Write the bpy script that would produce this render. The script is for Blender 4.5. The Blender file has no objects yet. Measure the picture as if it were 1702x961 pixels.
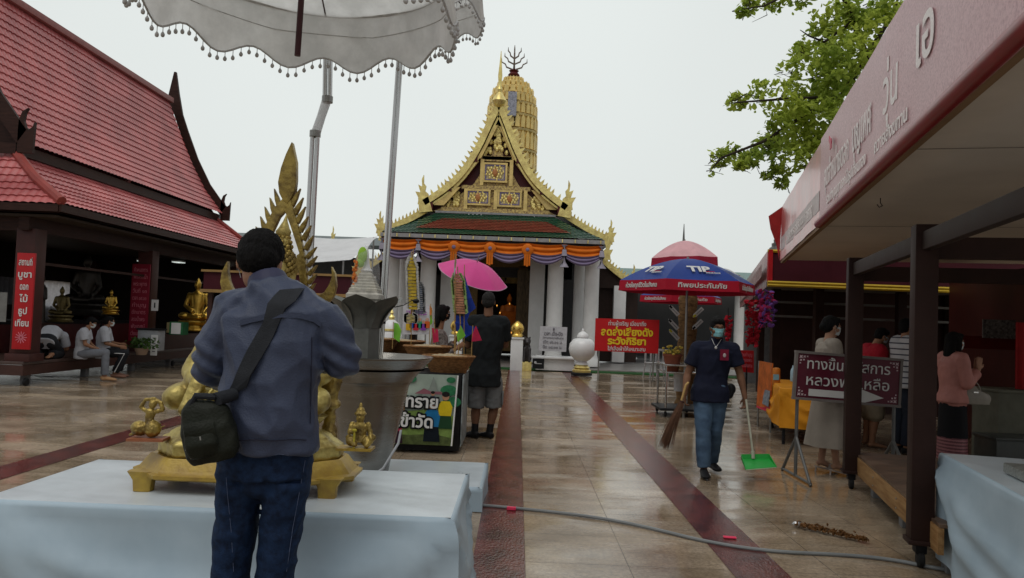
import bpy, bmesh, math, random
import numpy as np
from math import pi, sin, cos, radians as R
from mathutils import Vector as V, Matrix as MX, noise as NZ
from mathutils.bvhtree import BVHTree
random.seed(7)
SC = bpy.context.scene
COL = SC.collection
# ------------------------------------------------------------------ camera
F_PX, W_PX, H_PX = 1280.0, 1702.0, 961.0
cam = bpy.data.cameras.new('camera'); camo = bpy.data.objects.new('camera', cam); COL.objects.link(camo)
cam.sensor_width = 36; cam.lens = 36 * F_PX / W_PX; cam.clip_start = .05; cam.clip_end = 2000
CR = MX.Rotation(R(.53), 3, 'Z') @ MX.Rotation(R(90 + 2.29), 3, 'X') @ MX.Rotation(R(2.2), 3, 'Z')
EYE = V((0, 0, 1.5))
camo.matrix_world = MX.Translation(EYE) @ CR.to_4x4()
SC.camera = camo
# ------------------------------------------------------------------ sky, sun, exposure
SUN_EL, SUN_AZ = 62, 200          # soft overcast sun
w = bpy.data.worlds.new('World'); SC.world = w; w.use_nodes = True
nt = w.node_tree; N = nt.nodes; L = nt.links; N.clear()
out = N.new('ShaderNodeOutputWorld'); bg = N.new('ShaderNodeBackground')
sky = N.new('ShaderNodeTexSky'); sky.sky_type = 'NISHITA'; sky.sun_disc = False
sky.sun_elevation = R(SUN_EL); sky.sun_rotation = R(SUN_AZ); sky.air_density = 1; sky.dust_density = 6
tc = N.new('ShaderNodeTexCoord'); sep = N.new('ShaderNodeSeparateXYZ'); L.new(tc.outputs['Generated'], sep.inputs[0])
# cloud deck: brighter ahead (+Y) near the horizon, unseen sky overhead and behind dimmed to hold surface light down
dot = N.new('ShaderNodeVectorMath'); dot.operation = 'DOT_PRODUCT'; L.new(tc.outputs['Generated'], dot.inputs[0])
dv = V((-.18, .88, .42)).normalized(); dot.inputs[1].default_value = dv
ramp = N.new('ShaderNodeValToRGB'); L.new(dot.outputs['Value'], ramp.inputs[0])
e = ramp.color_ramp.elements
e[0].position = 0.0; e[0].color = (4.0, 4.1, 4.2, 1)
e[1].position = 0.98; e[1].color = (6.4, 6.75, 6.6, 1)
a = e.new(.45); a.color = (5.2, 5.35, 5.4, 1)
a = e.new(.70); a.color = (5.6, 5.75, 5.6, 1)
a = e.new(.86); a.color = (6.0, 6.3, 6.15, 1)
nz = N.new('ShaderNodeTexNoise'); nz.inputs['Scale'].default_value = 1.6; nz.inputs['Detail'].default_value = 3
L.new(tc.outputs['Generated'], nz.inputs['Vector'])
mr = N.new('ShaderNodeMapRange'); mr.inputs[3].default_value = .91; mr.inputs[4].default_value = 1.07; L.new(nz.outputs['Fac'], mr.inputs[0])
mul = N.new('ShaderNodeVectorMath'); mul.operation = 'SCALE'; L.new(ramp.outputs[0], mul.inputs[0]); L.new(mr.outputs[0], mul.inputs['Scale'])
mix = N.new('ShaderNodeMixRGB'); mix.inputs[0].default_value = .03
L.new(mul.outputs[0], mix.inputs[1]); L.new(sky.outputs[0], mix.inputs[2]); L.new(mix.outputs[0], bg.inputs[0])
bg.inputs[1].default_value = .1
L.new(bg.outputs[0], out.inputs[0])
sl = bpy.data.lights.new('sun', 'SUN'); sl.energy = .8; sl.angle = R(40); sl.color = (1, .98, .94)
slo = bpy.data.objects.new('sun', sl); COL.objects.link(slo)
slo.rotation_euler = (R(90 - SUN_EL), 0, R(180 - SUN_AZ))
SC.view_settings.view_transform = 'Standard'; SC.view_settings.look = 'None'
SC.view_settings.exposure = .32; SC.view_settings.gamma = 1
try: SC.cycles.use_denoising = True
except Exception: pass
SC.cycles.max_bounces = 6; SC.cycles.diffuse_bounces = 3; SC.cycles.glossy_bounces = 3
SC.cycles.transparent_max_bounces = 8; SC.cycles.sample_clamp_indirect = 6
# ------------------------------------------------------------------ pixel helpers (photo pixels -> points of the place)
def ray(px, py): return CR @ V(((px - W_PX / 2) / F_PX, -(py - H_PX / 2) / F_PX, -1))
def G(px, py, z=0.0):
    d = ray(px, py); t = (z - EYE.z) / d.z; return EYE + d * t
def P(px, py, Y):
    d = ray(px, py); return EYE + d * (Y / d.y)
# ------------------------------------------------------------------ materials
def lin(h):
    if not isinstance(h, str): return tuple(h[:3])
    v = [int(h[i:i + 2], 16) / 255 for i in (1, 3, 5)]
    return tuple(x / 12.92 if x < .04045 else ((x + .055) / 1.055) ** 2.4 for x in v)
MC = {}
def M(name, col=(.5, .5, .5), rough=.6, metal=0.0, var=.15, scale=8, bump=0.0, bscale=60, coat=0.0, col2=None, c2amt=.5, spec=.5, sub=0.0, stretch=(1, 1, 1), trans=0.0, backlit=0.0):
    if name in MC: return MC[name]
    if spec == .5 and rough >= .5 and not metal: spec = .14
    elif spec == .5 and rough >= .4 and not metal: spec = .28
    m = bpy.data.materials.new(name); MC[name] = m; m.use_nodes = True
    n, l = m.node_tree.nodes, m.node_tree.links
    b = n['Principled BSDF']; c = lin(col)
    b.inputs['Roughness'].default_value = rough; b.inputs['Metallic'].default_value = metal
    b.inputs['Specular IOR Level'].default_value = spec
    if coat: b.inputs['Coat Weight'].default_value = coat; b.inputs['Coat Roughness'].default_value = .15
    if sub: b.inputs['Subsurface Weight'].default_value = sub; b.inputs['Subsurface Scale'].default_value = .01
    if trans: b.inputs['Alpha'].default_value = 1 - trans
    t = n.new('ShaderNodeTexCoord'); mp = n.new('ShaderNodeMapping'); mp.inputs['Scale'].default_value = stretch
    l.new(t.outputs['Object'], mp.inputs[0])
    nz = n.new('ShaderNodeTexNoise'); nz.inputs['Scale'].default_value = scale; nz.inputs['Detail'].default_value = 5; nz.inputs['Roughness'].default_value = .62
    l.new(mp.outputs[0], nz.inputs['Vector'])
    r = n.new('ShaderNodeValToRGB'); l.new(nz.outputs['Fac'], r.inputs[0])
    r.color_ramp.elements[0].position = .32; r.color_ramp.elements[1].position = .68
    if col2 is not None:
        d = lin(col2)
        r.color_ramp.elements[0].color = (*d, 1); r.color_ramp.elements[0].position = .5 - .25 * (1 - c2amt) - .05
        r.color_ramp.elements[1].color = (*c, 1); r.color_ramp.elements[1].position = .5 + .2 * c2amt
    else:
        r.color_ramp.elements[0].color = (*[x * (1 - var) for x in c], 1)
        r.color_ramp.elements[1].color = (*[min(1, x * (1 + var)) for x in c], 1)
    l.new(r.outputs[0], b.inputs['Base Color'])
    rm = n.new('ShaderNodeMapRange'); rm.inputs[3].default_value = max(.03, rough - .1 * rough - .04); rm.inputs[4].default_value = min(1, rough + .12 * rough + .04)
    l.new(nz.outputs['Fac'], rm.inputs[0]); l.new(rm.outputs[0], b.inputs['Roughness'])
    if bump:
        bz = n.new('ShaderNodeTexNoise'); bz.inputs['Scale'].default_value = bscale; bz.inputs['Detail'].default_value = 4
        l.new(mp.outputs[0], bz.inputs['Vector'])
        bp = n.new('ShaderNodeBump'); bp.inputs['Strength'].default_value = bump; bp.inputs['Distance'].default_value = .01
        l.new(bz.outputs['Fac'], bp.inputs['Height']); l.new(bp.outputs[0], b.inputs['Normal'])
    if backlit:
        tr = n.new('ShaderNodeBsdfTranslucent'); ms = n.new('ShaderNodeMixShader'); ms.inputs[0].default_value = backlit
        l.new(r.outputs[0], tr.inputs[0]); l.new(b.outputs[0], ms.inputs[1]); l.new(tr.outputs[0], ms.inputs[2])
        l.new(ms.outputs[0], n['Material Output'].inputs[0])
    return m
# ------------------------------------------------------------------ primitive meshes: each returns (verts, faces)
def box(c, s, rz=0.0, m=None):
    x, y, z = [k / 2 for k in s]
    vs = [V((i, j, k)) for k in (-z, z) for j in (-y, y) for i in (-x, x)]
    mt = MX.Translation(V(c)) @ (m.to_4x4() if m is not None else MX.Rotation(rz, 4, 'Z'))
    vs = [mt @ v for v in vs]
    return vs, [(0, 2, 3, 1), (4, 5, 7, 6), (0, 1, 5, 4), (2, 6, 7, 3), (1, 3, 7, 5), (0, 4, 6, 2)]
def frame(d, up=V((0, 0, 1)), side=None):
    d = V(d).normalized()
    if side is not None:
        x = V(side) - d * d.dot(V(side))
        if x.length < 1e-4: x = d.orthogonal()
        x.normalize(); return x, d.cross(x).normalized() * -1
    x = d.cross(up)
    if x.length < 1e-3: x = d.cross(V((0, 1, 0)))
    x.normalize(); return x, x.cross(d).normalized()
def loft(pts, radii, n=12, side=None, sides=None, cap=True, power=2.0):
    pts = [V(p) for p in pts]; vs = []; fs = []
    for i, p in enumerate(pts):
        a = pts[max(0, i - 1)]; b = pts[min(len(pts) - 1, i + 1)]; d = b - a
        if d.length < 1e-6: d = V((0, 0, 1))
        s = sides[i] if sides else side
        x, y = frame(d, side=s) if s is not None else frame(d)
        r = radii[i]; rx, ry = (r if isinstance(r, (tuple, list)) else (r, r))
        for k in range(n):
            t = 2 * pi * k / n; ct, st = cos(t), sin(t)
            if power != 2.0:
                ct = math.copysign(abs(ct) ** (2 / power), ct); st = math.copysign(abs(st) ** (2 / power), st)
            vs.append(p + x * rx * ct + y * ry * st)
    for i in range(len(pts) - 1):
        for k in range(n):
            a = i * n + k; b = i * n + (k + 1) % n
            fs.append((a, b, b + n, a + n))
    if cap:
        fs.append(tuple(reversed(range(n)))); fs.append(tuple((len(pts) - 1) * n + k for k in range(n)))
    return vs, fs
def cyl(p, q, r, n=10, r2=None): return loft([p, q], [r, r if r2 is None else r2], n)
def tube(pts, r, n=8): return loft(pts, [r] * len(pts) if not isinstance(r, list) else r, n)
def caps(p, q, r0, r1=None, n=12):
    r1 = r0 if r1 is None else r1; p = V(p); q = V(q); d = (q - p)
    d = d.normalized() if d.length > 1e-6 else V((0, 0, 1))
    pts = []; rad = []
    for a in (5, 35, 65): pts.append(p - d * r0 * cos(R(a))); rad.append(r0 * sin(R(a)))
    pts.append(p); rad.append(r0); pts.append(q); rad.append(r1)
    for a in (65, 35, 5): pts.append(q + d * r1 * cos(R(a))); rad.append(r1 * sin(R(a)))
    # frames from neighbours stay parallel on a straight line
    return loft(pts, rad, n)
def ell(c, r, m=None, n=16, k=10):
    vs = []; fs = []; c = V(c); r = r if isinstance(r, (tuple, list)) else (r, r, r)
    for i in range(k + 1):
        ph = pi * i / k
        if i in (0, k):
            vs.append(V((0, 0, r[2] * cos(ph)))); continue
        for j in range(n):
            th = 2 * pi * j / n; vs.append(V((r[0] * sin(ph) * cos(th), r[1] * sin(ph) * sin(th), r[2] * cos(ph))))
    ring = lambda i, j: 1 + (i - 1) * n + j % n
    for j in range(n):
        fs.append((0, ring(1, j), ring(1, j + 1)))
        fs.append((len(vs) - 1, ring(k - 1, j + 1), ring(k - 1, j)))
    for i in range(1, k - 1):
        for j in range(n): fs.append((ring(i, j), ring(i + 1, j), ring(i + 1, j + 1), ring(i, j + 1)))
    if m is not None: vs = [m @ v for v in vs]
    return [v + c for v in vs], fs
def lathe(prof, c=(0, 0, 0), n=24, sq=0.0, rot=0.0):
    """prof: [(radius, z)...] ; sq>0 gives squarish rings"""
    c = V(c); vs = []; fs = []
    for r, z in prof:
        for k in range(n):
            t = 2 * pi * k / n + rot; rr = max(r, 1e-4)
            if sq:
                tt = t - rot; f = max(abs(cos(tt)), abs(sin(tt))); rr = rr * ((1 - sq) + sq / f)
            vs.append(c + V((rr * cos(t), rr * sin(t), z)))
    for i in range(len(prof) - 1):
        for k in range(n):
            a = i * n + k; b = i * n + (k + 1) % n; fs.append((a, b, b + n, a + n))
    fs.append(tuple(reversed(range(n)))); fs.append(tuple((len(prof) - 1) * n + k for k in range(n)))
    return vs, fs
def prism(poly, d, mt=None):
    """poly: 2D points (x, z) in the XZ plane extruded along Y by d (centred)"""
    n = len(poly); vs = [V((x, -d / 2, z)) for x, z in poly] + [V((x, d / 2, z)) for x, z in poly]
    fs = [tuple(range(n)), tuple(reversed(range(n, 2 * n)))] + [(i, i + n, (i + 1) % n + n, (i + 1) % n) for i in range(n)]
    if mt is not None: vs = [mt @ v for v in vs]
    return vs, fs
def xf(mt, pr): return [mt @ v for v in pr[0]], pr[1]
def slab(a, b, c, d, t):
    """a thick quad: four corner points and a thickness along the normal (downwards side)"""
    a, b, c, d = map(V, (a, b, c, d)); nrm = (b - a).cross(d - a).normalized() * t
    vs = [a, b, c, d, a - nrm, b - nrm, c - nrm, d - nrm]
    return vs, [(0, 1, 2, 3), (7, 6, 5, 4), (0, 4, 5, 1), (1, 5, 6, 2), (2, 6, 7, 3), (3, 7, 4, 0)]
def grid(fn, nu, nv, thick=0.0):
    vs = [V(fn(i / nu, j / nv)) for j in range(nv + 1) for i in range(nu + 1)]
    fs = [(j * (nu + 1) + i, j * (nu + 1) + i + 1, (j + 1) * (nu + 1) + i + 1, (j + 1) * (nu + 1) + i) for j in range(nv) for i in range(nu)]
    return vs, fs
def ribbon(pts, w, side, t=.004):
    """flat band along pts with per-point side vectors"""
    vs = []; fs = []
    for i, p in enumerate(pts):
        s = V(side[i] if isinstance(side, list) else side).normalized() * w / 2
        d = (V(pts[min(i + 1, len(pts) - 1)]) - V(pts[max(i - 1, 0)])).normalized(); nn = s.normalized().cross(d).normalized() * t / 2
        p = V(p); vs += [p - s - nn, p + s - nn, p + s + nn, p - s + nn]
    for i in range(len(pts) - 1):
        for k in range(4): fs.append((i * 4 + k, i * 4 + (k + 1) % 4, i * 4 + 4 + (k + 1) % 4, i * 4 + 4 + k))
    fs += [(3, 2, 1, 0), tuple((len(pts) - 1) * 4 + k for k in range(4))]
    return vs, fs
# ------------------------------------------------------------------ object makers
def mesh_of(prims):
    vs = []; fs = []; mi = []
    for pr in prims:
        o = len(vs); vs += [tuple(v) for v in pr[0]]; fs += [tuple(i + o for i in f) for f in pr[1]]
        mi += [pr[2] if len(pr) > 2 else 0] * len(pr[1])
    me = bpy.data.meshes.new('mesh'); me.from_pydata(vs, [], fs)
    if any(mi): me.polygons.foreach_set('material_index', mi)
    return me
def link(name, me, mats, parent=None, loc=None, smooth=False, sharp=None):
    me.name = name; o = bpy.data.objects.new(name, me); COL.objects.link(o)
    for m in (mats if isinstance(mats, (list, tuple)) else [mats]): me.materials.append(m)
    if parent is not None: o.parent = parent
    if loc is not None: o.location = loc
    if smooth:
        me.polygons.foreach_set('use_smooth', [True] * len(me.polygons))
        if sharp:
            try: me.set_sharp_from_angle(angle=R(sharp))
            except Exception: pass
    return o
def B(name, prims, mats, parent=None, loc=None, smooth=False, sharp=40, bevel=0):
    me = mesh_of(prims)
    bm = bmesh.new(); bm.from_mesh(me); bmesh.ops.recalc_face_normals(bm, faces=bm.faces)
    if bevel:
        ed = [e for e in bm.edges if e.calc_length() > bevel * 2.5 and len(e.link_faces) == 2 and e.calc_face_angle(0) > R(30)]
        bmesh.ops.bevel(bm, geom=ed, offset=bevel, segments=2, affect='EDGES', profile=.6, clamp_overlap=True)
    bm.to_mesh(me); bm.free()
    o = link(name, me, mats, parent, loc, smooth or bool(bevel), sharp)
    return o
def tag(o, label=None, cat=None, group=None, kind=None):
    if label: o['label'] = label
    if cat: o['category'] = cat
    if group: o['group'] = group
    if kind: o['kind'] = kind
    return o
def thing(name, label, cat, loc=(0, 0, 0), rz=0.0, group=None):
    o = bpy.data.objects.new(name, None); COL.objects.link(o); o.location = loc; o.rotation_euler = (0, 0, rz)
    o.empty_display_size = .2
    return tag(o, label, cat, group)
def dup(root, loc=None, rz=None, label=None, parent=None):
    r = root.copy(); COL.objects.link(r)
    if parent is not None: r.parent = parent
    if loc is not None: r.location = loc
    if rz is not None: r.rotation_euler = (0, 0, rz)
    if label: r['label'] = label
    for ch in [o for o in COL.objects if o.parent == root]: dup(ch, parent=r)
    return r
def wrinkle(amp, scale=(9, 9, 5), seed=0, fine=.35):
    def f(co, no):
        out = np.empty(len(co))
        for i, (x, y, z) in enumerate(co):
            v = V((x * scale[0] + seed, y * scale[1], z * scale[2]))
            a = NZ.noise(v); b = NZ.noise(v * 2.3)
            out[i] = (1 - abs(a) * 2.2) * .7 + b * fine
        return out * amp
    return f
def blob(name, prims, mat, parent=None, voxel=.008, smooth=2, disp=None, loc=None, adapt=0.0):
    me = mesh_of(prims); o = bpy.data.objects.new('tmp', me); COL.objects.link(o)
    bm = bmesh.new(); bm.from_mesh(me); bmesh.ops.recalc_face_normals(bm, faces=bm.faces); bm.to_mesh(me); bm.free()
    rm = o.modifiers.new('r', 'REMESH'); rm.mode = 'VOXEL'; rm.voxel_size = voxel; rm.adaptivity = adapt
    if smooth:
        s = o.modifiers.new('s', 'SMOOTH'); s.factor = .5; s.iterations = smooth
    dg = bpy.context.evaluated_depsgraph_get(); ev = o.evaluated_get(dg)
    m2 = bpy.data.meshes.new_from_object(ev, depsgraph=dg)
    bpy.data.objects.remove(o); bpy.data.meshes.remove(me)
    if disp is not None:
        n = len(m2.vertices); co = np.empty(n * 3); m2.vertices.foreach_get('co', co); no = np.empty(n * 3)
        m2.vertex_normals.foreach_get('vector', no)
        co = co.reshape(-1, 3); no = no.reshape(-1, 3); d = disp(co, no)
        m2.vertices.foreach_set('co', (co + no * d[:, None]).ravel()); m2.update()
    return link(name, m2, mat, parent, loc, True)
def text_mesh(s, size, bold=0.0, extrude=.002, align='CENTER', fit=None):
    cu = bpy.data.curves.new('t', 'FONT'); cu.body = s; cu.size = size; cu.extrude = extrude; cu.offset = bold
    cu.align_x = align; cu.align_y = 'CENTER'; cu.resolution_u = 2
    o = bpy.data.objects.new('t', cu); COL.objects.link(o)
    dg = bpy.context.evaluated_depsgraph_get(); me = bpy.data.meshes.new_from_object(o.evaluated_get(dg), depsgraph=dg)
    bpy.data.objects.remove(o); bpy.data.curves.remove(cu)
    vs = [v.co.copy() for v in me.vertices]; fs = [tuple(p.vertices) for p in me.polygons]; bpy.data.meshes.remove(me)
    if fit and vs:
        x0 = min(v.x for v in vs); x1 = max(v.x for v in vs); k = fit / (x1 - x0)
        for v in vs: v.x = (v.x - (x0 + x1) / 2) * k
    return vs, fs
def plane_m(o, ux, uy):
    """matrix carrying text XY to a plane at o with axes ux (right) and uy (up)"""
    ux = V(ux).normalized(); uy = V(uy); uy = (uy - ux * ux.dot(uy)).normalized(); uz = ux.cross(uy)
    m = MX((ux, uy, uz)).transposed().to_4x4(); return MX.Translation(V(o)) @ m
def text(name, s, size, mat, mt, parent=None, bold=0.0, fit=None, extrude=.002, align='CENTER'):
    me = mesh_of([xf(mt, text_mesh(s, size, bold, extrude, align, fit))]); return link(name, me, mat, parent)
# ------------------------------------------------------------------ things built in world coordinates get their base afterwards
WORLD = []
def wthing(name, label, cat, base, group=None):
    o = thing(name, label, cat, (0, 0, 0), 0, group); WORLD.append((o, V(base))); return o
def wobj(o, base): WORLD.append((o, V(base))); return o
def settle():
    kids = {}
    for o in COL.objects:
        if o.parent: kids.setdefault(o.parent.name, []).append(o)
    done = set()
    for r, b in WORLD:
        def walk(o):
            if o.type == 'MESH' and o.data.name not in done:
                o.data.transform(MX.Translation(-b)); done.add(o.data.name)
            for c in kids.get(o.name, []): walk(c)
        walk(r); r.location = b
# ------------------------------------------------------------------ common materials
GOLD = M('gold leaf', (.86, .66, .24), .38, .55, .3, 6, .25, 45)
GOLDY = M('gold paint on mouldings', (.74, .56, .20), .42, .35, .22, 3, .15, 30)
GOLDD = M('old gold leaf', (.40, .29, .075), .4, .7, .4, 14, .5, 55, col2=(.13, .085, .03), c2amt=.5)
GOLDB = M('bright gilding', (.56, .46, .15), .42, .6, .25, 12, .4, 50, col2=(.26, .19, .05), c2amt=.6)
OCHRE = M('ochre paint', (.42, .28, .035), .45, .1, .25, 10, .3, 50, col2=(.28, .17, .03), c2amt=.6)
WHITE = M('white plaster', (.74, .74, .72), .6, 0, .06, 3)
MARBLE = M('white marble', (.70, .71, .70), .3, 0, .07, 4)
DKWOOD = M('dark stained wood', (.035, .016, .012), .5, 0, .3, 4, .2, 40, stretch=(1, 1, 6))
BRWOOD = M('brown painted wood', (.055, .024, .018), .42, 0, .2, 5, .12, 40)
BLACK = M("black material", (.012, .012, .013), .5, 0, .2, 8)
DKRED = M('dark red lacquer', (.09, .012, .012), .4, 0, .2, 5)
STEEL = M('stainless steel', (.55, .55, .53), .22, 1, .08, 2, .05, 30, stretch=(1, 1, .2))
STEELD = M('dull steel', (.30, .30, .28), .38, .9, .15, 5, .1, 60)
TINT = M('grey metal sheet', (.12, .12, .11), .42, .6, .2, 5)
# ------------------------------------------------------------------ ground
def floor_material():
    m = bpy.data.materials.new('wet stone paving'); m.use_nodes = True
    n, l = m.node_tree.nodes, m.node_tree.links; b = n['Principled BSDF']
    t = n.new('ShaderNodeTexCoord')
    def noise(sc, det=4, st=(1, 1, 1), rough=.6):
        mp = n.new('ShaderNodeMapping'); mp.inputs['Scale'].default_value = st; l.new(t.outputs['Object'], mp.inputs[0])
        z = n.new('ShaderNodeTexNoise'); z.inputs['Scale'].default_value = sc; z.inputs['Detail'].default_value = det; z.inputs['Roughness'].default_value = rough
        l.new(mp.outputs[0], z.inputs['Vector']); return z.outputs['Fac']
    def ramp(src, p0, c0, p1, c1):
        r = n.new('ShaderNodeValToRGB'); l.new(src, r.inputs[0]); e = r.color_ramp.elements
        e[0].position = p0; e[0].color = (*c0, 1); e[1].position = p1; e[1].color = (*c1, 1); return r.outputs[0]
    def mixc(mode, f, a, c):
        x = n.new('ShaderNodeMixRGB'); x.blend_type = mode
        if isinstance(f, (int, float)): x.inputs[0].default_value = f
        else: l.new(f, x.inputs[0])
        l.new(a, x.inputs[1]); l.new(c, x.inputs[2]); return x.outputs[0]
    br = n.new('ShaderNodeTexBrick'); mp = n.new('ShaderNodeMapping'); mp.inputs['Location'].default_value = (-.10, .3, 0); l.new(t.outputs['Object'], mp.inputs[0])
    l.new(mp.outputs[0], br.inputs['Vector']); br.offset = 0; br.inputs['Scale'].default_value = 1; br.inputs['Brick Width'].default_value = .645; br.inputs['Row Height'].default_value = .645
    br.inputs['Mortar Size'].default_value = .0035; br.inputs['Mortar Smooth'].default_value = .3
    br.inputs['Color1'].default_value = (.43, .37, .285, 1); br.inputs['Color2'].default_value = (.40, .34, .255, 1); br.inputs['Mortar'].default_value = (.17, .145, .11, 1)
    spk = ramp(noise(38, 4, (1, 1, 1), .75), .3, (.55, .52, .5), .72, (1.25, 1.2, 1.15))
    stain = ramp(noise(.8, 6, (1, 1, 1), .65), .35, (.50, .45, .40), .65, (1.15, 1.12, 1.1))
    streak = ramp(noise(3.2, 6, (.45, 1.5, 1), .7), .35, (.72, .68, .64), .6, (1.06, 1.05, 1.05))
    c = mixc('MULTIPLY', 1, br.outputs['Color'], spk); c = mixc('MULTIPLY', 1, c, stain); c = mixc('MULTIPLY', .8, c, streak)
    l.new(c, b.inputs['Base Color'])
    wet = noise(1.1, 5, (.55, 1.3, 1), .62)
    rr = n.new('ShaderNodeValToRGB'); l.new(wet, rr.inputs[0]); e = rr.color_ramp.elements
    e[0].position = .47; e[0].color = (.055, .055, .055, 1); e[1].position = .62; e[1].color = (.36, .36, .36, 1)
    l.new(rr.outputs[0], b.inputs['Roughness']); b.inputs['Specular IOR Level'].default_value = .5
    bp = n.new('ShaderNodeBump'); bp.inputs['Strength'].default_value = .16; bp.inputs['Distance'].default_value = .004
    l.new(noise(26, 5, (.5, 1.4, 1), .7), bp.inputs['Height'])
    bp2 = n.new('ShaderNodeBump'); bp2.inputs['Strength'].default_value = .3; bp2.inputs['Distance'].default_value = .01
    l.new(br.outputs['Fac'], bp2.inputs['Height']); bp2.invert = True; l.new(bp.outputs[0], bp2.inputs['Normal']); l.new(bp2.outputs[0], b.inputs['Normal'])
    return m
tag(wobj(B('ground', [([V((-150, -60, 0)), V((150, -60, 0)), V((150, 300, 0)), V((-150, 300, 0))], [(0, 1, 2, 3)])], floor_material()), (0, 0, 0)), kind='structure')
def band_material():
    m = M('wet red stone', (.14, .036, .03), .15, 0, .2, 6, .35, 60, col2=(.05, .017, .016), c2amt=.5, stretch=(1, .6, 1)); return m
bands = []
def strip(x0, x1, y0, y1, z=.004): return [V((x0, y0, z)), V((x1, y0, z)), V((x1, y1, z)), V((x0, y1, z))], [(0, 1, 2, 3)]
for x0, x1 in ((-4.62, -4.27), (-.225, .10), (1.37, 1.72)): bands.append(strip(x0, x1, -4, 23.4))
tag(B('paving_bands', bands, band_material()), kind='structure')
tag(B('temple_terrace', [box((-.9, 30.95, .0), (17, 13.6, .1))], M('dull terrace stone', (.20, .19, .18), .3), bevel=.01), kind='structure')
MAT = M('green artificial turf', (.018, .075, .02), .9, 0, .3, 40, .5, 300)
tag(B('green_mat', [box((1.0, 23.6, .012), (12.0, .8, .02))], MAT), 'strip of green artificial turf laid along the temple steps', 'mat')
# ------------------------------------------------------------------ tiled roofs
def tiles(prof, top, bot, row=.33, per=.22, amp=.022, step=.03, sub=6):
    """local: length X, down-slope towards -Y following prof [(dist outward, z)...]; top/bot = (x0, x1)"""
    pts = [V((0, -a, z)) for a, z in prof]; seg = [(pts[i + 1] - pts[i]).length for i in range(len(pts) - 1)]; tot = sum(seg)
    def at(s):
        for i, g in enumerate(seg):
            if s <= g or i == len(seg) - 1: return pts[i].lerp(pts[i + 1], s / g), (pts[i + 1] - pts[i]).normalized()
            s -= g
    nr = max(1, round(tot / row)); rows = []
    for r in range(nr):
        for f, h in ((0.0, -.2), (.5, .45), (1.0, 1.0)):
            s = (r + f) / nr * tot; rows.append((s, h * step))
    xa = min(top[0], bot[0]); xb = max(top[1], bot[1]); nx = int((xb - xa) / per * sub) + 1
    vs = []; fs = []
    for s, h in rows:
        p, d = at(s); nrm = V((0, d.z, -d.y)); nrm = nrm if nrm.z > 0 else -nrm
        v = s / tot; l0 = top[0] + (bot[0] - top[0]) * v; l1 = top[1] + (bot[1] - top[1]) * v
        for i in range(nx + 1):
            x = xa + (xb - xa) * i / nx; ph = (x - xa) / per * 2 * pi
            hh = h + amp * (abs(cos(ph / 2)) ** .8) * 1.6; x = min(max(x, l0), l1)
            vs.append(V((x, p.y, p.z)) + nrm * hh)
    for j in range(len(rows) - 1):
        for i in range(nx):
            a = j * (nx + 1) + i
            if (vs[a] - vs[a + 1]).length < 1e-5 and (vs[a + nx + 1] - vs[a + nx + 2]).length < 1e-5: continue
            fs.append((a, a + 1, a + nx + 2, a + nx + 1))
    return vs, fs
EAST = MX.Rotation(R(90), 4, 'Z')
WEST = MX.Rotation(R(-90), 4, 'Z')
# ------------------------------------------------------------------ prayer pavilion on the left
RED_TILE = M('glazed red roof tile', (.56, .15, .145), .36, 0, .18, 1.1, .1, 20, col2=(.36, .085, .085), c2amt=.8)
RED_CAP = M('red ridge capping', (.27, .045, .035), .42, 0, .15, 3, .1)
pav = wthing('prayer_pavilion', 'open dark wood prayer pavilion with steep red tiled roof and hooked gable ends', 'pavilion', (-10.95, 18.5, 0))
PX = -10.95; RY0, RY1 = 14.0, 23.6
up = [(0, 7.75), (.38, 6.75), (.74, 5.88), (1.16, 5.1), (1.68, 4.42)]
lo = [(1.5, 4.22), (2.2, 3.66), (2.95, 3.2)]
for m_, s_ in ((EAST, 1), (WEST, -1)):
    mt = MX.Translation((PX, 0, 0)) @ m_
    ya, yb = (RY0, RY1) if s_ > 0 else (-RY1, -RY0)
    B('roof', [xf(mt, tiles(up, (ya + .35, yb - .35), (ya, yb), row=.2, per=.15, amp=.014, step=.022))], RED_TILE, pav, smooth=True, sharp=50)
    B('roof', [xf(mt, tiles(lo, (ya + .1, yb - .1), (ya - .75, yb + .6), row=.2, per=.15, amp=.014, step=.022))], RED_TILE, pav, smooth=True, sharp=50)
mt = MX.Translation((PX, RY0, 0))
lo2 = [(-.1, 4.22), (.3, 3.66), (.75, 3.2)]
B('roof', [xf(mt, tiles(lo2, (-1.5, 1.5), (-2.95, 2.95), row=.2, per=.15, amp=.014, step=.022))], RED_TILE, pav, smooth=True, sharp=50)
mt = MX.Translation((PX, RY1, 0)) @ MX.Rotation(pi, 4, 'Z')
B('roof', [xf(mt, tiles(lo2, (-1.5, 1.5), (-2.95, 2.95), row=.2, per=.15, amp=.014, step=.022))], RED_TILE, pav, smooth=True, sharp=50)
B('ridge_cap', [box((PX, (RY0 + RY1) / 2, 7.83), (.26, RY1 - RY0 - .5, .16))], M('pale ridge mortar', (.30, .13, .12), .5), pav, bevel=.03)
hp = []
for sx in (1, -1):
    for (ya, yb) in ((RY0 + .1, RY0 - .75), (RY1 - .1, RY1 + .6)):
        hp.append(tube([V((PX + sx * a, ya + (yb - ya) * t, z + .06)) for (a, z), t in zip(lo, (0, .5, 1))], .085, 8))
for h1 in hp: B('hip_cap', [h1], RED_CAP, pav, smooth=True)
B('roof_apron', [box((PX + 1.6, 18.8, 4.3), (.03, 9.7, .2)), box((PX, RY0 - .02, 4.3), (3.2, .03, .2))], DKWOOD, pav)
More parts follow.
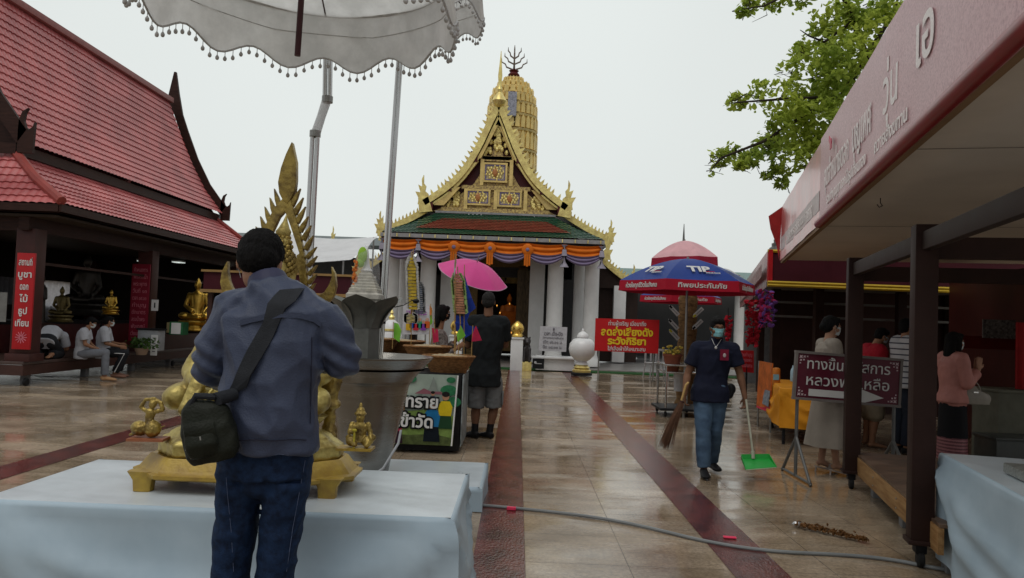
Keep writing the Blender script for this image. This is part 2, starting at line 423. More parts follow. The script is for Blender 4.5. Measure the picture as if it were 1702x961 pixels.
# bargeboards with finials at both gable ends
def barge(y):
    pr = []
    for s in (1, -1):
        pts = [V((PX + s * (a + .03), y, z + .10)) for a, z in up]; pr.append(ribbon(pts, .30, V((s * .55, 0, .8)), .07))
        poly = [(0, -.15), (.30, -.15), (.42, .12), (.40, .62), (.36, .42), (.22, .22), (.0, .18)]
        hook = [(-.05, -.3), (.34, -.3), (.36, .42), (.31, .30), (.22, .24), (.13, .30), (.075, .44), (.1, .62), (.17, .74), (.03, .66), (-.05, .46), (-.06, .2)]
        pr.append(prism([(s * q[0] * .72, q[1] * .8) for q in hook], .07, MX.Translation((PX + s * 1.68, y, 4.46))))
    pr.append(prism([(-.34, -.55), (0, -.35), (.34, -.55), (.16, .25), (.03, .95), (-.03, .95), (-.16, .25)], .09, MX.Translation((PX, y, 7.85))))
    return pr
B('bargeboard', barge(RY1 + .02), DKWOOD, pav); B('bargeboard', barge(RY0 - .02), DKWOOD, pav)
for y in (RY0 + .3, RY1 - .3):
    B('gable_wall', [prism([(-1.62, 4.3), (1.62, 4.3), (1.1, 5.1), (.7, 5.85), (.34, 6.75), (0, 7.6), (-.34, 6.75), (-.7, 5.85), (-1.1, 5.1)], .06, MX.Translation((PX, y, 0)))], DKWOOD, pav)
# soffit, eave beam, posts, back wall
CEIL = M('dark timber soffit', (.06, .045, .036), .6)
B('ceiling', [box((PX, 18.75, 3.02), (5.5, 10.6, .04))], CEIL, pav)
B('eave_board', [box((PX + 2.93, 18.75, 3.14), (.05, 11.0, .13)), box((PX, RY0 - .74, 3.14), (5.8, .05, .13)), box((PX - 2.93, 18.75, 3.1), (.05, 11.0, .2))], DKWOOD, pav)
B('wall_beam', [box((PX + 2.15, 18.75, 2.88), (.18, 10.5, .24)), box((PX + 2.15, 18.75, 2.2), (.06, 10.2, .05)), box((PX, 13.75, 2.88), (4.4, .18, .24))], DKWOOD, pav)
for y in (13.75, 18.15, 23.5):
    for x in (PX + 2.15, PX - 2.15):
        B('post', [box((x, y, 1.62), (.34, .34, 2.36)), box((x, y, .50), (.44, .44, .14))], M('maroon post paint', (.05, .015, .012), .45), pav, bevel=.01)
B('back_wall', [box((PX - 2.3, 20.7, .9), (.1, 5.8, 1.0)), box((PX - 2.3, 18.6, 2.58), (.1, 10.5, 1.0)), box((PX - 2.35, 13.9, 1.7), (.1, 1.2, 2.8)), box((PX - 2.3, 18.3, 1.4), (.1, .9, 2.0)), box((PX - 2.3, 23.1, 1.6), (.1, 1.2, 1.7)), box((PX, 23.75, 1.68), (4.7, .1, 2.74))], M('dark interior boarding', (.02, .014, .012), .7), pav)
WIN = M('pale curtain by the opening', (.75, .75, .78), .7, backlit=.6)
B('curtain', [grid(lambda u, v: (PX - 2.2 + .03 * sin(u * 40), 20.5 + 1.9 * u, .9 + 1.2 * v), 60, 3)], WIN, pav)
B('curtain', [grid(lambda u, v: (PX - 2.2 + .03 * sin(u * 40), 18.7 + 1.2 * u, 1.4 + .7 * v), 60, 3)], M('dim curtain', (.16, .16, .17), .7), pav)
LAMP = M('fluorescent tube glow', (1, 1, 1), .5); LAMP.node_tree.nodes['Principled BSDF'].inputs['Emission Color'].default_value = (.9, 1, .95, 1); LAMP.node_tree.nodes['Principled BSDF'].inputs['Emission Strength'].default_value = .45
for (a, b_) in (((232, 430), (256, 436)), ((290, 433), (304, 436))):
    p = P(*a, 20.5); q = P(*b_, 20.5)
    lt = B('ceiling_lamp', [box((p + q) / 2, ((q - p).length, .35, .04))], STEELD, pav)
    B('lamp_grille', [box((p + q) / 2 + V(((i - 3) * (q - p).length / 7, 0, -.03)), (.035, .3, .02)) for i in range(7)], LAMP, lt)
for s_ in (1, -1):
    B('roof_deck', [([V((PX + s_ * 1.48, RY0, 4.03)), V((PX + s_ * 2.92, RY0 - .72, 3.05)), V((PX + s_ * 2.92, RY1 + .58, 3.05)), V((PX + s_ * 1.48, RY1, 4.03))], [(0, 1, 2, 3)])], DKWOOD, pav)
for ya, yb_ in ((RY0, RY0 - .72), (RY1, RY1 + .58)):
    B('roof_deck', [([V((PX - 1.48, ya, 4.03)), V((PX - 2.92, yb_, 3.05)), V((PX + 2.92, yb_, 3.05)), V((PX + 1.48, ya, 4.03))], [(0, 1, 2, 3)])], DKWOOD, pav)
# platform
DECK = M('worn dark decking', (.06, .035, .028), .35, 0, .3, 3, .2, 30, stretch=(6, 1, 1))
plat = wthing('pavilion_platform', 'low dark wooden platform under the red roofed pavilion', 'platform', (-10.95, 18.5, 0))
B('deck', [box((PX + .0, 18.2, .405), (4.6, 9.4, .06))], DECK, plat, bevel=.01)
B('apron', [box((PX + 2.27, 18.2, .28), (.05, 9.4, .18)), box((PX, 13.52, .28), (4.6, .05, .18))], BRWOOD, plat)
for y in (13.9, 15.8, 17.7, 19.6, 21.5):
    B('leg', [box((PX + 2.1, y, .095), (.12, .12, .19))], M('grey concrete', (.2, .2, .2), .8), plat, bevel=.005)
B('planter_wall', [box((PX + 2.1, 21.1, .5), (.3, 4.2, .6))], BRWOOD, plat, bevel=.01)
for y in (13.6, 19.4):
    B('caster', [lathe([(.06, -.03), (.07, -.02), (.07, .02), (.06, .03)], (0, 0, 0), 14)], BLACK, plat, loc=None)
    c_ = [o for o in COL.objects if o.name.startswith('caster')][-1]; c_.data.transform(MX.Translation((PX + 2.3, y, .075)) @ MX.Rotation(R(90), 4, 'Y'))
# red hanging signs on the posts
SIGNRED = M('red sign vinyl', (.42, .012, .016), .45, 0, .08); WTXT = M('white lettering', (.62, .62, .6), .6, 0, .03); YTXT = M('yellow lettering', (.75, .55, .03), .6, 0, .03)
SIGNMAR = M('crimson sign board', (.20, .01, .025), .5, 0, .1); PINKT = M('pink lettering', (.55, .16, .2), .6)
sg = wthing('hanging_sign', 'tall narrow bright red sign with six stacked white words on the near post', 'sign', (-8.75, 13.5, .5))
B('sign_panel', [box((-8.72, 13.52, 1.5), (.32, .04, 1.7))], SIGNRED, sg, bevel=.004)
for i, s in enumerate(('สถานที่', 'บูชา', 'ดอก', 'ไม้', 'ธูป', 'เทียน')):
    text('lettering', s, .16, WTXT, plane_m((-8.72, 13.495, 2.18 - i * .215), (1, 0, 0), (0, 0, 1)), sg, bold=.003, fit=.24 if len(s) > 3 else .15)
B('flower_emblem', [box((-8.72 + .06 * cos(k), 13.496, .86 + .06 * sin(k)), (.09, .004, .014), m=MX.Rotation(-k, 3, 'Y')) for k in [i * pi / 6 for i in range(12)]], PINKT, sg)
sg = wthing('hanging_sign', 'crimson notice covered in small pink lines hung on the middle post', 'sign', (-8.65, 17.9, .8))
B('sign_panel', [box((-8.85, 17.93, 1.57), (.42, .04, 1.8))], SIGNMAR, sg, bevel=.004)
rows = ['กำหนดการ', 'พิธีสรงน้ำ', 'พระพุทธ', 'วันที่ ๑๓', 'เวลา ๐๙.๐๐', 'ทำบุญ', 'ตักบาตร', 'สรงน้ำพระ', 'ฟังเทศน์', 'เวียนเทียน']
for i, s in enumerate(rows): text('lettering', s, .13, PINKT, plane_m((-8.85, 17.905, 2.33 - i * .165), (1, 0, 0), (0, 0, 1)), sg, fit=.32)
tag(wobj(B('paper_notice', [box((-8.5, 17.95, 1.52), (.16, .012, .26)), (*box((-8.5, 17.942, 1.52), (.03, .004, .12)), 1)], [WHITE, BLACK]), (-8.5, 17.95, 1.4)), 'small white paper notice with a dark mark beside the crimson notice', 'notice')
tag(wobj(B('paper_notice', [box((-9.25, 13.55, 1.38), (.42, .012, .52))], M('grey paper', (.16, .16, .15), .7)), (-9.25, 13.55, 1.1)), 'plain grey paper notice left of the bright red post sign', 'notice')
# ------------------------------------------------------------------ temple
TX = -.9
tem = wthing('temple', 'white columned temple hall with gilded gable, red and green tiles and orange bunting', 'temple', (TX, 26, 0))
REDT = M('red glazed scale tile', (.16, .03, .018), .4, 0, .3, 5, .2, 30); GREENT = M('green glazed scale tile', (.012, .06, .03), .35, 0, .25, 5, .2, 30)
LILAC = M('lilac bunting', (.20, .16, .26), .7, 0, .15, 3); ORANGE = M('orange bunting', (.62, .15, .012), .65, 0, .15, 3)
def col(x, y, r, h=3.75):
    return lathe([(r * 1.35, .1), (r * 1.35, .22), (r * 1.15, .3), (r * 1.05, .42), (r, .5), (r * .94, h - .3), (r * 1.05, h - .22), (r * 1.15, h - .1), (r * 1.2, h)], (TX + x, y, 0), 20)
for x, y, r in ((-3.25, 25, .25), (-2.07, 25, .27), (2.07, 25, .27), (3.25, 25, .25), (-2.95, 25.9, .23), (2.95, 25.9, .23)):
    B('column', [col(x, y, r)], WHITE, tem, smooth=True)
for x in (-1.5, 1.5): B('pilaster', [box((TX + x, 26.1, 1.95), (.5, .4, 3.7))], WHITE, tem, bevel=.02)
for s in (-1, 1): B('pilaster', [box((TX + s * 4.6, 28.4, 1.5), (.45, .4, 2.8))], WHITE, tem, bevel=.02)
# main hall walls behind the porch
INT = M('dark painted temple wall', (.035, .022, .018), .6); GREYW = M('shaded grey wall', (.20, .20, .20), .7)
B('hall_wall', [box((TX - 1.75, 27.4, 1.95), (1.9, .25, 3.7)), box((TX + 2.05, 27.4, 1.95), (2.1, .25, 3.7)), box((TX, 27.4, 3.4), (5.5, .25, .8))], M('grey hall wall', (.055, .055, .055), .7), tem)
for s in (-1, 1): B('hall_wall', [box((TX + s * 4.0, 28.6, 1.6), (2.6, .2, 3.0))], INT, tem)
B('hall_wall', [box((TX - 2.7, 30.5, 2.4), (.2, 6, 4.6)), box((TX + 2.7, 30.5, 2.4), (.2, 6, 4.6)), box((TX, 31.9, 2.4), (5.4, .2, 4.6))], INT, tem)
dr = B('door_frame', [box((TX + .15 + s * .88, 27.24, 1.75), (.32, .18, 3.3)) for s in (-1, 1)] + [box((TX + .15, 27.24, 3.5), (2.1, .18, .3))] + [box((TX + .15 + s * .88, 27.14, 1.75), (.1, .04, 3.1)) for s in (-1, 1)], M('carved dull gold', (.16, .10, .03), .5, .4, .4, 20, .6, 60), tem)
B('door_leaf', [box((TX + 1.05, 27.0, 1.7), (.5, .05, 3.1), rz=.5), box((TX + 1.45, 26.9, 1.7), (.10, .08, 3.2))], M('carved door panel', (.10, .065, .03), .5, .3, .5, 16, .6, 50, stretch=(1, 1, .3)), dr)
B('porch_ceiling', [box((TX, 26.1, 3.86), (6.9, 2.6, .08))], DKRED, tem)
B('porch_beam', [box((TX, 24.75, 3.75), (7.0, .25, .2))], DKRED, tem)
# lower porch roof, green border and red field
zt, zb, yt, yb = 5.03, 4.12, 26.1, 24.15
mt = MX.Translation((TX, 0, 0))
def roofband(x0t, x1t, x0b, x1b, v0, v1, lift):
    pr = [(-(yt + (yb - yt) * v) , zt + (zb - zt) * (v ** .85) + lift) for v in (v0, (v0 + v1) / 2, v1)]
    return tiles(pr, (x0t, x1t), (x0b, x1b), row=.16, per=.14, amp=.01, step=.018, sub=4)
B('roof', [xf(mt, roofband(-1.98, 1.98, -3.5, 3.5, 0, 1, 0))], GREENT, tem, smooth=True, sharp=50)
B('roof_field', [xf(mt, roofband(-1.7, 1.7, -2.5, 2.5, .22, .78, .03))], REDT, tem, smooth=True, sharp=50)
B('roof_edge', [box((TX, 24.15, 4.03), (7.05, .12, .12)), box((TX, 26.1, 5.08), (4.1, .12, .07))], [M('grey lead flashing', (.3, .3, .3), .5)], tem)
B('eave_dentil', [box((TX - 3.4 + i * .4, 24.07, 4.03), (.03, .03, .1)) for i in range(18)], GOLD, tem)
B('eave_board', [box((TX, 24.2, 3.93), (7.0, .1, .09))], BLACK, tem)
B('roof_void_board', [prism([(-3.3, 3.85), (3.3, 3.85), (3.3, 4.08), (1.95, 4.9), (-1.95, 4.9), (-3.3, 4.08)], .05, MX.Translation((TX, 26.2, 0)))], DKRED, tem)
# hip slopes at both porch sides
for s in (-1, 1):
    B('roof', [([V((TX + s * 1.98, 26.1, 5.03)), V((TX + s * 3.5, 24.15, 4.12)), V((TX + s * 3.5, 26.6, 4.12)), V((TX + s * 1.98, 26.6, 5.03))], [(0, 1, 2, 3)])], GREENT, tem)
# side tiers with gilded bargeboards
def flame(h=.75, w=.3, s=1):
    k = [(-.5, 0), (.5, 0), (.42, .18), (.75, .42), (.30, .40), (.52, .66), (.16, .60), (.22, .85), (.05, 1.0), (.02, .72), (-.2, .62), (-.12, .45), (-.42, .36)]
    return [(s * a * w, b * h) for a, b in k]
def goldboard(a, b, y, sag=.06, wd=.2, n=10, teeth=True):
    a = V(a); b = V(b); s = 1 if b.x > a.x else -1; pts = []; pr = []
    for i in range(n + 1):
        t = i / n; p = a.lerp(b, t); p.z -= sag * 4 * t * (1 - t); pts.append(V((p.x, y, p.z)))
    d = (b - a).normalized(); nn = V((-d.z * s, 0, d.x * s)).normalized(); nn = nn if nn.z > 0 else -nn
    pr.append(ribbon(pts, wd, nn, .12))
    L_ = (b - a).length; k = int(L_ / .13)
    for i in range(k if teeth else 0):
        t = (i + .5) / k; p = a.lerp(b, t); p.z -= sag * 4 * t * (1 - t)
        c = V((p.x, y, p.z)) + nn * (wd / 2); pr.append(prism([(-.045, -.02), (.045, -.02), (.02 - s * .05, .13), (-.02 - s * .03, .08)], .05, MX.Translation(c) @ MX.Rotation(-math.atan2(d.z, d.x) if s > 0 else -math.atan2(-d.z, -d.x), 4, 'Y')))
    pr.append(prism(flame(.78, .30, s), .09, MX.Translation((b.x, y, b.z - .08))))
    pr.append(box((b.x - s * .05, y, b.z - .02), (.28, .16, .3)))
    return pr
for s in (-1, 1):
    B('gilded_bargeboard', goldboard((TX + s * 2.35, 0, 5.2), (TX + s * 3.95, 0, 4.38), 26.4), GOLD, tem)
    B('gilded_bargeboard', goldboard((TX + s * 3.75, 0, 3.98), (TX + s * 5.05, 0, 3.0), 28.2), GOLD, tem)
    x0, x1 = sorted((TX + s * 2.2, TX + s * 4.0))
    B('roof', [slab((TX + s * 2.2, 26.45, 5.3), (TX + s * 4.0, 26.45, 4.3), (TX + s * 4.0, 33, 4.3), (TX + s * 2.2, 33, 5.3), .08 * s)], GREENT, tem)
    B('roof', [slab((TX + s * 3.6, 28.25, 4.05), (TX + s * 5.1, 28.25, 2.98), (TX + s * 5.1, 33, 2.98), (TX + s * 3.6, 33, 4.05), .08 * s)], GREENT, tem)
    B('side_pediment', [prism([(0, 4.0), (s * 1.3, 3.0), (s * 1.3, 2.8), (0, 2.8)], .1, MX.Translation((TX + s * 3.7, 28.35, 0)))], INT, tem)
# finials between tiers
for (px, py) in ((636, 400), (1008, 432)):
    p = P(px, py, 26.0); B('finial', [prism(flame(.85, .28, 1 if px > 800 else -1), .08, MX.Translation(p))], GOLD, tem)
# main gable
AP = V((TX - .02, 26.0, 8.85)); nrm_ = [(0, 0), (.06, .10), (.14, .22), (.275, .46), (.50, .72), (.77, .88), (1, .985)]
HW, HH = 2.42, 3.55
def gcurve(s, off=0.0): return [V((AP.x + s * (a * HW), 26.0, AP.z - b * HH - off)) for a, b in nrm_]
gb = []
def finer(pts, k=5):
    o = []
    for i in range(len(pts) - 1):
        for j in range(k): o.append(pts[i].lerp(pts[i + 1], j / k))
    return o + [pts[-1]]
def smoothline(pts, it=3):
    p = finer(pts)
    for _ in range(it * 3): p = [p[0]] + [(p[i - 1] + p[i] * 2 + p[i + 1]) / 4 for i in range(1, len(p) - 1)] + [p[-1]]
    return p
for s in (-1, 1):
    c = smoothline(gcurve(s)); sides = []
    for i in range(len(c)):
        d = (c[min(i + 1, len(c) - 1)] - c[max(i - 1, 0)]).normalized(); q = V((-d.z, 0, d.x)); q = q if q.z > 0 else -q; sides.append(q)
    pr = [ribbon(c, .21, sides, .16), ribbon([p - q * .17 + V((0, .06, 0)) for p, q in zip(c, sides)], .06, sides, .1)]
    acc = 0
    for i in range(1, len(c)):
        seg = (c[i] - c[i - 1]).length; acc += seg
        if acc > .155:
            acc = 0; d = (c[i] - c[i - 1]).normalized(); ang = math.atan2(d.z, d.x * s)
            m_ = MX.Translation(c[i] + sides[i] * .11) @ MX.Rotation(-s * ang, 4, 'Y')
            pr.append(prism([(-.055 * s, -.03), (.055 * s, -.03), (.02 * s, .08), (-.04 * s, .17), (-.05 * s, .09)], .08, m_))
    pr.append(prism(flame(1.0, .38, s), .12, MX.Translation(c[-1] + V((s * .02, 0, -.05)))))
    pr.append(prism([(-.3 * s, -.28), (.14 * s, -.35), (.2 * s, .15), (-.15 * s, .2)], .16, MX.Translation(c[-1])))
    B('gilded_bargeboard', pr, GOLD, tem)
    B('roof', [(lambda cc: ([p for q in cc for p in (q + V((0, .1, -.12)), q + V((0, 7, -.12)))], [(2 * i, 2 * i + 1, 2 * i + 3, 2 * i + 2) for i in range(len(cc) - 1)]))(c)], GREENT, tem)
B('apex_finial', [lathe([(.06, -.1), (.2, 0), (.26, .12), (.16, .3), (.07, .42), (.1, .52), (.05, .62), (.06, .8), (.075, 1.0), (.045, 1.35), (.01, 1.85)], (AP.x, 25.95, AP.z - .05), 12)], GOLD, tem, smooth=True)
# pediment: gilded panels with inlay
PEDG = M('pediment carving', (.66, .50, .17), .4, .5, .6, 16, .9, 40, col2=(.14, .07, .06), c2amt=.5)
INLAY = M('mirror inlay carving', (.66, .56, .34), .35, .3, .6, 30, .9, 60, col2=(.10, .07, .09), c2amt=.4)
ped = [(AP.x + s_ * (a * HW - .28 * (1 if a > .1 else 0)), 0) for s_ in () for a in ()]
def inside(off, zmin=5.12):
    L1 = [(-a * HW, AP.z - b * HH) for a, b in nrm_]; Rr = [(a * HW, AP.z - b * HH) for a, b in nrm_]
    o = []
    for x, z in L1[1:]: o.append((min(0, x + off), z - off * .4))
    o = [(x, z) for x, z in o if z > zmin]
    pts = [(0, AP.z - .9)] + o + [(-(HW - off * .6), zmin)]
    return pts + [(-x, z) for x, z in reversed(pts[1:])]
B('pediment', [prism(inside(.44), .1, MX.Translation((AP.x, 26.32, 0)))], PEDG, tem)
B('gable_shadow_board', [prism(inside(.02, 5.1), .06, MX.Translation((AP.x, 26.45, 0)))], DKRED, tem)
def panel(px0, py0, px1, py1, nm='pediment_panel', mat=None, Yp=26.2):
    a = P(px0, py0, Yp); b = P(px1, py1, Yp); cx, cz = (a.x + b.x) / 2, (a.z + b.z) / 2; w_, h_ = abs(b.x - a.x), abs(a.z - b.z)
    o = B(nm, [box((cx, Yp, cz), (w_, .06, h_))], mat or INLAY, tem)
    fr = [box((cx, Yp - .04, cz + s * h_ / 2), (w_ + .08, .07, .06)) for s in (-1, 1)] + [box((cx + s * w_ / 2, Yp - .04, cz), (.06, .065, h_ + .02)) for s in (-1, 1)]
    B('panel_frame', fr, GOLDY, o)
    fr = [box((cx, Yp - .035, cz + s * (h_ / 2 - .06)), (w_ - .1, .05, .03)) for s in (-1, 1)] + [box((cx + s * (w_ / 2 - .06), Yp - .035, cz), (.03, .05, h_ - .14)) for s in (-1, 1)]
    B('inner_border', fr, M('violet glass inlay', (.16, .13, .28), .3), o)
    random.seed(int(px0)); bl = []
    for k in range(26):
        t = k * 2.4; r_ = .42 * math.sqrt(k / 26)
        bl.append(ell((cx + r_ * w_ * cos(t) , Yp - .04, cz + r_ * h_ * sin(t)), (.045, .03, .06), n=6, k=4))
    B('carved_relief', bl, GOLD, o)
    B('centre_boss', [ell((cx, Yp - .05, cz), (.09, .05, .15), n=8, k=6)], M('red glass inlay', (.45, .18, .05), .3), o)
panel(776, 316, 813, 341); panel(829, 318, 865, 344); panel(805, 272, 841, 303)
B('pediment_moulding', [box((AP.x, 26.2, z), (w_, .14, h_)) for z, w_, h_ in ((5.17, 3.7, .18), (5.97, 2.35, .14), (7.0, 1.15, .12), (6.98, 1.0, .18))], PEDG, tem)
B('pediment_moulding', [box((AP.x + x, 26.18, z), (.12, .13, h_)) for x, z, h_ in ((0, 5.57, .66), (-1.02, 5.57, .7), (1.02, 5.57, .7), (-.5, 6.5, .9), (.5, 6.5, .9))], GOLDY, tem)
for s in (-1, 1):
    B('gable_strut', [slab(*[V((AP.x + s * x, 26.1, z)) for x, z in ((.1, 8.1), (.02, 8.1), (.55, 6.95), (.68, 6.95))], .1), slab(*[V((AP.x + s * x, 26.12, z)) for x, z in ((.9, 6.75), (.62, 6.85), (1.3, 5.95), (1.5, 5.95))], .1), slab(*[V((AP.x + s * x, 26.12, z)) for x, z in ((1.5, 5.9), (1.2, 5.95), (1.75, 5.3), (2.1, 5.3))], .1)], GOLDY, tem)
    B('purlin_end', [box((AP.x + s * .78, 26.12, 7.0), (.24, .3, .36)), box((AP.x + s * 1.62, 26.12, 5.95), (.24, .3, .34)), box((AP.x + s * 2.25, 26.1, 5.3), (.26, .3, .3))], DKRED, tem)
B('pediment_carving', [ell((AP.x + x, 26.24, z), (.07, .05, .10), n=6, k=4) for x, z in [((random.random() - .5) * 1.0 * (8.2 - z0) / 1.2, z0) for z0 in [7.15 + .95 * random.random() for _ in range(40)]]], GOLD, tem)
B('pediment_carving', [ell((AP.x + s * (1.25 + .5 * random.random() * (5.95 - z0) / .7), 26.24, z0), (.06, .05, .08), n=6, k=4) for s in (-1,) for z0 in [5.28 + .5 * random.random() for _ in range(26)]], GOLD, tem)
B('pediment_carving', [ell((AP.x + s * (1.25 + .5 * random.random() * (5.95 - z0) / .7), 26.24, z0), (.06, .05, .08), n=6, k=4) for s in (1,) for z0 in [5.28 + .5 * random.random() for _ in range(26)]], GOLD, tem)
# bunting: orange band, lilac swags, rosettes
def swag(x0, x1, z0, drop, wid, y, amp):
    def fn(u, v):
        x = x0 + (x1 - x0) * u; d = drop * 4 * u * (1 - u)
        return (x, y - .03 * cos(v * 5 * pi) - .02 * v, z0 - d * (.35 + .65 * v) - wid * v - .012 * sin(v * 5 * pi))
    return grid(fn, 20, 16)
XS = [P(px, 410, 24.1).x for px in (636, 696, 755, 815, 877, 938, 1000)]
B('bunting_drape', [swag(XS[i], XS[i + 1], 3.92, .12, .32, 24.04, 0) for i in range(6)], ORANGE, tem, smooth=True)
B('bunting_drape', [swag(XS[i], XS[i + 1], 3.64, .26, .12, 24.0, 0) for i in range(6)], LILAC, tem, smooth=True)
for i, x in enumerate(XS):
    if i in (2, 3, 4):
        B('rosette', [lathe([(.05, 0), (.19, .02), (.16, .05), (.1, .07)], (0, 0, 0), 14)], [ORANGE], tem)
        o = COL.objects[-1] if False else [q for q in tem.children if q.name.startswith('rosette')][-1]
        o.data.transform(MX.Translation((x, 23.98, 3.7)) @ MX.Rotation(R(90), 4, 'X'))
        B('rosette_centre', [ell((x, 23.9, 3.7), (.06, .03, .06), n=8, k=6)], LILAC, o)
        B('rosette_tail', [box((x + (k - 1) * .07, 23.95, 3.38), (.06, .05, .35 + .06 * (k == 1))) for k in range(3)], ORANGE, o)
    else:
        B('bunting_tassel', [loft([(x, 23.97, 3.9), (x, 23.97, 3.75), (x, 23.95, 3.55), (x, 23.95, 3.2)], [(.10, .05), (.06, .05), (.09, .05), (.15, .05)], 12)], M('pale lilac bunting', (.34, .32, .38), .7), tem, smooth=True)
# prang tower behind
TW = V((P(852, 300, 33).x, 33, 0))
tw = wthing('prang_tower', 'gilded corncob shaped prang tower rising behind the temple gable', 'tower', TW)
TX2 = P(850, 230, 33).x
zt_ = lambda py: P(853, py, 33).z
PG = M('prang gilding', (.76, .60, .26), .45, .3, .2, 4, .3, 25)
tiersz = [zt_(330), zt_(285), zt_(255), zt_(222), zt_(198), zt_(178), zt_(163), zt_(150), zt_(140), zt_(131)]
rads = [1.16, 1.15, 1.14, 1.13, 1.11, 1.06, .96, .80, .56, .22]
prof = [(1.35, 3.0)]
for z, r in zip(tiersz, rads): prof += [(r * .93, z - .12), (r, z - .08), (r * 1.03, z), (r * .90, z + .05)]
NS = 40
def prang(prof):
    vs, fs = lathe(prof, (TX2, 33, 0), NS)
    o = []
    for i, v in enumerate(vs):
        k = i % NS; ph = (k % 10) / 10; f = 1 - .06 * (abs(ph - .5) > .31) - .05 * (abs(ph - .5) > .42)
        d = V((v.x - TX2, v.y - 33, 0)) * f; o.append(V((TX2 + d.x, 33 + d.y, v.z)))
    return o, fs
B('tower_body', [prang(prof)], PG, tw)
lv = []
for i in range(len(tiersz) - 1):
    z0, z1 = tiersz[i], tiersz[i + 1]; r = (rads[i] + rads[i + 1]) / 2; h = z1 - z0
    cnt = 28 if i < 6 else 20
    for k in range(cnt):
        t = 2 * pi * k / cnt; c = V((TX2 + r * .93 * cos(t), 33 + r * .93 * sin(t), z0 + .05))
        w_ = 2 * pi * r / cnt * .36; pl = [(-w_, 0), (w_, 0), (w_, h * .55), (w_ * .5, h * .75), (0, h * .85), (-w_ * .5, h * .75), (-w_, h * .55)]
        lv.append(prism(pl, .16, MX.Translation(c) @ MX.Rotation(t + pi / 2, 4, 'Z') @ MX.Rotation(-.0, 4, 'X')))
B('niche_leaves', lv, GOLDY, tw)
top = zt_(128)
B('tower_crown', [lathe([(.2, 0), (.26, .08), (.16, .2), (.22, .26), (.1, .34)], (TX2, 33, top), 12)], DKRED, tw, smooth=True)
tr = [tube([V((TX2, 33, top + .3)), V((TX2, 33, zt_(80)))], [.05, .01])]
for k, (r, z0) in enumerate(((.55, .3), (.42, .55), (.28, .8))):
    for s in (-1, 1):
        for ax in (V((1, 0, 0)), V((0, 1, 0))):
            b_ = V((TX2, 33, top + z0)); tr.append(tube([b_, b_ + ax * s * r * .6 + V((0, 0, .12)), b_ + ax * s * r * .7 + V((0, 0, .25)), b_ + ax * s * r + V((0, 0, .34)), b_ + ax * s * r + V((0, 0, .5))], [.035, .035, .03, .03, .01], 6))
B('trident_finial', tr, M('tarnished bronze', (.20, .16, .13), .5, .4), tw, smooth=True)
a = P(847, 170, 31.6); b_ = P(862, 232, 31.6)
B('restoration_netting', [box((TX2 + .0, 31.84, zt_(186)), (.36, .25, (zt_(166) - zt_(228)) * .62), m=None)], M('blue grey netting', (.32, .33, .38), .7, 0, .4, 20), tw)
# ------------------------------------------------------------------ walls and galleries round the court
GAL = M('grey gallery wall', (.10, .10, .10), .7, 0, .1, 1)
gl = wthing('gallery', 'long low gallery with pale green roof behind the umbrellas', 'gallery', (10, 34, 0))
B('wall', [box((11.5, 34, 1.7), (15, .3, 3.4))], GAL, gl)
for i in range(6): B('column', [lathe([(.28, 0), (.28, .2), (.22, .25), (.2, 3.0), (.27, 3.1)], (4.4 + i * 2.1, 30.0, 0), 14)], WHITE, gl, smooth=True)
B('roof', [slab((3.9, 29.5, 3.05), (19, 29.5, 3.05), (19, 33, 3.9), (3.9, 33, 3.9), .1)], M('pale green sheet roof', (.16, .24, .22), .5, 0, .15, 4, stretch=(8, 1, 1)), gl)
B('floor_plinth', [box((11.5, 31.8, .08), (15, 4.4, .16))], GAL, gl)
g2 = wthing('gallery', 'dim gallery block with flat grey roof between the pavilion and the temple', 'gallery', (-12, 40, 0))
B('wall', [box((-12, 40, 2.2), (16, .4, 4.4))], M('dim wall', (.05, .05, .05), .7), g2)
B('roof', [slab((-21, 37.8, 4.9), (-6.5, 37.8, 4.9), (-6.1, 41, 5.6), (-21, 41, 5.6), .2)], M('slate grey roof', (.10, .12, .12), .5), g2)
f_ = P(552, 402, 38.5); tag(wobj(B('roof_finial', [prism(flame(1.1, .3), .08, MX.Translation(f_ - V((0, 0, .3))))], GOLD), f_), 'small gold flame finial standing clear beyond the white canopy', 'finial')
for px, py, h in ((1136, 408, 1.9), (1292, 400, 2.2)):
    p = P(px, py, 50); o = B('stupa_spire', [lathe([(1.2, -5), (1.0, -2), (.5, 0), (.35, .1), (.36, .3), (.22, .36), (.24, .55), (.14, .6), (.15, .75), (.08, .8), (.02, h)], p - V((0, 0, .5)), 12), ], TINT, smooth=True)
    tag(wobj(o, (p.x, p.y, 0)), ('dark stupa spire peeking above the pink parasol' if px < 1200 else 'thin pale stupa spire beyond the right hand stalls'), 'stupa')
# white marquee and maroon stall at left rear
TENT = M('white canvas', (.78, .80, .81), .7, 0, .08, 2, .2, 20, backlit=.25)
tn = wthing('canopy_tent', 'white canvas canopy sagging behind the golden halo', 'tent', (-6, 20, 0))
def tentf(u, v):
    x = -7.0 + 2.7 * u; return (x, 19 + 4 * v, 2.72 + 1.05 * v + .10 * u - .12 * sin(pi * v) + .03 * sin(v * 14 + u * 3) - .10 * sin(pi * u))
B('canvas', [grid(tentf, 30, 30)], TENT, tn, smooth=True)
for x, y, z in ((-6.9, 19.1, 2.7), (-4.4, 19.1, 2.8), (-6.9, 22.9, 3.7), (-4.4, 22.9, 3.8)): B('tent_leg', [cyl((x, y, 0), (x, y, z), .025)], STEELD, tn)
ms = wthing('market_stall', 'maroon stall with pale gold edging behind the golden statue', 'stall', (-5.3, 18, 0))
MAROON = M('maroon fascia', (.06, .012, .018), .5, 0, .15, 3); YEL = M('yellow trim', (.55, .38, .02), .45, 0, .1)
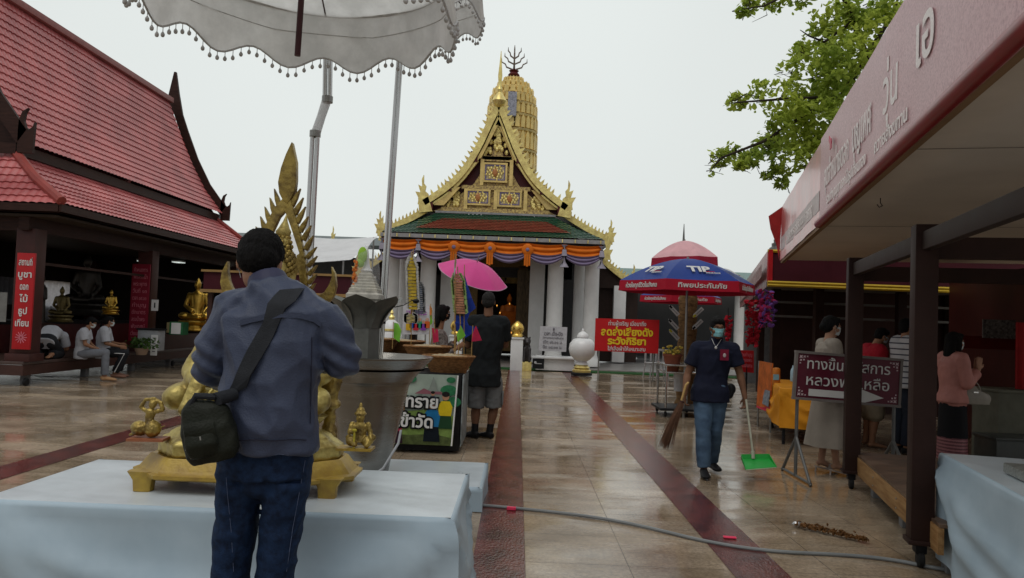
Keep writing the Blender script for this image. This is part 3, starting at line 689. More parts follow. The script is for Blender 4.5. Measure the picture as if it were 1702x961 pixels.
B('fascia', [box((-5.55, 17.6, 2.13), (3.4, .08, .42), rz=-.03), box((-3.9, 18.6, 2.13), (.08, 2.0, .42), rz=.0)], MAROON, ms)
B('fascia_trim', [box((-5.55, 17.55, 1.9), (3.5, .1, .07), rz=-.03), box((-5.55, 17.56, 2.36), (3.5, .1, .05), rz=-.03)], M('pale ochre trim', (.32, .2, .08), .5), ms)
B('roof', [box((-5.55, 18.6, 2.32), (3.4, 2.0, .06))], MAROON, ms)
for x in (-7.1, -3.95):
    for y in (17.7, 19.5): B('post', [box((x, y, .96), (.1, .1, 1.9))], BRWOOD, ms)
B('back_panel', [box((-5.5, 19.5, .95), (3.2, .06, 1.9))], BLACK, ms)
# ------------------------------------------------------------------ right hand stall (rolling frame, flat canopy with banner)
TH = -R(13.9); SB = V((2.67, 5.1, 0)); SM = MX.Translation(SB) @ MX.Rotation(TH, 4, 'Z'); SI = SM.inverted()
def loc_(v): return SI @ V(v)
st = thing('market_stall', 'near stall with flat cream canopy, dark posts on castors and rain spattered pink banner', 'stall', SB, TH)
CEILP = M('cream painted ceiling', (.55, .51, .46), .6, 0, .08, 1.2)
B('ceiling', [box((1.9, 2.0, 2.64), (4.3, 10.5, .06))], CEILP, st)
B('ceiling_seam', [box((1.9, y, 2.606), (4.2, .004, .004)) for y in (-.6, 3.0)], M('seam gap', (.28, .26, .24), .8), st)
B('edge_board', [box((-.27, 2.0, 2.585), (.05, 10.5, .05))], M('raw wood edge', (.22, .14, .08), .7, 0, .2, 6, stretch=(1, .2, 1)), st)
POSTM = M('dark brown steel post', (.030, .015, .012), .55, 0, .2, 3)
for y in (0, 2.5):
    p = B('post', [box((0, y, 1.2), (.14, .14, 2.06)), box((0, y, .165), (.17, .17, .03))], POSTM, st, bevel=.008)
    c = B('caster', [box((0, y, .12), (.07, .10, .06))], BLACK, p, bevel=.01)
    w_ = lathe([(.045, -.02), (.055, -.012), (.055, .012), (.045, .02)], (0, 0, 0), 16)
    B('caster_wheel', [xf(MX.Translation((0, y - .02, .055)) @ MX.Rotation(R(90), 4, 'Y'), w_)], M('black rubber', (.015, .015, .015), .6), p, smooth=True)
B('beam', [box((0.0, .2, 2.12), (.06, 4.9, .12))], M('worn brown beam', (.035, .024, .02), .55), st, bevel=.004)
for y in (0, 2.5): B('cross_beam', [box((1.7, y + .02, 2.08), (3.4, .08, .14))], POSTM, st)
BANP = M('wet pink banner vinyl', (.66, .42, .44), .4, 0, .3, 70, .2, 220, col2=(.42, .21, .23), c2amt=.55, coat=.15)
BANR = M('red banner vinyl', (.55, .17, .16), .3, 0, .3, 2, .1, 60, coat=.4)
def bann(y0, y1, z0, z1, tilt=.0):
    return grid(lambda u, v: (-.305 + tilt * v + .004 * sin(u * 23) * (1 - v * .5) + .003 * NZ.noise(V((u * 30, v * 3, 0))), y0 + (y1 - y0) * u, z0 + (z1 - z0) * v), 80, 10)
B('banner', [bann(-3.2, 2.75, 2.60, 3.47)], BANP, st, smooth=True)
B('banner', [bann(2.75, 7.26, 2.60, 3.44)], BANR, st, smooth=True)
B('banner_stripe', [xf(MX.Translation((-.0025, 0, 0)), bann(2.8, 7.1, 2.74, 2.95))], M('pale banner stripe', (.52, .44, .43), .4), st, smooth=True)
B('banner_back_frame', [box((-.24, 2.0, z), (.04, 10.4, .05)) for z in (2.7, 3.4)] + [box((-.24, y, 3.05), (.04, .05, .75)) for y in (-3, -.5, 2, 4.5, 7.1)], POSTM, st)
B('gutter_pipe', [tube([V((-.32, -3.2, 2.59)), V((-.32, 2.7, 2.59))], .045, 10)], M('dark red pipe', (.22, .012, .015), .35), st, smooth=True)
B('banner_flap', [([V((-.32, 7.28, 2.62)), V((-.3, 7.1, 3.44)), V((-.50, 7.2, 3.30)), V((-.46, 7.25, 3.1)), V((-.36, 7.3, 2.85))], [(0, 1, 2, 3, 4)]), ([V((-.3, 7.28, 2.62)), V((3.9, 7.28, 2.62)), V((3.9, 7.28, 3.4)), V((-.3, 7.28, 3.4))], [(0, 1, 2, 3)])], M('bright red vinyl', (.40, .02, .02), .35), st)
PALET = M('pale lettering', (.84, .78, .76), .45, 0, .15, 60)
LX = -.3105
def bt(s, yc, z, size, fit=None, bold=.004, mat=PALET): text('lettering', s, size, mat, plane_m((LX, yc, z), (0, -1, 0), (0, 0, 1)), st, bold, fit, extrude=.001)
bt('เอ', -1.2, 3.08, .42, .34, .006); bt('วุ่น', -.4, 3.04, .40, .40, .005)
bt('บุญเพศ', .55, 3.02, .34, .72, .005); bt('จุดจำหน่ายดอก', 1.75, 3.0, .30, 1.35, .005)
bt('ร่วมทำบุญบูชาดอกไม้ธูปเทียนทอง', 1.3, 2.76, .13, 1.9, .003); bt('ถวายสังฆทาน', -.4, 2.76, .13, .9, .003)
bt('วัดพระศรีรัตนมหาธาตุ', 4.6, 2.84, .16, 2.6, .003)
B('pink_tape', [box((-.33, 1.95, 3.26), (.006, .18, .05), m=MX.Rotation(.5, 3, 'X')), box((-.332, 1.9, 3.22), (.006, .08, .09))], M('pink tape', (.5, .03, .08), .4), st)
B('ceiling_hook', [tube([V((-.05, 1.15 + .0, 2.6)), V((-.05, 1.15, 2.56)), V((-.03, 1.17, 2.54)), V((-.05, 1.19, 2.53)), V((-.07, 1.17, 2.55))], .004, 6)], BLACK, st)
# wooden step platform
PINE = M('raw pine plank', (.34, .20, .085), .6, 0, .25, 5, .15, 30, col2=(.22, .11, .04), c2amt=.6, stretch=(8, .6, 8))
WDECK = M('weathered plywood', (.16, .10, .065), .45, 0, .3, 4, .2, 20, col2=(.08, .05, .035), c2amt=.6, stretch=(1, 3, 1))
wp = thing('step_platform', 'low raw pine step platform with weathered plywood top between the dark posts', 'platform', SM @ V((1.0, 1.2, 0)), TH)
B('top', [box((0, 0, .325), (1.9, 2.9, .02))], WDECK, wp)
B('side_plank', [box((-.94, 0, .23), (.035, 2.9, .165))], PINE, wp, bevel=.004); B('side_plank', [box((0, 1.44, .23), (1.85, .035, .165))], PINE, wp, bevel=.004)
B('screw_head', [ell((-.96, y, z), (.004, .008, .008), n=8, k=4) for y in (-1.2, -.35, .5, 1.35) for z in (.19, .26)], STEELD, wp)
for y in (-1.25, -.1, 1.0):
    for x in (-.8, .8): B('leg', [box((x, y, .078), (.14, .12, .155))], M('grey concrete', (.2, .2, .2), .8), wp, bevel=.004)
# cloth covered tables
CLOTH = M('shaded table vinyl', (.42, .52, .585), .42, 0, .08, 1.6, .1, 9, col2=(.34, .44, .51), c2amt=.8)  # cloth sides, shade put into the colour: darker and bluer than the top
def wet_cloth():
    m = M('wet lit vinyl top', (.56, .62, .655), .30, 0, .10, 3, .25, 7); return m  # lighter copy of the same vinyl, colour standing for the lit top
WETC = wet_cloth()
def drape_box(x0, x1, y0, y1, z, zb, seed=0, amp=.02, n=40, r=.02):
    """closed tablecloth: flat top, falling sides with soft folds"""
    per = []; nx = n; ny = max(8, int(n * (y1 - y0) / (x1 - x0)))
    for i in range(nx): per.append((x0 + (x1 - x0) * i / nx, y0, 0, -1))
    for i in range(ny): per.append((x1, y0 + (y1 - y0) * i / ny, 1, 0))
    for i in range(nx): per.append((x1 - (x1 - x0) * i / nx, y1, 0, 1))
    for i in range(ny): per.append((x0, y1 - (y1 - y0) * i / ny, -1, 0))
    k = len(per); rows = [(z, -r), (z - r * .3, -r * .3), (z - r, 0)] + [(z - r - (z - r - zb) * t, None) for t in [j / 16 for j in range(1, 17)]]
    vs = []; fs = []
    for zz, off in rows:
        t = (z - zz) / max(z - zb, 1e-6)
        for (x, y, nx_, ny_) in per:
            cx = min(1, min(abs(x - x0), abs(x - x1)) / .25 if ny_ else min(abs(y - y0), abs(y - y1)) / .25)
            if off is None:
                f = NZ.noise(V((x * 2.6 + seed, y * 2.6, zz * 1.1 + x * .8))) * amp * 2.2 * (t ** .7) + amp * .7 * t + .5 * amp * sin((x + y) * 9 + zz * 6 + seed) * t
            else: f = off
            if off is None and amp > .015:
                uu_ = (x - x0) / (x1 - x0) if ny_ else (y - y0) / (y1 - y0)
                for (t0, dp, wd_, am) in ((.04, .50, .09, .042), (.02, .85, .12, .050)):
                    tc2 = t0 + dp * (4 * uu_ * (1 - uu_)) ** .8; f += am * math.exp(-((t - tc2) / wd_) ** 2) * min(1, t * 6) * cx
            if off is None and amp > .015:
                for cc in ((x - x0, x1 - x) if ny_ else (y - y0, y1 - y)):
                    dz_ = z - zz; ds = math.hypot(cc, dz_); f += .020 * sin(math.atan2(dz_, max(cc, .001)) * 11 + seed) * math.exp(-ds / .55) * min(1, ds * 9)
            vs.append(V((x + nx_ * f, y + ny_ * f, zz)))
    for j in range(len(rows) - 1):
        for i in range(k):
            a = j * k + i; b = j * k + (i + 1) % k; fs.append((a, b, b + k, a + k))
    top = []; g = 24
    base = len(vs)
    fs2 = tuple(reversed(range(k)))
    return (vs, fs), ([v.copy() for v in vs[:k]], [fs2])
def cloth_table(name, label, x0, x1, y0, y1, z, zb, seed, loc, rz, amp=.02):
    side, top = drape_box(x0, x1, y0, y1, z, zb, seed, amp)
    t = thing(name, label, 'table', loc, rz)
    B('tablecloth', [side], CLOTH, t, smooth=True, sharp=50)
    def tf(u, v):
        x = x0 + .02 + (x1 - x0 - .04) * u; y = y0 + .02 + (y1 - y0 - .04) * v
        e = min(1, min(u, 1 - u, v, 1 - v) * 12)
        return (x, y, z + e * (.005 * NZ.noise(V((x * 2.3 + seed, y * 3, 0))) + .003 * abs(NZ.noise(V((x * 3 + y * 7, y * 2 + seed, 3))))) - .0005)
    B('tablecloth_top', [grid(tf, 90, 60)], WETC, t, smooth=True)
    for x in (x0 + .06, x1 - .06):
        for y in (y0 + .06, y1 - .06): B('leg', [cyl((x, y, 0), (x, y, z - .02), .015)], STEELD, t)
    return t
cloth_table('covered_table', 'long near table under pale vinyl carrying the golden statue', 0, 2.03, 0, .96, .66, .02, 3, (-2.26, 3.25, 0), 0, .022)
TABP = G(1560, 752, .74); TABP.z = 0
cloth_table('covered_table', 'table under pale vinyl at the right edge beside the dark post', 0, 1.1, -2.9, 0, .74, .06, 11, tuple(TABP), TH, .02)
side, top = drape_box(0, 1.75, 0, 1.08, .19, .005, 5, .006, r=.03)
lp = thing('low_plinth', 'low plinth under white vinyl beneath the large steel bowl', 'plinth', (-1.97, 6.02, 0))
B('cover', [side], CLOTH, lp, smooth=True, sharp=50); B('cover_top', [grid(lambda u, v: (.03 + 1.69 * u, .03 + 1.02 * v, .19 + .002 * NZ.noise(V((u * 6, v * 4, 0)))), 40, 26)], WETC, lp, smooth=True)
p = G(1698, 795, .745)
tr_ = B('metal_tray', [box((p.x + .02, p.y, .775), (.12, .3, .055), rz=TH)], M('speckled grey tray', (.25, .26, .24), .4, .3, .4, 60), bevel=.01); tag(wobj(tr_, (p.x, p.y, .745)), 'small speckled grey tray on the right edge table', 'tray')
# ------------------------------------------------------------------ second stall row, maroon with yellow trim
s2 = wthing('market_stall', 'maroon stall with yellow trimmed fascia behind the queue of worshippers', 'stall', (7, 14, 0))
C0 = P(1277, 474, 13); z0, z1 = C0.z, P(1277, 417, 13).z
B('fascia', [box((C0.x + 3.2, 12.98, (z0 + z1) / 2), (6.4, .08, z1 - z0), rz=-.02)], MAROON, s2)
B('yellow_trim', [tube([V((C0.x - .02, 13.04 - .06, z0 + a)), V((C0.x + 6.4, 12.86 - .06, z0 + a))], .028, 6) for a in (.0, .05)] + [tube([V((C0.x - .02, 13.0, z1)), V((C0.x + 6.4, 12.86, z1))], .03, 6)], YEL, s2)
d_ = V((sin(-TH), cos(-TH), 0)); e0 = V((C0.x, 13.05, 0)); e1 = e0 + d_ * 12
BAN2 = M('rose printed banner', (.34, .07, .07), .35, 0, .25, 2.5, col2=(.38, .18, .17), c2amt=.6, coat=.3)
sb = B('side_banner', [([V((e0.x, e0.y, z0 - .02)), V((e1.x, e1.y, z0 - .1)), V((e1.x, e1.y, z1 - .05)), V((e0.x, e0.y, z1 + .02))], [(0, 1, 2, 3)])], BAN2, s2)
B('banner_end_post', [box((e0.x + .02, e0.y - .05, (z0 + z1) / 2), (.07, .07, z1 - z0 + .04))], SIGNRED, s2)
B('banner_band', [([V((e0.x - .01, e0.y + .3, z0 + .16)), V((e1.x - .01, e1.y, z0 + .06)), V((e1.x - .01, e1.y, z0 + .28)), V((e0.x - .01, e0.y + .3, z0 + .38))], [(0, 1, 2, 3)])], M('faded banner print', (.36, .24, .23), .5, 0, .5, 9), s2)
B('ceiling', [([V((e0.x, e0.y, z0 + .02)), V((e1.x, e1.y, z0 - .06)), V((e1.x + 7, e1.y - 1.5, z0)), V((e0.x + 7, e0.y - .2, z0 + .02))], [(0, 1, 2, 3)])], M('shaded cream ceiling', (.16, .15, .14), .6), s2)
for k, (dx, dd) in enumerate(((.25, 1.2), (.95, .6), (1.0, 4.5), (2.4, .6), (3.8, .6), (5.2, .6), (.3, 6), (.3, 9))):
    q = e0 + d_ * dd + V((dx, 0, 0)); B('post', [box((q.x, q.y, z0 / 2), (.14, .14, z0))], POSTM, s2)
for zz in (2.0, 1.75): B('rail', [box((C0.x + 3.4, 13.7, zz), (6.2, .04, .04), rz=-.02)], M('dusty grey rail', (.16, .16, .15), .7), s2)
bk = wthing('partition_wall', 'dark red and grey partition wall closing the stalls at the right', 'wall', (8, 15, 0))
B('wall_panel', [box((8.6, 14.6, 1.25), (7.4, .1, 2.5), rz=-.05)], M('dim brown partition', (.045, .022, .018), .6, 0, .3, 1.5), bk)
B('wall_panel', [box((7.9, 21.5, 1.2), (3.2, .1, 2.4))], M('dim grey partition', (.16, .16, .16), .7), bk)
B('wall_panel', [box((6.6, 10.6, 1.2), (.08, 4.4, 2.4), rz=TH)], M('dim red partition', (.07, .018, .014), .5, 0, .35, 1.2), bk)
B('picture_frame', [box((5.75, 15.4, 1.35), (.62, .05, .75)), (*box((5.75, 15.36, 1.35), (.5, .04, .62)), 1)], [M('pale frame', (.3, .3, .28), .5), M('dark picture', (.05, .03, .03), .4, 0, .8, 8)], bk)
B('white_board', [box((6.35, 15.6, 1.93), (3.3, .06, .14))], M('dusty white strip', (.36, .36, .35), .6), bk)
B('flyer', [box((P(1652, 590, 10).x, 9.9, 1.62), (.42, .02, .24)), (*box((P(1652, 590, 10).x, 9.92, 1.44), (1.2, .02, .16)), 1)], [M('grey flyer', (.14, .13, .12), .6, 0, .7, 30), M('red strip', (.12, .012, .01), .5)], bk)
# cabinets at far right
tag(wobj(B('grey_cabinet', [box((5.65, 8.9, .45), (.55, .5, .9)), box((5.65, 8.9, .915), (.6, .55, .03))], M('grey green cabinet paint', (.12, .12, .09), .6), bevel=.006), (5.65, 8.9, 0)), 'grey green cabinet at the right edge behind the covered table', 'cabinet')
tag(wobj(B('red_cloth', [grid(lambda u, v: (5.62 + .35 * u, 8.75 + .02 * sin(u * 20), .94 + .75 * v), 20, 4)], M('red satin cloth', (.28, .01, .01), .5)), (5.8, 8.75, .9)), 'bright red cloth hanging above the grey green cabinet', 'cloth')
tag(wobj(B('storage_box', [box((5.35, 8.35, .22), (.6, .4, .44)), box((5.35, 8.35, .45), (.64, .44, .03))], M('smoke grey plastic', (.05, .055, .05), .4), bevel=.01), (5.35, 8.35, 0)), 'smoke grey storage box on the ground below the cabinet', 'box')
# ------------------------------------------------------------------ direction sign with arrow
SGN = wthing('direction_sign', 'maroon framed direction sign on steel legs with white Thai words and an arrow pointing right', 'sign', (3.35, 7.95, 0))
Ys = 7.9; tl, tr2, br_, bl_ = P(1322, 588, Ys), P(1496, 602, Ys), P(1492, 680, Ys), P(1320, 665, Ys)
cx, cz = (tl.x + tr2.x) / 2, (tl.z + bl_.z) / 2; sw, sh = tr2.x - tl.x, tl.z - bl_.z
mt = MX.Translation((cx, Ys, cz)) @ MX.Rotation(R(-1.6 + .6), 4, 'Y').inverted() if False else MX.Translation((cx, Ys, cz)) @ MX.Rotation(math.atan2(tl.z - tr2.z, sw), 4, 'Y')
def onsign(x, z, y=-.02): return mt @ V((x, y, z))
ax_, az_ = (mt.to_3x3() @ V((1, 0, 0))), (mt.to_3x3() @ V((0, 0, 1)))
B('sign_panel', [xf(mt, box((0, 0, 0), (sw, .03, sh)))], M('maroon sign face', (.085, .006, .018), .4, 0, .1), SGN)
B('sign_frame', [xf(mt, box((0, -.005, s * sh / 2), (sw + .03, .05, .025))) for s in (-1, 1)] + [xf(mt, box((s * sw / 2, -.005, 0), (.025, .045, sh))) for s in (-1, 1)], M('dull grey frame', (.16, .14, .13), .5), SGN)
SW = M('white sign paint', (.55, .55, .53), .6, 0, .05)
text('lettering', 'ทางขึ้นนมัสการ', .15, SW, plane_m(onsign(0, .12), ax_, az_), SGN, .0005, .84)
text('lettering', 'หลวงพ่อเหลือ', .15, SW, plane_m(onsign(0, -.045), ax_, az_), SGN, .0005, .84)
B('arrow', [prism([(-.40, -.035), (.12, -.035), (.12, -.075), (.36, 0), (.12, .075), (.12, .035), (-.40, .035)], .006, mt @ MX.Translation((0.01, -.02, -.165)))], SW, SGN)
orn = []
for sx in (-1, 1):
    for sz in (-1, 1):
        for k, (a, b_, r) in enumerate(((.03, .03, .022), (.065, .028, .016), (.03, .065, .016), (.095, .025, .011), (.025, .095, .011), (.06, .06, .012))):
            orn.append(xf(mt @ MX.Translation((sx * (sw / 2 - .015 - a), -.018, sz * (sh / 2 - .015 - b_))), prism([(r * cos(t * pi / 4) * (1 if t % 2 else .45), r * sin(t * pi / 4) * (1 if t % 2 else .45)) for t in range(8)], .006)))
B('corner_ornament', orn, M('pink corner scroll', (.48, .36, .38), .6), SGN)
LEG = M('grey painted angle iron', (.12, .12, .115), .5, .3)
for s in (-1, 1):
    x = cx + s * (sw / 2 - .04) - .0; B('leg', [cyl((x, Ys + .03, 0.02), (x, Ys + .03, cz), .018, 8)], LEG, SGN)
    B('foot_brace', [cyl((x, Ys + .03, .42), (x - .0, Ys - .38, .01), .016, 8), cyl((x, Ys + .03, .42), (x, Ys + .42, .01), .016, 8), cyl((x, Ys - .38, .03), (x, Ys + .42, .03), .014, 8)], LEG, SGN)
# ------------------------------------------------------------------ orange counter, banner stand, hangings
OR = M('orange satin cloth', (.66, .27, .018), .5, 0, .12, 2)
side, top = drape_box(0, .9, 0, 1.9, .74, .22, 8, .02, n=24)
ot = thing('covered_table', 'counter draped in bright orange cloth left of the direction sign', 'table', (3.48, 10.2, 0), TH)
B('tablecloth', [side, ([v for v in top[0]], top[1])], OR, ot, smooth=True, sharp=40)
for x in (.06, .84):
    for y in (.06, 1.84): B('leg', [cyl((x, y, 0), (x, y, .72), .02)], BLACK, ot)
tag(wobj(B('water_bottle', [lathe([(.03, 0), (.035, .01), (.035, .13), (.028, .16), (.012, .19), (.012, .215)], P(1318, 628, 10.3) - V((0, 0, .05)), 14)], M('clear plastic bottle', (.3, .42, .48), .15, 0, .2, 30), smooth=True), P(1318, 628, 10.3) - V((0, 0, .05))), 'clear water bottle standing on the orange counter', 'bottle')
bs = wthing('banner_stand', 'orange and pink printed banner with portrait block beside the orange counter', 'banner', (3.9, 12.0, 0))
def q4(a, b, c, d): return [a, b, c, d], [(0, 1, 2, 3)]
Yb = 12.0
B('banner_panel', [slab(P(1262, 600, Yb), P(1283, 604, Yb - .7), P(1279, 683, Yb - .7), P(1257, 676, Yb), -.02)], M('orange print', (.50, .13, .03), .5, 0, .4, 7), bs)
B('portrait_block', [slab(P(1263, 645, Yb - .03), P(1279, 650, Yb - .72), P(1276, 676, Yb - .72), P(1261, 668, Yb - .03), -.01)], M('grey blue print', (.22, .25, .28), .5, 0, .6, 20), bs)
B('pink_border', [slab(P(1261, 668, Yb - .04), P(1279, 677, Yb - .73), P(1279, 686, Yb - .73), P(1257, 677, Yb - .04), -.01)], M('pink print', (.45, .03, .06), .5), bs)
B('leg', [cyl(P(1283, 604, Yb - .66), V((P(1283, 604, Yb - .66).x, Yb - .66, 0)), .015), cyl(P(1262, 600, Yb + .03), V((P(1262, 600, Yb + .03).x, Yb + .03, 0)), .015)], STEELD, bs)
tag(wobj(B('offering_can', [lathe([(.05, 0), (.055, .02), (.055, .22), (.05, .24), (.02, .25)], P(1290, 640, 11.2), 14), (*box(P(1290, 627, 11.14), (.08, .01, .08)), 1)], [M('orange enamel', (.5, .16, .02), .4), M('light blue label', (.2, .4, .5), .5)], smooth=True), P(1290, 640, 11.2)), 'orange can with light blue label at the back of the orange counter', 'can')
rb = wthing('notice_board', 'small crimson notice board on a stand behind the sweeping man', 'sign', (4.6, 15.5, 0))
B('sign_panel', [slab(P(1229, 582, 15.5), P(1253, 583, 15.5), P(1253, 620, 15.5), P(1229, 618, 15.5), -.03)], SIGNRED, rb)
for i, s in enumerate(('ร่วมทำบุญ', 'ปิดทองพระ', 'ถวายสังฆทาน')): text('lettering', s, .1, PINKT, plane_m(P(1241, 590 + i * 9, 15.45), (1, 0, 0), (0, 0, 1)), rb, fit=.22)
B('leg', [cyl((P(1241, 618, 15.5).x, 15.5, 0), P(1241, 600, 15.52), .02)], BLACK, rb)
def garland(px, py0, py1, Y, mat, n, r, lab, mats=None):
    g = wthing('flower_mobile', lab, 'mobile', P(px, py1, Y)); a = P(px, py0, Y); b = P(px, py1, Y)
    random.seed(px)
    B('string', [cyl(a + V((0, 0, .15)), b, .006, 5)], BLACK, g)
    pr = []
    for k in range(n):
        t = random.random(); c = a.lerp(b, t); an = random.random() * 6.28; rr = r * (.3 + .7 * random.random()) * (1 - .35 * t)
        m_ = MX.Rotation(random.random() * 3, 4, V((random.random(), random.random(), random.random())).normalized())
        pr.append((*ell(c + V((cos(an) * rr, sin(an) * rr, 0)), (.035, .012, .045), m=m_, n=6, k=4), k % 2 if mats else 0))
    B('paper_petals', pr, mats or [mat], g)
PK = M('magenta paper', (.40, .03, .12), .7); PP = M('purple paper', (.14, .06, .26), .7); CR_ = M('crimson paper', (.42, .015, .03), .7)
garland(1252, 500, 575, 13.2, CR_, 110, .16, 'crimson paper flower mobile hanging left of the purple one')
garland(1274, 484, 545, 12.8, PK, 120, .18, 'magenta and purple paper flower mobile under the stall corner', [PK, PP])
garland(1210, 525, 565, 14.5, CR_, 50, .07, 'small crimson paper streamer behind the sweeping man')
# ------------------------------------------------------------------ parasols
BLUE = M('blue parasol fabric', (.022, .055, .26), .5, 0, .1, 2, backlit=.15); REDF = M('red parasol fabric', (.40, .012, .03), .5, 0, .1, 2, backlit=.15); WH2 = M('white print', (.6, .6, .58), .6, 0, .02)
def parasol(name, label, c, r, zr, h, matt, matv, rot, n=6, val=.17, writing=True, pole=True, base=True, group=None, sag=.5, tilt=0.0):
    t = thing(name, label, 'parasol', (c[0], c[1], 0)); u = []
    def cor(k, rr, z): a = rot + k * 2 * pi / n; return V((rr * cos(a), rr * sin(a), z + tilt * cos(a) * rr))
    vs = []; fs = []; m = 8
    for k in range(n):
        o = len(vs)
        for i in range(m + 1):
            f = i / m; rr = r * f; z = zr + h * (1 - f ** 1.7)
            for j in range(5):
                a, b = cor(k, rr, z), cor(k + 1, rr, z); p = a.lerp(b, j / 4); p.z -= .06 * r * f * 4 * (j / 4) * (1 - j / 4) * sag * .5; vs.append(p)
        for i in range(m):
            for j in range(4): q = o + i * 5 + j; fs.append((q, q + 5, q + 6, q + 1))
    B('canopy', [(vs, fs)], matt, t, smooth=True, sharp=25)
    vs = []; fs = []
    for k in range(n):
        a, b = cor(k, r, zr), cor(k + 1, r, zr); o = len(vs)
        a2, b2 = cor(k, r * 1.02, zr - val), cor(k + 1, r * 1.02, zr - val)
        for i in range(5):
            for (A_, B_) in ((a, b), (a2, b2)):
                p = A_.lerp(B_, i / 4); p.z -= .03 * r * sag * 4 * (i / 4) * (1 - i / 4) * .5; vs.append(p)
        for i in range(4): q = o + 2 * i; fs.append((q, q + 1, q + 3, q + 2))
    va = B('valance', [(vs, fs)], matv, t, smooth=True, sharp=25)
    B('rib', [cyl(cor(k, r * .99, zr - .01), (0, 0, zr + h - .03), .008, 5) for k in range(n)], STEELD, t)
    if pole: B('pole', [cyl((0, 0, .0), (0, 0, zr + h + .03), .02, 10)], STEELD, t)
    if writing:
        for k in range(n):
            a, b = cor(k, r, zr), cor(k + 1, r, zr); mid = (a + b) / 2; uu = (b - a).normalized(); nn = V((mid.x, mid.y, 0)).normalized()
            word = ('ทิพยประกันภัย', 'ห่วงใยทุกชีวิตในสังคม')[k % 2]
            text('lettering', word, .10, WH2, plane_m(mid + nn * .02 + V((0, 0, -val * .5 - .01)), uu, (0, 0, 1)), va, .002, min(.75, .09 * len(word)))
            f = .86; zz = zr + h * (1 - f ** 1.7); z2 = zr + h * (1 - .6 ** 1.7)
            aa, bb = cor(k, r * f, zz), cor(k + 1, r * f, zz); md = (aa + bb) / 2; a3, b3 = cor(k, r * .6, z2), cor(k + 1, r * .6, z2); upv = (a3 + b3) / 2 - md
            nrm = uu.cross(upv).normalized()
            text('logo_lettering', 'TIP', .26, WH2, plane_m(md + nrm * .03 + upv * .42, uu, upv), t, .010, .36)
            text('logo_lettering', 'INSURANCE', .05, WH2, plane_m(md + nrm * .03 + uu * .2 + upv * .0, uu, upv), t, .001, .22)
            B('logo_bar', [xf(plane_m(md + nrm * .03 + uu * .16 + upv * .16, uu, upv), box((0, 0, 0), (.14, .02, .004)))], REDF, t)
    return t
c = P(1142, 480, 12.8); z_r = P(1142, 470, 12.8).z
parasol('parasol', 'near parasol with clean blue canopy, red edge and white lettering', (c.x, 12.8), 1.12, z_r, .40, BLUE, REDF, 0.02, n=6)
c2 = P(1132, 497, 20.5); parasol('parasol', 'far red edged parasol half hidden behind the near blue one', (c2.x, 20.5), 1.1, c2.z + .06, .34, BLUE, REDF, 0.1, n=6)
PKF = M('faded pink parasol fabric', (.78, .45, .48), .6, 0, .12, 3, backlit=.25); PKV = M('red striped valance', (.36, .02, .05), .6, 0, .3, 12, backlit=.2, stretch=(.2, .2, 6))
c3 = P(1137, 432, 18); parasol('parasol', 'faded pink parasol standing tall above the blue one', (c3.x, 18), .80, c3.z + .03, .42, PKF, PKV, .2, n=8, val=.2, writing=False, tilt=.04)
# ------------------------------------------------------------------ wrapped pillar, tags, cart, flower pot, chairs
ROPE = M('brown rope bound bark', (.20, .115, .05), .8, 0, .4, 9, .9, 30, col2=(.08, .045, .02), c2amt=.5, stretch=(1, 1, 3))
Yp = 14.2; pb = P(1140, 660, Yp); 
prf = [(.17 + .012 * sin(k * 2.1) + (.03 if k < 2 else 0), k * .09) for k in range(28)]
pl_ = wthing('wishing_pillar', 'thick brown rope wrapped pillar hung with white paper tags under the blue parasol', 'pillar', (P(1142, 560, Yp).x, Yp, 0))
B('trunk', [lathe(prf, (P(1142, 560, Yp).x, Yp, 0), 16)], ROPE, pl_, smooth=True)
TAGM = M('white paper tag', (.5, .5, .48), .7)
for (px, py, s, m_) in ((1122, 518, 1, 0), (1121, 541, 1, 0), (1122, 558, 1, 1), (1162, 518, -1, 1), (1161, 538, -1, 0)):
    o = P(px, py, Yp - .2); ang = R(45) * s
    B('paper_tag', [xf(MX.Translation(o) @ MX.Rotation(ang, 4, 'Y'), prism([(-.11, -.035), (.09, -.035), (.09, .035), (-.11, .035), (-.16, 0)], .01)), (*xf(MX.Translation(o) @ MX.Rotation(ang, 4, 'Y'), box((-.115, -.006, 0), (.06, .012, .035))), 1), (*xf(MX.Translation(o) @ MX.Rotation(ang, 4, 'Y'), box((.0, -.007, 0), (.13, .004, .012))), 2)], [TAGM, (BLACK, M('yellow tip', (.5, .45, .02), .6))[m_], M('grey writing', (.2, .2, .2), .6)], pl_)
    B('tag_string', [cyl(o + V((s * .1, 0, -.1 * 1)), V((P(1142, 560, Yp).x - s * .15, Yp, o.z - .16)), .003, 4)], BLACK, pl_)
ct = wthing('trolley', 'chrome two tier trolley with castors beside the rope wrapped pillar', 'trolley', (P(1124, 690, 13).x, 13, 0))
x0, x1 = P(1101, 690, 13).x, P(1152, 690, 13).x; zt2 = P(1120, 606, 13).z
for x in (x0, x1):
    for y in (12.75, 13.5):
        l = B('leg', [cyl((x, y, .1), (x, y, zt2), .018, 8)], STEEL, ct); B('castor', [ell((x, y, .05), (.03, .05, .05), n=10, k=6)], BLACK, l)
B('shelf', [box(((x0 + x1) / 2, 13.12, zt2), (x1 - x0 + .06, .8, .03)), box(((x0 + x1) / 2, 13.12, zt2 - .12), (x1 - x0 + .04, .78, .02))], STEEL, ct, bevel=.005)
B('base_shelf', [box(((x0 + x1) / 2 + .05, 13.12, .13), (x1 - x0 + .3, .85, .04))], BLACK, ct, bevel=.005)
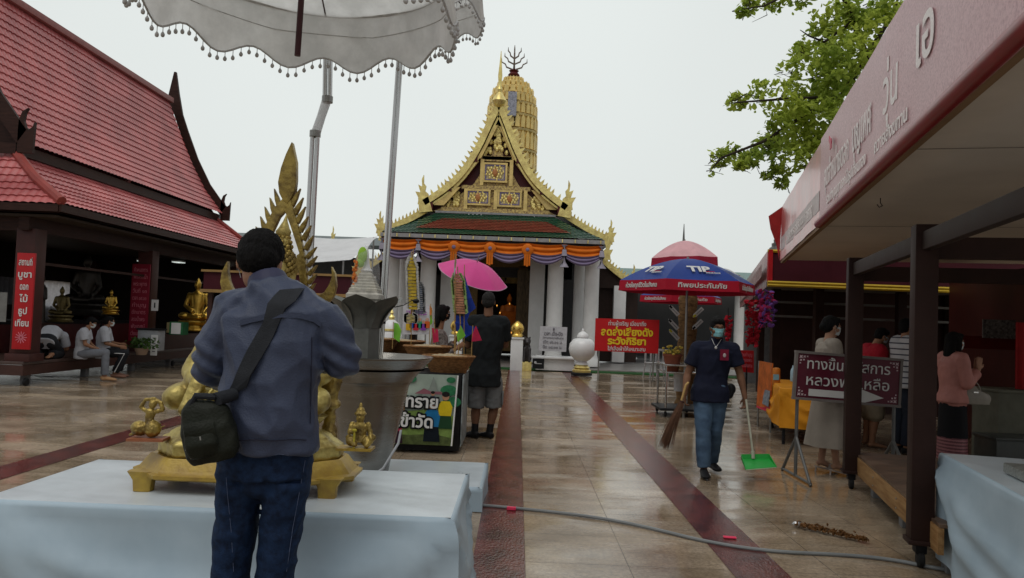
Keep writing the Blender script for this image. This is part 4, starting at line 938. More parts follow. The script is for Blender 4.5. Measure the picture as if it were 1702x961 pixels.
tag(wobj(B('white_bucket', [lathe([(.08, 0), (.095, .3), (.1, .3), (.1, .31)], P(1128, 650, 13.2), 14)], M('white plastic', (.5, .5, .5), .5), smooth=True), P(1128, 650, 13.2)), 'white plastic bucket standing inside the chrome trolley', 'bucket')
fp = wthing('flower_pot', 'terracotta tub of small yellow flowers on the chrome trolley', 'flower pot', P(1117, 616, 13))
a = P(1117, 618, 13.0); B('pot', [lathe([(.1, 0), (.15, .26), (.165, .26), (.165, .3), (.14, .3), (.13, .24)], a, 16)], M('terracotta', (.22, .07, .04), .7), fp, smooth=True)
random.seed(4); pr = []; 
for k in range(34):
    an = random.random() * 6.28; rr = .17 * math.sqrt(random.random()); p = a + V((cos(an) * rr, sin(an) * rr, .3 + .14 * random.random()))
    pr.append((*ell(p, (.026, .026, .02), n=6, k=4), 0)); pr.append((*cyl(a + V((cos(an) * rr * .5, sin(an) * rr * .5, .2)), p, .005, 4), 1))
B('yellow_flowers', pr, [M('yellow petals', (.6, .45, .08), .6), M('pale stem', (.2, .25, .08), .7)], fp)
CH = M('white plastic chair', (.42, .42, .42), .5)
def chair(x, y, rz, label):
    t = thing('plastic_chair', label, 'chair', (x, y, 0), rz, 'white plastic chairs by the gallery')
    B('seat', [box((0, 0, .43), (.42, .4, .03))], CH, t, bevel=.01)
    B('backrest', [box((0, .2, .82), (.4, .03, .06)), box((-.17, .2, .64), (.05, .03, .4)), box((.17, .2, .64), (.05, .03, .4)), box((0, .2, .64), (.05, .025, .36))], CH, t, bevel=.005)
    for sx in (-1, 1):
        for sy in (-1, 1): B('leg', [cyl((sx * .18, sy * .17, .43), (sx * .22, sy * .22, 0), .018, 6)], CH, t)
    return t
c = P(1087, 600, 22); chair(c.x, 22, .3, 'white plastic chair left of the chrome trolley'); c = P(1100, 600, 22); chair(c.x + .1, 21.6, 2.2, 'white plastic chair partly hidden behind the chrome trolley')
# ------------------------------------------------------------------ notices and urn before the temple
rn = wthing('notice_board', 'bright red notice with yellow and white Thai warning words before the temple', 'sign', (3.0, 20.5, 0))
Yn = 20.5; a, b, c, d = P(990, 529, Yn), P(1096, 532, Yn), P(1094, 588, Yn), P(988, 583, Yn)
B('sign_panel', [slab(a, b, c, d, -.04)], M('signal red board', (.50, .012, .015), .45, 0, .05), rn)
uy = (a - d).normalized(); ux = (b - a).normalized(); o = (a + b + c + d) / 4 + V((0, -.01, 0))
text('lettering', 'ท่านผู้เจริญ เมื่อมาถึง', .15, WTXT, plane_m(o + uy * .31, ux, uy), rn, .002, 1.0)
text('lettering', 'ลดส่งเสียงดัง', .27, YTXT, plane_m(o + uy * .08, ux, uy), rn, .010, 1.38)
text('lettering', 'ระวังกิริยา', .25, YTXT, plane_m(o - uy * .16, ux, uy), rn, .010, 1.02)
text('lettering', 'ใส่เสื้อผ้าให้เหมาะสม', .14, WTXT, plane_m(o - uy * .36, ux, uy), rn, .002, 1.0)
B('leg', [cyl((q.x, Yn + .05, 0), (q.x, Yn + .05, q.z), .02, 6) for q in (a + ux * .12,)], STEELD, rn); B('leg', [cyl((q.x, Yn + .05, 0), (q.x, Yn + .05, q.z), .02, 6) for q in (b - ux * .12,)], STEELD, rn)
u_ = wthing('stone_urn', 'large round white urn with lid on a black and gold stand', 'urn', (P(967, 606, 21.8).x, 21.8, 0)); ub = V((P(967, 606, 21.8).x, 21.8, 0)); 
B('urn_body', [lathe([(.12, .26), (.2, .32), (.13, .40), (.22, .46), (.34, .58), (.385, .74), (.36, .9), (.26, 1.03), (.15, 1.06), (.15, 1.1)], ub, 28)], MARBLE, u_, smooth=True)
B('lid', [lathe([(.17, 1.08), (.17, 1.12), (.12, 1.2), (.04, 1.25), (.035, 1.29), (.01, 1.34)], ub, 20)], MARBLE, u_, smooth=True)
B('stand', [(*lathe([(.30, .02), (.30, .07), (.26, .1)], ub, 20), 1), (*lathe([(.25, .1), (.27, .16), (.2, .2)], ub, 20), 0), (*lathe([(.18, .2), (.24, .23), (.16, .3)], ub, 20), 0)], [GOLD, BLACK], u_)
wn = wthing('notice_board', 'white framed opening hours notice standing on the marble planter', 'sign', (P(920, 583, 23).x, 23, .55))
a, b, c, d = P(898, 542, 23), P(943, 544, 23), P(941, 585, 23), P(895, 583, 23); B('sign_panel', [slab(a, b, c, d, -.03)], M('grey white board', (.48, .48, .5), .5), wn)
GT = M('grey print', (.16, .15, .17), .6); o = (a + b + c + d) / 4 + V((0, -.01, 0)); uy = (a - d).normalized(); ux = (b - a).normalized()
text('lettering', 'เวลา เปิด-ปิด', .15, GT, plane_m(o + uy * .15, ux, uy), wn, .003, .55); text('lettering', 'วิหารพระพุทธชินราช', .07, GT, plane_m(o + uy * .03, ux, uy), wn, .001, .62)
text('lettering', 'เปิด ๐๖.๐๐ น.', .12, GT, plane_m(o - uy * .10, ux, uy), wn, .002, .58); text('lettering', 'ปิด ๑๘.๐๐ น.', .12, GT, plane_m(o - uy * .25, ux, uy), wn, .002, .58)
B('emblem', [ell(o + uy * .29 + V((0, -.005, 0)), (.03, .01, .045), n=8, k=6)], GT, wn)
tag(wobj(B('planter', [box((P(922, 606, 23.2).x, 23.3, .25), (1.15, .5, .42)), box((P(920, 606, 23.2).x - .02, 23.1, .42), (1.6, .35, .06))], MARBLE, bevel=.01), (P(922, 606, 23.2).x, 23.3, 0)), 'low marble planter block below the opening hours notice', 'planter')
LOT = M('polished gold lotus', (.75, .5, .12), .25, .9, .1, 5)
def bollard(px, Y, label):
    q = P(px, 604, Y); b0 = V((q.x, Y, 0)); t = wthing('lotus_pedestal', label, 'pedestal', b0)
    B('shaft', [box((b0.x, Y, .47), (.36, .36, .94)), box((b0.x, Y, .96), (.42, .42, .05))], MARBLE, t, bevel=.01)
    B('lotus_bud', [lathe([(.15, 1.0), (.18, 1.05), (.14, 1.1), (.19, 1.18), (.2, 1.27), (.15, 1.38), (.07, 1.45), (.01, 1.49)], b0, 20)], LOT, t, smooth=True)
bollard(858, 23, 'white pedestal with polished gold lotus bud right of the man in black'); bollard(757, 23, 'white pedestal with polished gold lotus bud half hidden by the masked woman')
st_ = wthing('guardian_statue', 'small dark lion guardian statue on a gold block between pedestal and notice', 'statue', (P(875, 604, 23).x, 23, 0)); gx = P(875, 604, 23).x
B('block', [box((gx, 23, .14), (.3, .3, .28))], GOLD, st_, bevel=.01)
blob('lion_body', [caps((gx, 23.05, .36), (gx, 22.98, .72), .13, .11), ell((gx, 22.93, .88), (.11, .12, .12)), ell((gx, 22.84, .85), (.06, .06, .05)), caps((gx - .08, 22.9, .66), (gx - .08, 22.86, .3), .045, .045), caps((gx + .08, 22.9, .66), (gx + .08, 22.86, .3), .045, .045), ell((gx - .08, 23.1, .36), (.07, .12, .09)), ell((gx + .08, 23.1, .36), (.07, .12, .09)), ell((gx - .08, 22.95, .99), (.03, .02, .04)), ell((gx + .08, 22.95, .99), (.03, .02, .04))], M('dark bronze', (.05, .045, .045), .5, .5, .3, 20), st_, .018)
tag(wobj(B('black_plaque', [box((P(895, 598, 22.8).x, 22.8, .24), (.34, .03, .3)), (*box((P(895, 598, 22.8).x, 22.78, .24), (.2, .01, .02)), 1), (*ell((P(890, 598, 22.8).x, 22.78, .27), (.04, .01, .04), n=10, k=4), 1)], [BLACK, M('grey emblem', (.4, .4, .4), .6)]), (P(895, 598, 22.8).x, 22.8, 0)), 'small black plaque with pale emblem on the turf edge', 'plaque')
# display rack with posters left of temple door
po = wthing('poster_board', 'white poster with coloured cartoon children behind the straw baskets', 'poster', (P(690, 570, 14).x, 14, 0))
B('poster', [slab(P(670, 505, 14), P(714, 507, 14), P(713, 556, 14), P(669, 556, 14), -.02)], M('white poster', (.5, .5, .52), .5), po)
random.seed(2); cc = ['#c9a227', '#2d4a9a', '#b02a3a', '#2a8a6a', '#7a3a9a', '#c05a2a']
for i in range(6):
    q = P(679 + i * 6.2, 541 - (i % 2) * 4, 13.97); B('printed_child', [prism([(-.045, -.09), (.045, -.09), (.05, .03), (-.05, .03)], .004, MX.Translation(q)), (*ell(q + V((0, 0, .06)), (.035, .004, .035), n=10, k=4), 1)], [M('print %d' % i, cc[i], .6), M('print skin', (.45, .28, .2), .6)], po)
text('lettering', 'สรงน้ำพระ', .12, M('violet print', (.25, .05, .3), .5), plane_m(P(692, 520, 13.97), (1, 0, 0), (0, 0, 1)), po, .003, .38)
B('leg', [cyl((P(675, 556, 14).x, 14.02, 0), P(675, 530, 14.02), .015)], STEELD, po); B('leg', [cyl((P(708, 556, 14).x, 14.02, 0), P(708, 530, 14.02), .015)], STEELD, po)
# ------------------------------------------------------------------ hose, stray pieces on the paving
HOSE = M('grey rubber hose', (.20, .21, .21), .4, 0, .1, 4)
hp_ = [G(x, y, .014) for x, y in ((770, 838), (815, 841), (860, 845), (920, 851), (1000, 861), (1080, 877), (1150, 895), (1220, 909), (1300, 918), (1380, 921), (1450, 926), (1505, 934), (1570, 948), (1640, 950))]
h_ = B('garden_hose', [tube(smoothline(hp_, 2), .0125, 8)], HOSE, smooth=True); tag(wobj(h_, hp_[0]), 'thin grey hose snaking across the wet paving in front', 'hose')
for i, (px, py, w_, d_, lb) in enumerate(((850, 845, .07, .028, 'pink tape wrapped round the hose at its left'), (1213, 893, .09, .04, 'pink tape scrap lying on the right red band'))):
    q = G(px, py, .02 if i == 0 else .012); tag(wobj(B('tape_scrap', [box(q, (w_, d_ + .004, .024 if i == 0 else .008), rz=-.1)], M('neon pink tape', (.75, .05, .12), .5), bevel=.003), q), lb, 'tape')
random.seed(12)
a, b = G(1325, 873, .02), G(1440, 899, .02); pr = []
for k in range(260):
    t = random.random(); c = a.lerp(b, t) + V((random.gauss(0, .02 * (1 - .6 * t)), random.gauss(0, .02 * (1 - .6 * t)), abs(random.gauss(0, .014)))); m_ = MX.Rotation(random.random() * 3, 4, V((random.random(), random.random(), random.random())).normalized())
    pr.append(ell(c, (.018, .007, .008), m=m_, n=5, k=3))
jt = thing('dried_garland', 'crushed brown dried garland lying on the wet paving', 'garland', a); jt.location = (0, 0, 0); WORLD.append((jt, a))
B('withered_petals', pr, M('withered brown petals', (.13, .06, .02), .7, 0, .5, 30), jt); B('foil_end', [ell(a + V((0, 0, .01)), (.04, .022, .02), n=10, k=6)], M('silver foil', (.6, .6, .6), .25, .9, .3, 30, .8, 60), jt)
# ------------------------------------------------------------------ ceremonial tiered parasol over the statue
CANV = M('old white parasol cotton', (.80, .80, .78), .8, 0, .14, 5, .2, 20, backlit=.6, col2=(.62, .62, .60), c2amt=.7)
TRIM = M('greyed cotton pom pom', (.45, .45, .44), .9, 0, .2, 30)
def white_parasol(name, label, c, r, zb, tiltx, tilty, val=.33, n=16, scal=.085, rod=True, extra=True):
    t = thing(name, label, 'ceremonial parasol', c, .1); tm = MX.Rotation(tiltx, 4, 'Y') @ MX.Rotation(tilty, 4, 'X')
    def T_(v): return tm @ V(v)
    def low(a): return zb + scal * cos(a * n / 2) ** 2
    nu = n * 10
    def valf(u, v):
        a = 2 * pi * u; top = zb + val; l = low(a); z = top + (l - top) * v
        rr = r * (.93 + .07 * v + .012 * sin(a * n) * v + .012 * NZ.noise(V((a * 5, v * 2, zb)))); return T_((rr * cos(a), rr * sin(a), z))
    B('valance', [grid(valf, nu, 8)], CANV, t, smooth=True)
    B('canopy', [grid(lambda u, v: T_((r * .93 * v * cos(2 * pi * u), r * .93 * v * sin(2 * pi * u), zb + val + .22 * (1 - v ** 1.5) - .012 * abs(sin(u * n / 2 * pi)))), nu // 2, 8)], CANV, t, smooth=True)
    B('rim_band', [loft([T_((r * .935 * cos(2 * pi * k / 48), r * .935 * sin(2 * pi * k / 48), zb + val)) for k in range(49)], [.009] * 49, 6)], TRIM, t)
    seam = [T_((r * .958 * cos(2 * pi * k / 64), r * .958 * sin(2 * pi * k / 64), zb + val * .62 + .012 * abs(cos(k * pi / 8)))) for k in range(65)]
    B('seam_braid', [tube(seam, .003, 4)], TRIM, t)
    ed = [T_((r * .998 * cos(a), r * .998 * sin(a), low(a))) for a in [2 * pi * k / nu for k in range(nu + 1)]]
    B('edge_braid', [tube(ed, .006, 5)], TRIM, t)
    pp = []; m_ = n * 9
    for k in range(m_):
        a = 2 * pi * (k + .5) / m_; p = T_((r * cos(a), r * sin(a), low(a))); q = p - V((0, 0, .035 + .006 * sin(k * 1.7)))
        pp.append(cyl(p, q, .0022, 4)); pp.append(ell(q - V((0, 0, .010)), (.0115, .0115, .014), n=8, k=5)); pp.append(ell(q + V((0, 0, .002)), (.006, .006, .006), n=6, k=3))
    o = B('pom_pom_fringe', pp, TRIM, t, smooth=True); o['kind'] = 'stuff'
    for k in range(n // 2): a = 2 * pi * (k + .5) / (n // 2); B('rib', [cyl(T_((r * .93 * cos(a), r * .93 * sin(a), zb + val - .005)), T_((0, 0, zb + val + .2)), .005, 5)], BRWOOD, t)
    if rod: B('shaft', [cyl(T_((0, 0, zb - .16)), T_((0, 0, zb + val + 1.2)), .0155, 12)], M('dark maroon shaft', (.05, .012, .015), .4), t, smooth=True)
    return t
UC = V((-1.235, 3.9, 0))
white_parasol('ceremonial_parasol', 'large white tasselled ceremonial parasol hanging above the golden statue', UC, .80, 2.96, R(1.2), R(1), n=12)
white_parasol('ceremonial_parasol', 'second white tasselled parasol, only its scalloped corner showing at the top', (P(702, 40, 5.9).x, 5.9, 0), .48, P(730, 32, 5.9).z - .05, 0, 0, n=8, val=.3, rod=False)
def pole(lab, kinked):
    if kinked:
        Yp = 4.95; a, b, c, d = P(545, 100, Yp), P(544, 168, Yp), P(524, 220, Yp), P(508, 520, Yp)
        d2 = V((d.x - .06, Yp, 0.0)); t = wthing('parasol_pole', lab, 'pole', d2)
        for s in (-1, 1):
            o = V((s * .0165, 0, 0)); B('steel_tube', [tube([d2 + o, d + o, c + o - V((0, 0, .0))], .0155, 12)], STEEL, t, smooth=True)
            B('steel_tube', [tube([b + o, a + o, a + V((s * .0165, 0, .5))], .0155, 12)], STEEL, t, smooth=True)
        B('taped_sleeve', [tube([c + V((0, 0, -.02)), c.lerp(b, .5), b + V((0, 0, .02))], [.031, .028, .031], 14)], M('clear wrapping tape', (.5, .5, .5), .12, .2, .1, 20, .5, 40, trans=.35), t, smooth=True)
        B('clamp_ring', [cyl(c + V((0, 0, -.03)), c + V((0, 0, .01)), .036, 14), ], STEELD, t); B('clamp_ring', [cyl(b + V((0, 0, -.01)), b + V((0, 0, .03)), .036, 14)], STEELD, t)
        B('top_bracket', [tube([a + V((0, 0, .5)), V((UC.x, UC.y, 3.75))], .02, 8)], STEELD, t)
    else:
        Yp = 6.75; a, b = P(667, 60, Yp), P(631, 590, Yp); dd = (a - b).normalized(); g = b - dd * (b.z / dd.z)
        t = wthing('parasol_pole', lab, 'pole', g)
        for s in (-1, 1):
            o = V((s * .0155, .0, 0)); B('steel_tube', [tube([g + o, b + o, a + o, a + dd * .9 + o], .015, 12)], STEEL, t, smooth=True)
        B('wire_tie', [cyl(a.lerp(b, k) - V((0, 0, .01)), a.lerp(b, k) + V((0, 0, .01)), .034, 10) for k in (.9,)], BLACK, t)
pole('kinked double steel pole behind the golden halo', True); pole('tall straight double steel pole rising behind the big bowl', False)
# ------------------------------------------------------------------ golden seated statue with flame halo
GS = thing('buddha_statue', 'gold leafed seated buddha statue with tall flame halo on a footed ochre tray', 'statue', (-1.255, 3.72, .66))
def rrect(w_, d_, ch=.25, n=5):
    """bevelled rectangle outline"""
    c = ch * min(w_, d_); pts = [(w_ / 2 - c, -d_ / 2), (w_ / 2, -d_ / 2 + c), (w_ / 2, d_ / 2 - c), (w_ / 2 - c, d_ / 2), (-w_ / 2 + c, d_ / 2), (-w_ / 2, d_ / 2 - c), (-w_ / 2, -d_ / 2 + c), (-w_ / 2 + c, -d_ / 2)]
    out_ = []
    for i in range(8):
        a, b = pts[i], pts[(i + 1) % 8]
        for k in range(n): out_.append((a[0] + (b[0] - a[0]) * k / n, a[1] + (b[1] - a[1]) * k / n))
    return out_
def stack(levels, ch=.3):
    vs = []; fs = []; n = 40
    for w_, d_, z in levels: vs += [V((x, y, z)) for x, y in rrect(w_, d_, ch)]
    for j in range(len(levels) - 1):
        for i in range(n): a = j * n + i; b = j * n + (i + 1) % n; fs.append((a, b, b + n, a + n))
    fs.append(tuple(reversed(range(n)))); fs.append(tuple((len(levels) - 1) * n + k for k in range(n)))
    return vs, fs
tray = B('tray', [stack([(1.0, .52, .062), (1.035, .55, .07), (1.04, .55, .085), (.99, .52, .092), (.97, .50, .105), (.90, .46, .15), (.88, .45, .155), (.86, .43, .15)], .32)], OCHRE, GS, smooth=True, sharp=30)
for sx in (-1, 1):
    for sy in (-1, 1): B('foot', [loft([(sx * .42, sy * .19, 0), (sx * .42, sy * .19, .05), (sx * .42, sy * .19, .09)], [(.04, .03), (.045, .03), (.07, .04)], 12, side=V((1, 0, 0)), power=5)], OCHRE, GS, smooth=True, sharp=40)
B('tray_lining', [box((0, 0, .06), (.8, .4, .006))], M('faded pink board', (.25, .12, .14), .7), GS)
def lump(seed, amp=.008, sc=10):
    def f(co, no):
        return np.array([NZ.noise(V((x * sc + seed, y * sc, z * sc))) * amp + NZ.noise(V((x * sc * 3, y * sc * 3 + seed, z * sc * 3))) * amp * .4 for x, y, z in co])
    return f
blob('lotus_base', [stack([(.80, .36, .14), (.86, .42, .155), (.86, .42, .21), (.80, .38, .23), (.72, .34, .235)], .35), stack([(.70, .30, .23), (.76, .36, .245), (.68, .32, .27), (.60, .28, .28), (.56, .26, .29)], .35), stack([(.54, .24, .28), (.62, .30, .30), (.70, .36, .335), (.70, .36, .345), (.6, .30, .35)], .35)], GOLDB, GS, .010, 2, lump(3, .010, 9))
# body
bp = [ell((-.325, -.06, .645), (.075, .09, .062)), ell((.31, -.06, .645), (.075, .09, .062)), caps((-.30, -.05, .64), (-.05, -.10, .62), .062, .055), caps((.30, -.05, .64), (.0, -.12, .64), .062, .05), caps((-.28, -.02, .62), (.28, -.02, .62), .06, .06),
      loft([(0, .04, .56), (0, .04, .68), (0, .03, .82), (0, .03, .95), (0, .03, 1.04)], [(.20, .15), (.16, .12), (.17, .12), (.19, .11), (.12, .08)], 20, side=V((1, 0, 0))),
      caps((-.20, .03, 1.0), (-.31, .0, .76), .062, .05), caps((-.31, .0, .76), (-.22, -.14, .70), .05, .035), caps((.20, .03, 1.0), (.31, .0, .76), .062, .05), caps((.31, .0, .76), (.06, -.16, .70), .05, .035),
      ell((0, -.18, .70), (.09, .045, .03)), caps((-.22, -.14, .70), (-.25, -.20, .60), .03, .018), cyl((0, .03, 1.02), (0, .02, 1.12), .05, 12)]
for k in range(5): bp.append(tube([V((-.18 + .05 * k, -.02, .86 - .02 * k)), V((-.24 + .05 * k, -.15, .74 - .015 * k)), V((-.26 + .045 * k, -.20, .60))], .012, 6))
bp += [ell((0, .01, 1.20), (.082, .092, .115)), ell((0, -.05, 1.14), (.055, .05, .06)), ell((0, -.085, 1.185), (.014, .022, .035)), caps((-.085, .01, 1.20), (-.088, .01, 1.09), .015, .02), caps((.085, .01, 1.20), (.088, .01, 1.09), .015, .02)]
BT = MX.Translation((-.02, 0, .325)) @ MX(((1.02, 0, .14, 0), (0, .9, 0, 0), (0, 0, 1.08, 0), (0, 0, 0, 1))) @ MX.Translation((0, 0, -.56))
blob('seated_body', [xf(BT, q) for q in bp], GOLDB, GS, .009, 2, lump(8, .003, 20))
cur = []
for k in range(150):
    ph = math.acos(1 - (k + .5) / 150 * 1.15); th = k * 2.399963
    p = V((sin(ph) * cos(th) * .088, sin(ph) * sin(th) * .098 + .012, 1.215 + cos(ph) * .108)) 
    if p.y < -.055 and p.z < 1.26: continue
    cur.append(ell(p, (.0125, .0125, .0125), n=6, k=4))
for j, (r_, z_) in enumerate(((.05, 1.325), (.042, 1.345), (.032, 1.365))):
    for k in range(10): cur.append(ell((r_ * cos(k * .63), .012 + r_ * sin(k * .63), z_), (.012, .012, .012), n=6, k=4))
B('hair_curls', [xf(BT, q) for q in cur], GOLDD, GS, smooth=True)
B('topknot_flame', [xf(BT, lathe([(.045, 1.33), (.04, 1.36), (.028, 1.37), (.036, 1.38), (.038, 1.395), (.027, 1.41), (.020, 1.425), (.012, 1.44), (.003, 1.47)], (0, .012, 0), 12))], GOLDB, GS, smooth=True)
# halo, extruded outline cut from the photograph's shape
YH = 3.95; bx = V((-1.255, 3.72, .66))
def hp2(px, py): q = P(px, py, YH) - bx; return (q.x, q.z)
def hprism(px, th=.035, dy=0.0):
    pr = prism([hp2(*p) for p in px], th, MX.Translation((0, YH - bx.y + dy, 0))); return pr
halo = [hprism([(487, 237), (494, 270), (494, 300), (492, 318), (484, 334), (479, 340), (472, 334), (466, 322), (464, 304), (469, 280), (477, 258)], .05),
        hprism([(472, 330), (484, 330), (500, 388), (508, 430), (512, 470), (512, 520), (498, 520), (500, 470), (494, 425), (499, 422), (484, 376), (475, 352), (466, 362), (452, 392), (438, 428), (428, 470), (426, 520), (410, 520), (412, 470), (424, 420), (442, 376), (458, 345)], .04)]
def spike(x, y, dx, dy, w0):
    n = V((-dy, dx)).normalized() * w0 / 2; return hprism([(x + n.x, y + n.y), (x + dx * .45 + n.x * .9, y + dy * .45 + n.y * .9), (x + dx, y + dy), (x + dx * .4 - n.x * 1.2, y + dy * .4 - n.y * 1.2), (x - n.x * 1.3, y - n.y * 1.3)], .035, .002)
for i, (x, y) in enumerate(((465, 343), (458, 357), (450, 371), (443, 386), (436, 402), (430, 418), (424, 436), (419, 454))): halo.append(spike(x, y, -9 - i * .4, -30 + i, 7.0))
for i, (x, y) in enumerate(((485, 343), (490, 357), (494, 371), (499, 386), (504, 400), (508, 416))): halo.append(spike(x, y, 15 - i * .3, -30 + i, 7.0))
for i, (x, y) in enumerate(((510, 430), (512, 444), (513, 458), (513, 472), (512, 486), (510, 500))): halo.append(spike(x, y, 17 - i, -20 + i, 6))
halo.append(hprism([(380, 434), (371, 452), (368, 470), (372, 488), (384, 500), (404, 505), (420, 500), (420, 490), (400, 488), (388, 480), (383, 468), (380, 452)], .045))
halo.append(hprism([(552, 443), (558, 455), (560, 475), (556, 492), (545, 506), (530, 512), (505, 510), (508, 498), (525, 494), (540, 486), (548, 474), (553, 460)], .045))
halo.append(hprism([(412, 500), (512, 500), (515, 600), (412, 600)], .03))
for k, (a, b) in enumerate((((540, 486), (550, 640)), ((395, 500), (370, 640)))):
    pass
B('flame_halo', halo, GOLDD, GS, bevel=.005)
for sx, px in ((1, 550), (-1, 350)):
    q = P(px, 640, 3.82) - bx; fl = []
    fl += [caps((q.x, q.y, q.z - .09), (q.x + sx * .0, q.y, q.z + .04), .035, .055), ell((q.x + sx * .03, q.y, q.z + .09), (.045, .035, .05)), ell((q.x - sx * .03, q.y - .01, q.z + .02), (.04, .035, .04)), caps((q.x + sx * .02, q.y, q.z + .08), (q.x + sx * .055, q.y, q.z + .17), .03, .01), ell((q.x, q.y, q.z - .02), (.05, .04, .03)), lathe([(.03, -.12), (.055, -.1), (.05, -.08), (.025, -.12), (.03, -.2), (.05, -.3)], (q.x, q.y, q.z), 14)]
    blob('side_finial', fl, GOLDD, GS, .009, 1, lump(sx, .012, 22))
# two attendants on little brackets
def attendant(name, label, px, py0, armsup):
    q = P(px, py0, 3.55); t = thing(name, label, 'figurine', q); s = .36
    B('bracket', [box((0 if armsup else -.02, .0, -.008), (.20, .13, .014), rz=.1 if armsup else 0)], M('red edged bracket', (.28, .10, .05), .5) if armsup else OCHRE, t)
    if armsup:
        pr = [ell((-.055, 0, .05), (.05, .04, .045)), ell((.02, 0, .05), (.05, .045, .05)), loft([(.01, 0, .06), (.0, 0, .11), (.005, 0, .15), (.015, 0, .165)], [(.033, .026), (.024, .02), (.034, .024), (.015, .015)], 12, side=V((1, 0, 0))), ell((.015, -.004, .19), (.022, .022, .026)), caps((-.02, 0, .15), (-.055, 0, .17), .012, .011), caps((-.055, 0, .17), (-.03, 0, .215), .011, .01), caps((.04, 0, .15), (.072, 0, .16), .012, .012), caps((.072, 0, .16), (.06, 0, .20), .013, .012), caps((.06, 0, .20), (.02, 0, .22), .012, .012), caps((-.03, 0, .215), (.02, 0, .222), .01, .01), caps((.04, 0, .04), (.09, 0, .07), .008, .004), caps((-.08, 0, .02), (-.11, 0, .01), .012, .006)]
    else:
        pr = [ell((-.045, -.01, .035), (.03, .03, .032)), ell((.045, -.01, .035), (.032, .03, .032)), caps((-.06, 0, .05), (-.02, -.04, .02), .022, .018), caps((.07, 0, .055), (.05, -.04, .02), .024, .018), loft([(0, 0, .03), (0, 0, .07), (0, 0, .12), (0, 0, .145)], [(.045, .032), (.036, .026), (.045, .028), (.018, .018)], 12, side=V((1, 0, 0))), caps((-.045, 0, .13), (-.055, -.02, .085), .016, .013), caps((-.055, -.02, .085), (-.022, -.04, .09), .013, .011), caps((.045, 0, .13), (.062, -.01, .085), .016, .013), caps((.062, -.01, .085), (.072, -.03, .05), .013, .012), ell((0, -.004, .17), (.026, .026, .03)), lathe([(.034, .185), (.036, .19), (.026, .205), (.022, .215), (.010, .228), (.012, .238), (.002, .255)], (0, 0, 0), 12), ell((0, -.03, .165), (.006, .008, .009))]
    blob('figure', pr, GOLDD, t, .0038, 1, lump(px, .003, 60))
    if not armsup:
        B('staff', [cyl((-.022, -.045, .0), (-.022, -.045, .10), .006, 8), ell((-.022, -.045, .1), (.014, .01, .01), n=8, k=5)], M('bright yellow paint', (.5, .42, .05), .5), t, smooth=True)
    t.scale = (.8, .8, .8); return t
attendant('attendant_figurine', 'small kneeling gold attendant with raised arms left of the statue', 247, 727, True)
attendant('attendant_figurine', 'small squatting crowned gold guardian with staff right of the statue', 597, 743, False)
# ------------------------------------------------------------------ big steel bowl with lotus stand and shrine
SV = M('brushed steel bowl', (.24, .23, .21), .26, 1, .12, 3, .12, 60, stretch=(.3, .3, 6))
BX = P(610, 600, 6.3); bw = thing('steel_bowl', 'big brushed steel bowl with flared rim standing on the low plinth', 'bowl', (BX.x, 6.45, .192)); zr_ = P(660, 594, 6.45).z - .192
rr_ = (P(720, 590, 6.45).x - BX.x)
B('bowl_body', [lathe([(rr_ * .34, 0), (rr_ * .36, .01), (rr_ * .40, zr_ - .83), (rr_ * .50, zr_ - .57), (rr_ * .63, zr_ - .24), (rr_ * .665, zr_ - .20), (rr_ * .66, zr_ - .185)], (0, 0, 0), 56)], SV, bw, smooth=True, sharp=40)
B('flared_rim', [lathe([(rr_ * .655, zr_ - .205), (rr_ * .685, zr_ - .20), (rr_ * .69, zr_ - .185), (rr_ * .98, zr_ - .01), (rr_ * 1.0, zr_), (rr_ * 1.0, zr_ + .008), (rr_ * .985, zr_ + .01), (rr_ * .96, zr_ - .01), (rr_ * .65, zr_ - .17)], (0, 0, 0), 56)], SV, bw, smooth=True, sharp=50)
B('water', [lathe([(0.001, zr_ - .10), (rr_ * .87, zr_ - .10)], (0, 0, 0), 40)], M('milky water', (.35, .37, .36), .1), bw)
B('drain_pipe', [tube([V((rr_ * .62, -.30, .40)), V((rr_ * .60, -.34, .3)), V((rr_ * .42, -.44, .12)), V((rr_ * .15, -.46, .02)), ], .010, 8)], M('white drain hose', (.4, .42, .44), .4), bw, smooth=True)
LS = thing('lotus_stand', 'dark grey sheet metal lotus stand rising out of the steel bowl', 'stand', (P(603, 560, 6.45).x, 6.45, .9))
LM = M('weathered sheet metal', (.16, .165, .15), .5, .5, .25, 6, .2, 30)
zo = -.9; zc = P(603, 545, 6.45).z + zo; zp = P(603, 497, 6.45).z + zo
B('shaft', [lathe([(.14, 0.0), (.14, zc - .0), (.15, zc + .01)], (0, 0, 0), 6)], LM, LS)
for k in range(6):
    a = k * pi / 3 + pi / 2 * 3; ca, sa = cos(a), sin(a)
    def pf(u, v, ca=ca, sa=sa):
        wv = .085 + .06 * min(1, v * 1.8) if v < .72 else .145 * (1 - ((v - .72) / .28) ** 2.0) ; x = (u - .5) * 2 * wv; rad = .13 + .06 * v + .15 * v ** 2.4 - .25 * x * x * 6 * (1 - v * .3); z = zc + (zp - zc + .03) * v
        return (ca * rad - sa * x, sa * rad + ca * x, z)
    g0 = grid(pf, 8, 10); B('petal', [g0], LM, LS, smooth=True)
B('inner_cup', [lathe([(.12, zc), (.14, zc + .15), (.12, zc + .2)], (0, 0, 0), 16)], LM, LS)
B('flower_wire', [tube([V((.25, 0, zp - .06)), V((.33, 0, zp - .04)), V((.40, .02, zp + .005)), V((.42, .02, zp))], .004, 5), ell((.43, .02, zp), (.03, .02, .02), n=6, k=4)], BLACK, LS)
sh_ = thing('mini_chedi', 'small cream shrine chedi in a clear sleeve on top of the lotus stand', 'shrine', (P(607, 500, 6.45).x, 6.45, P(607, 515, 6.45).z))
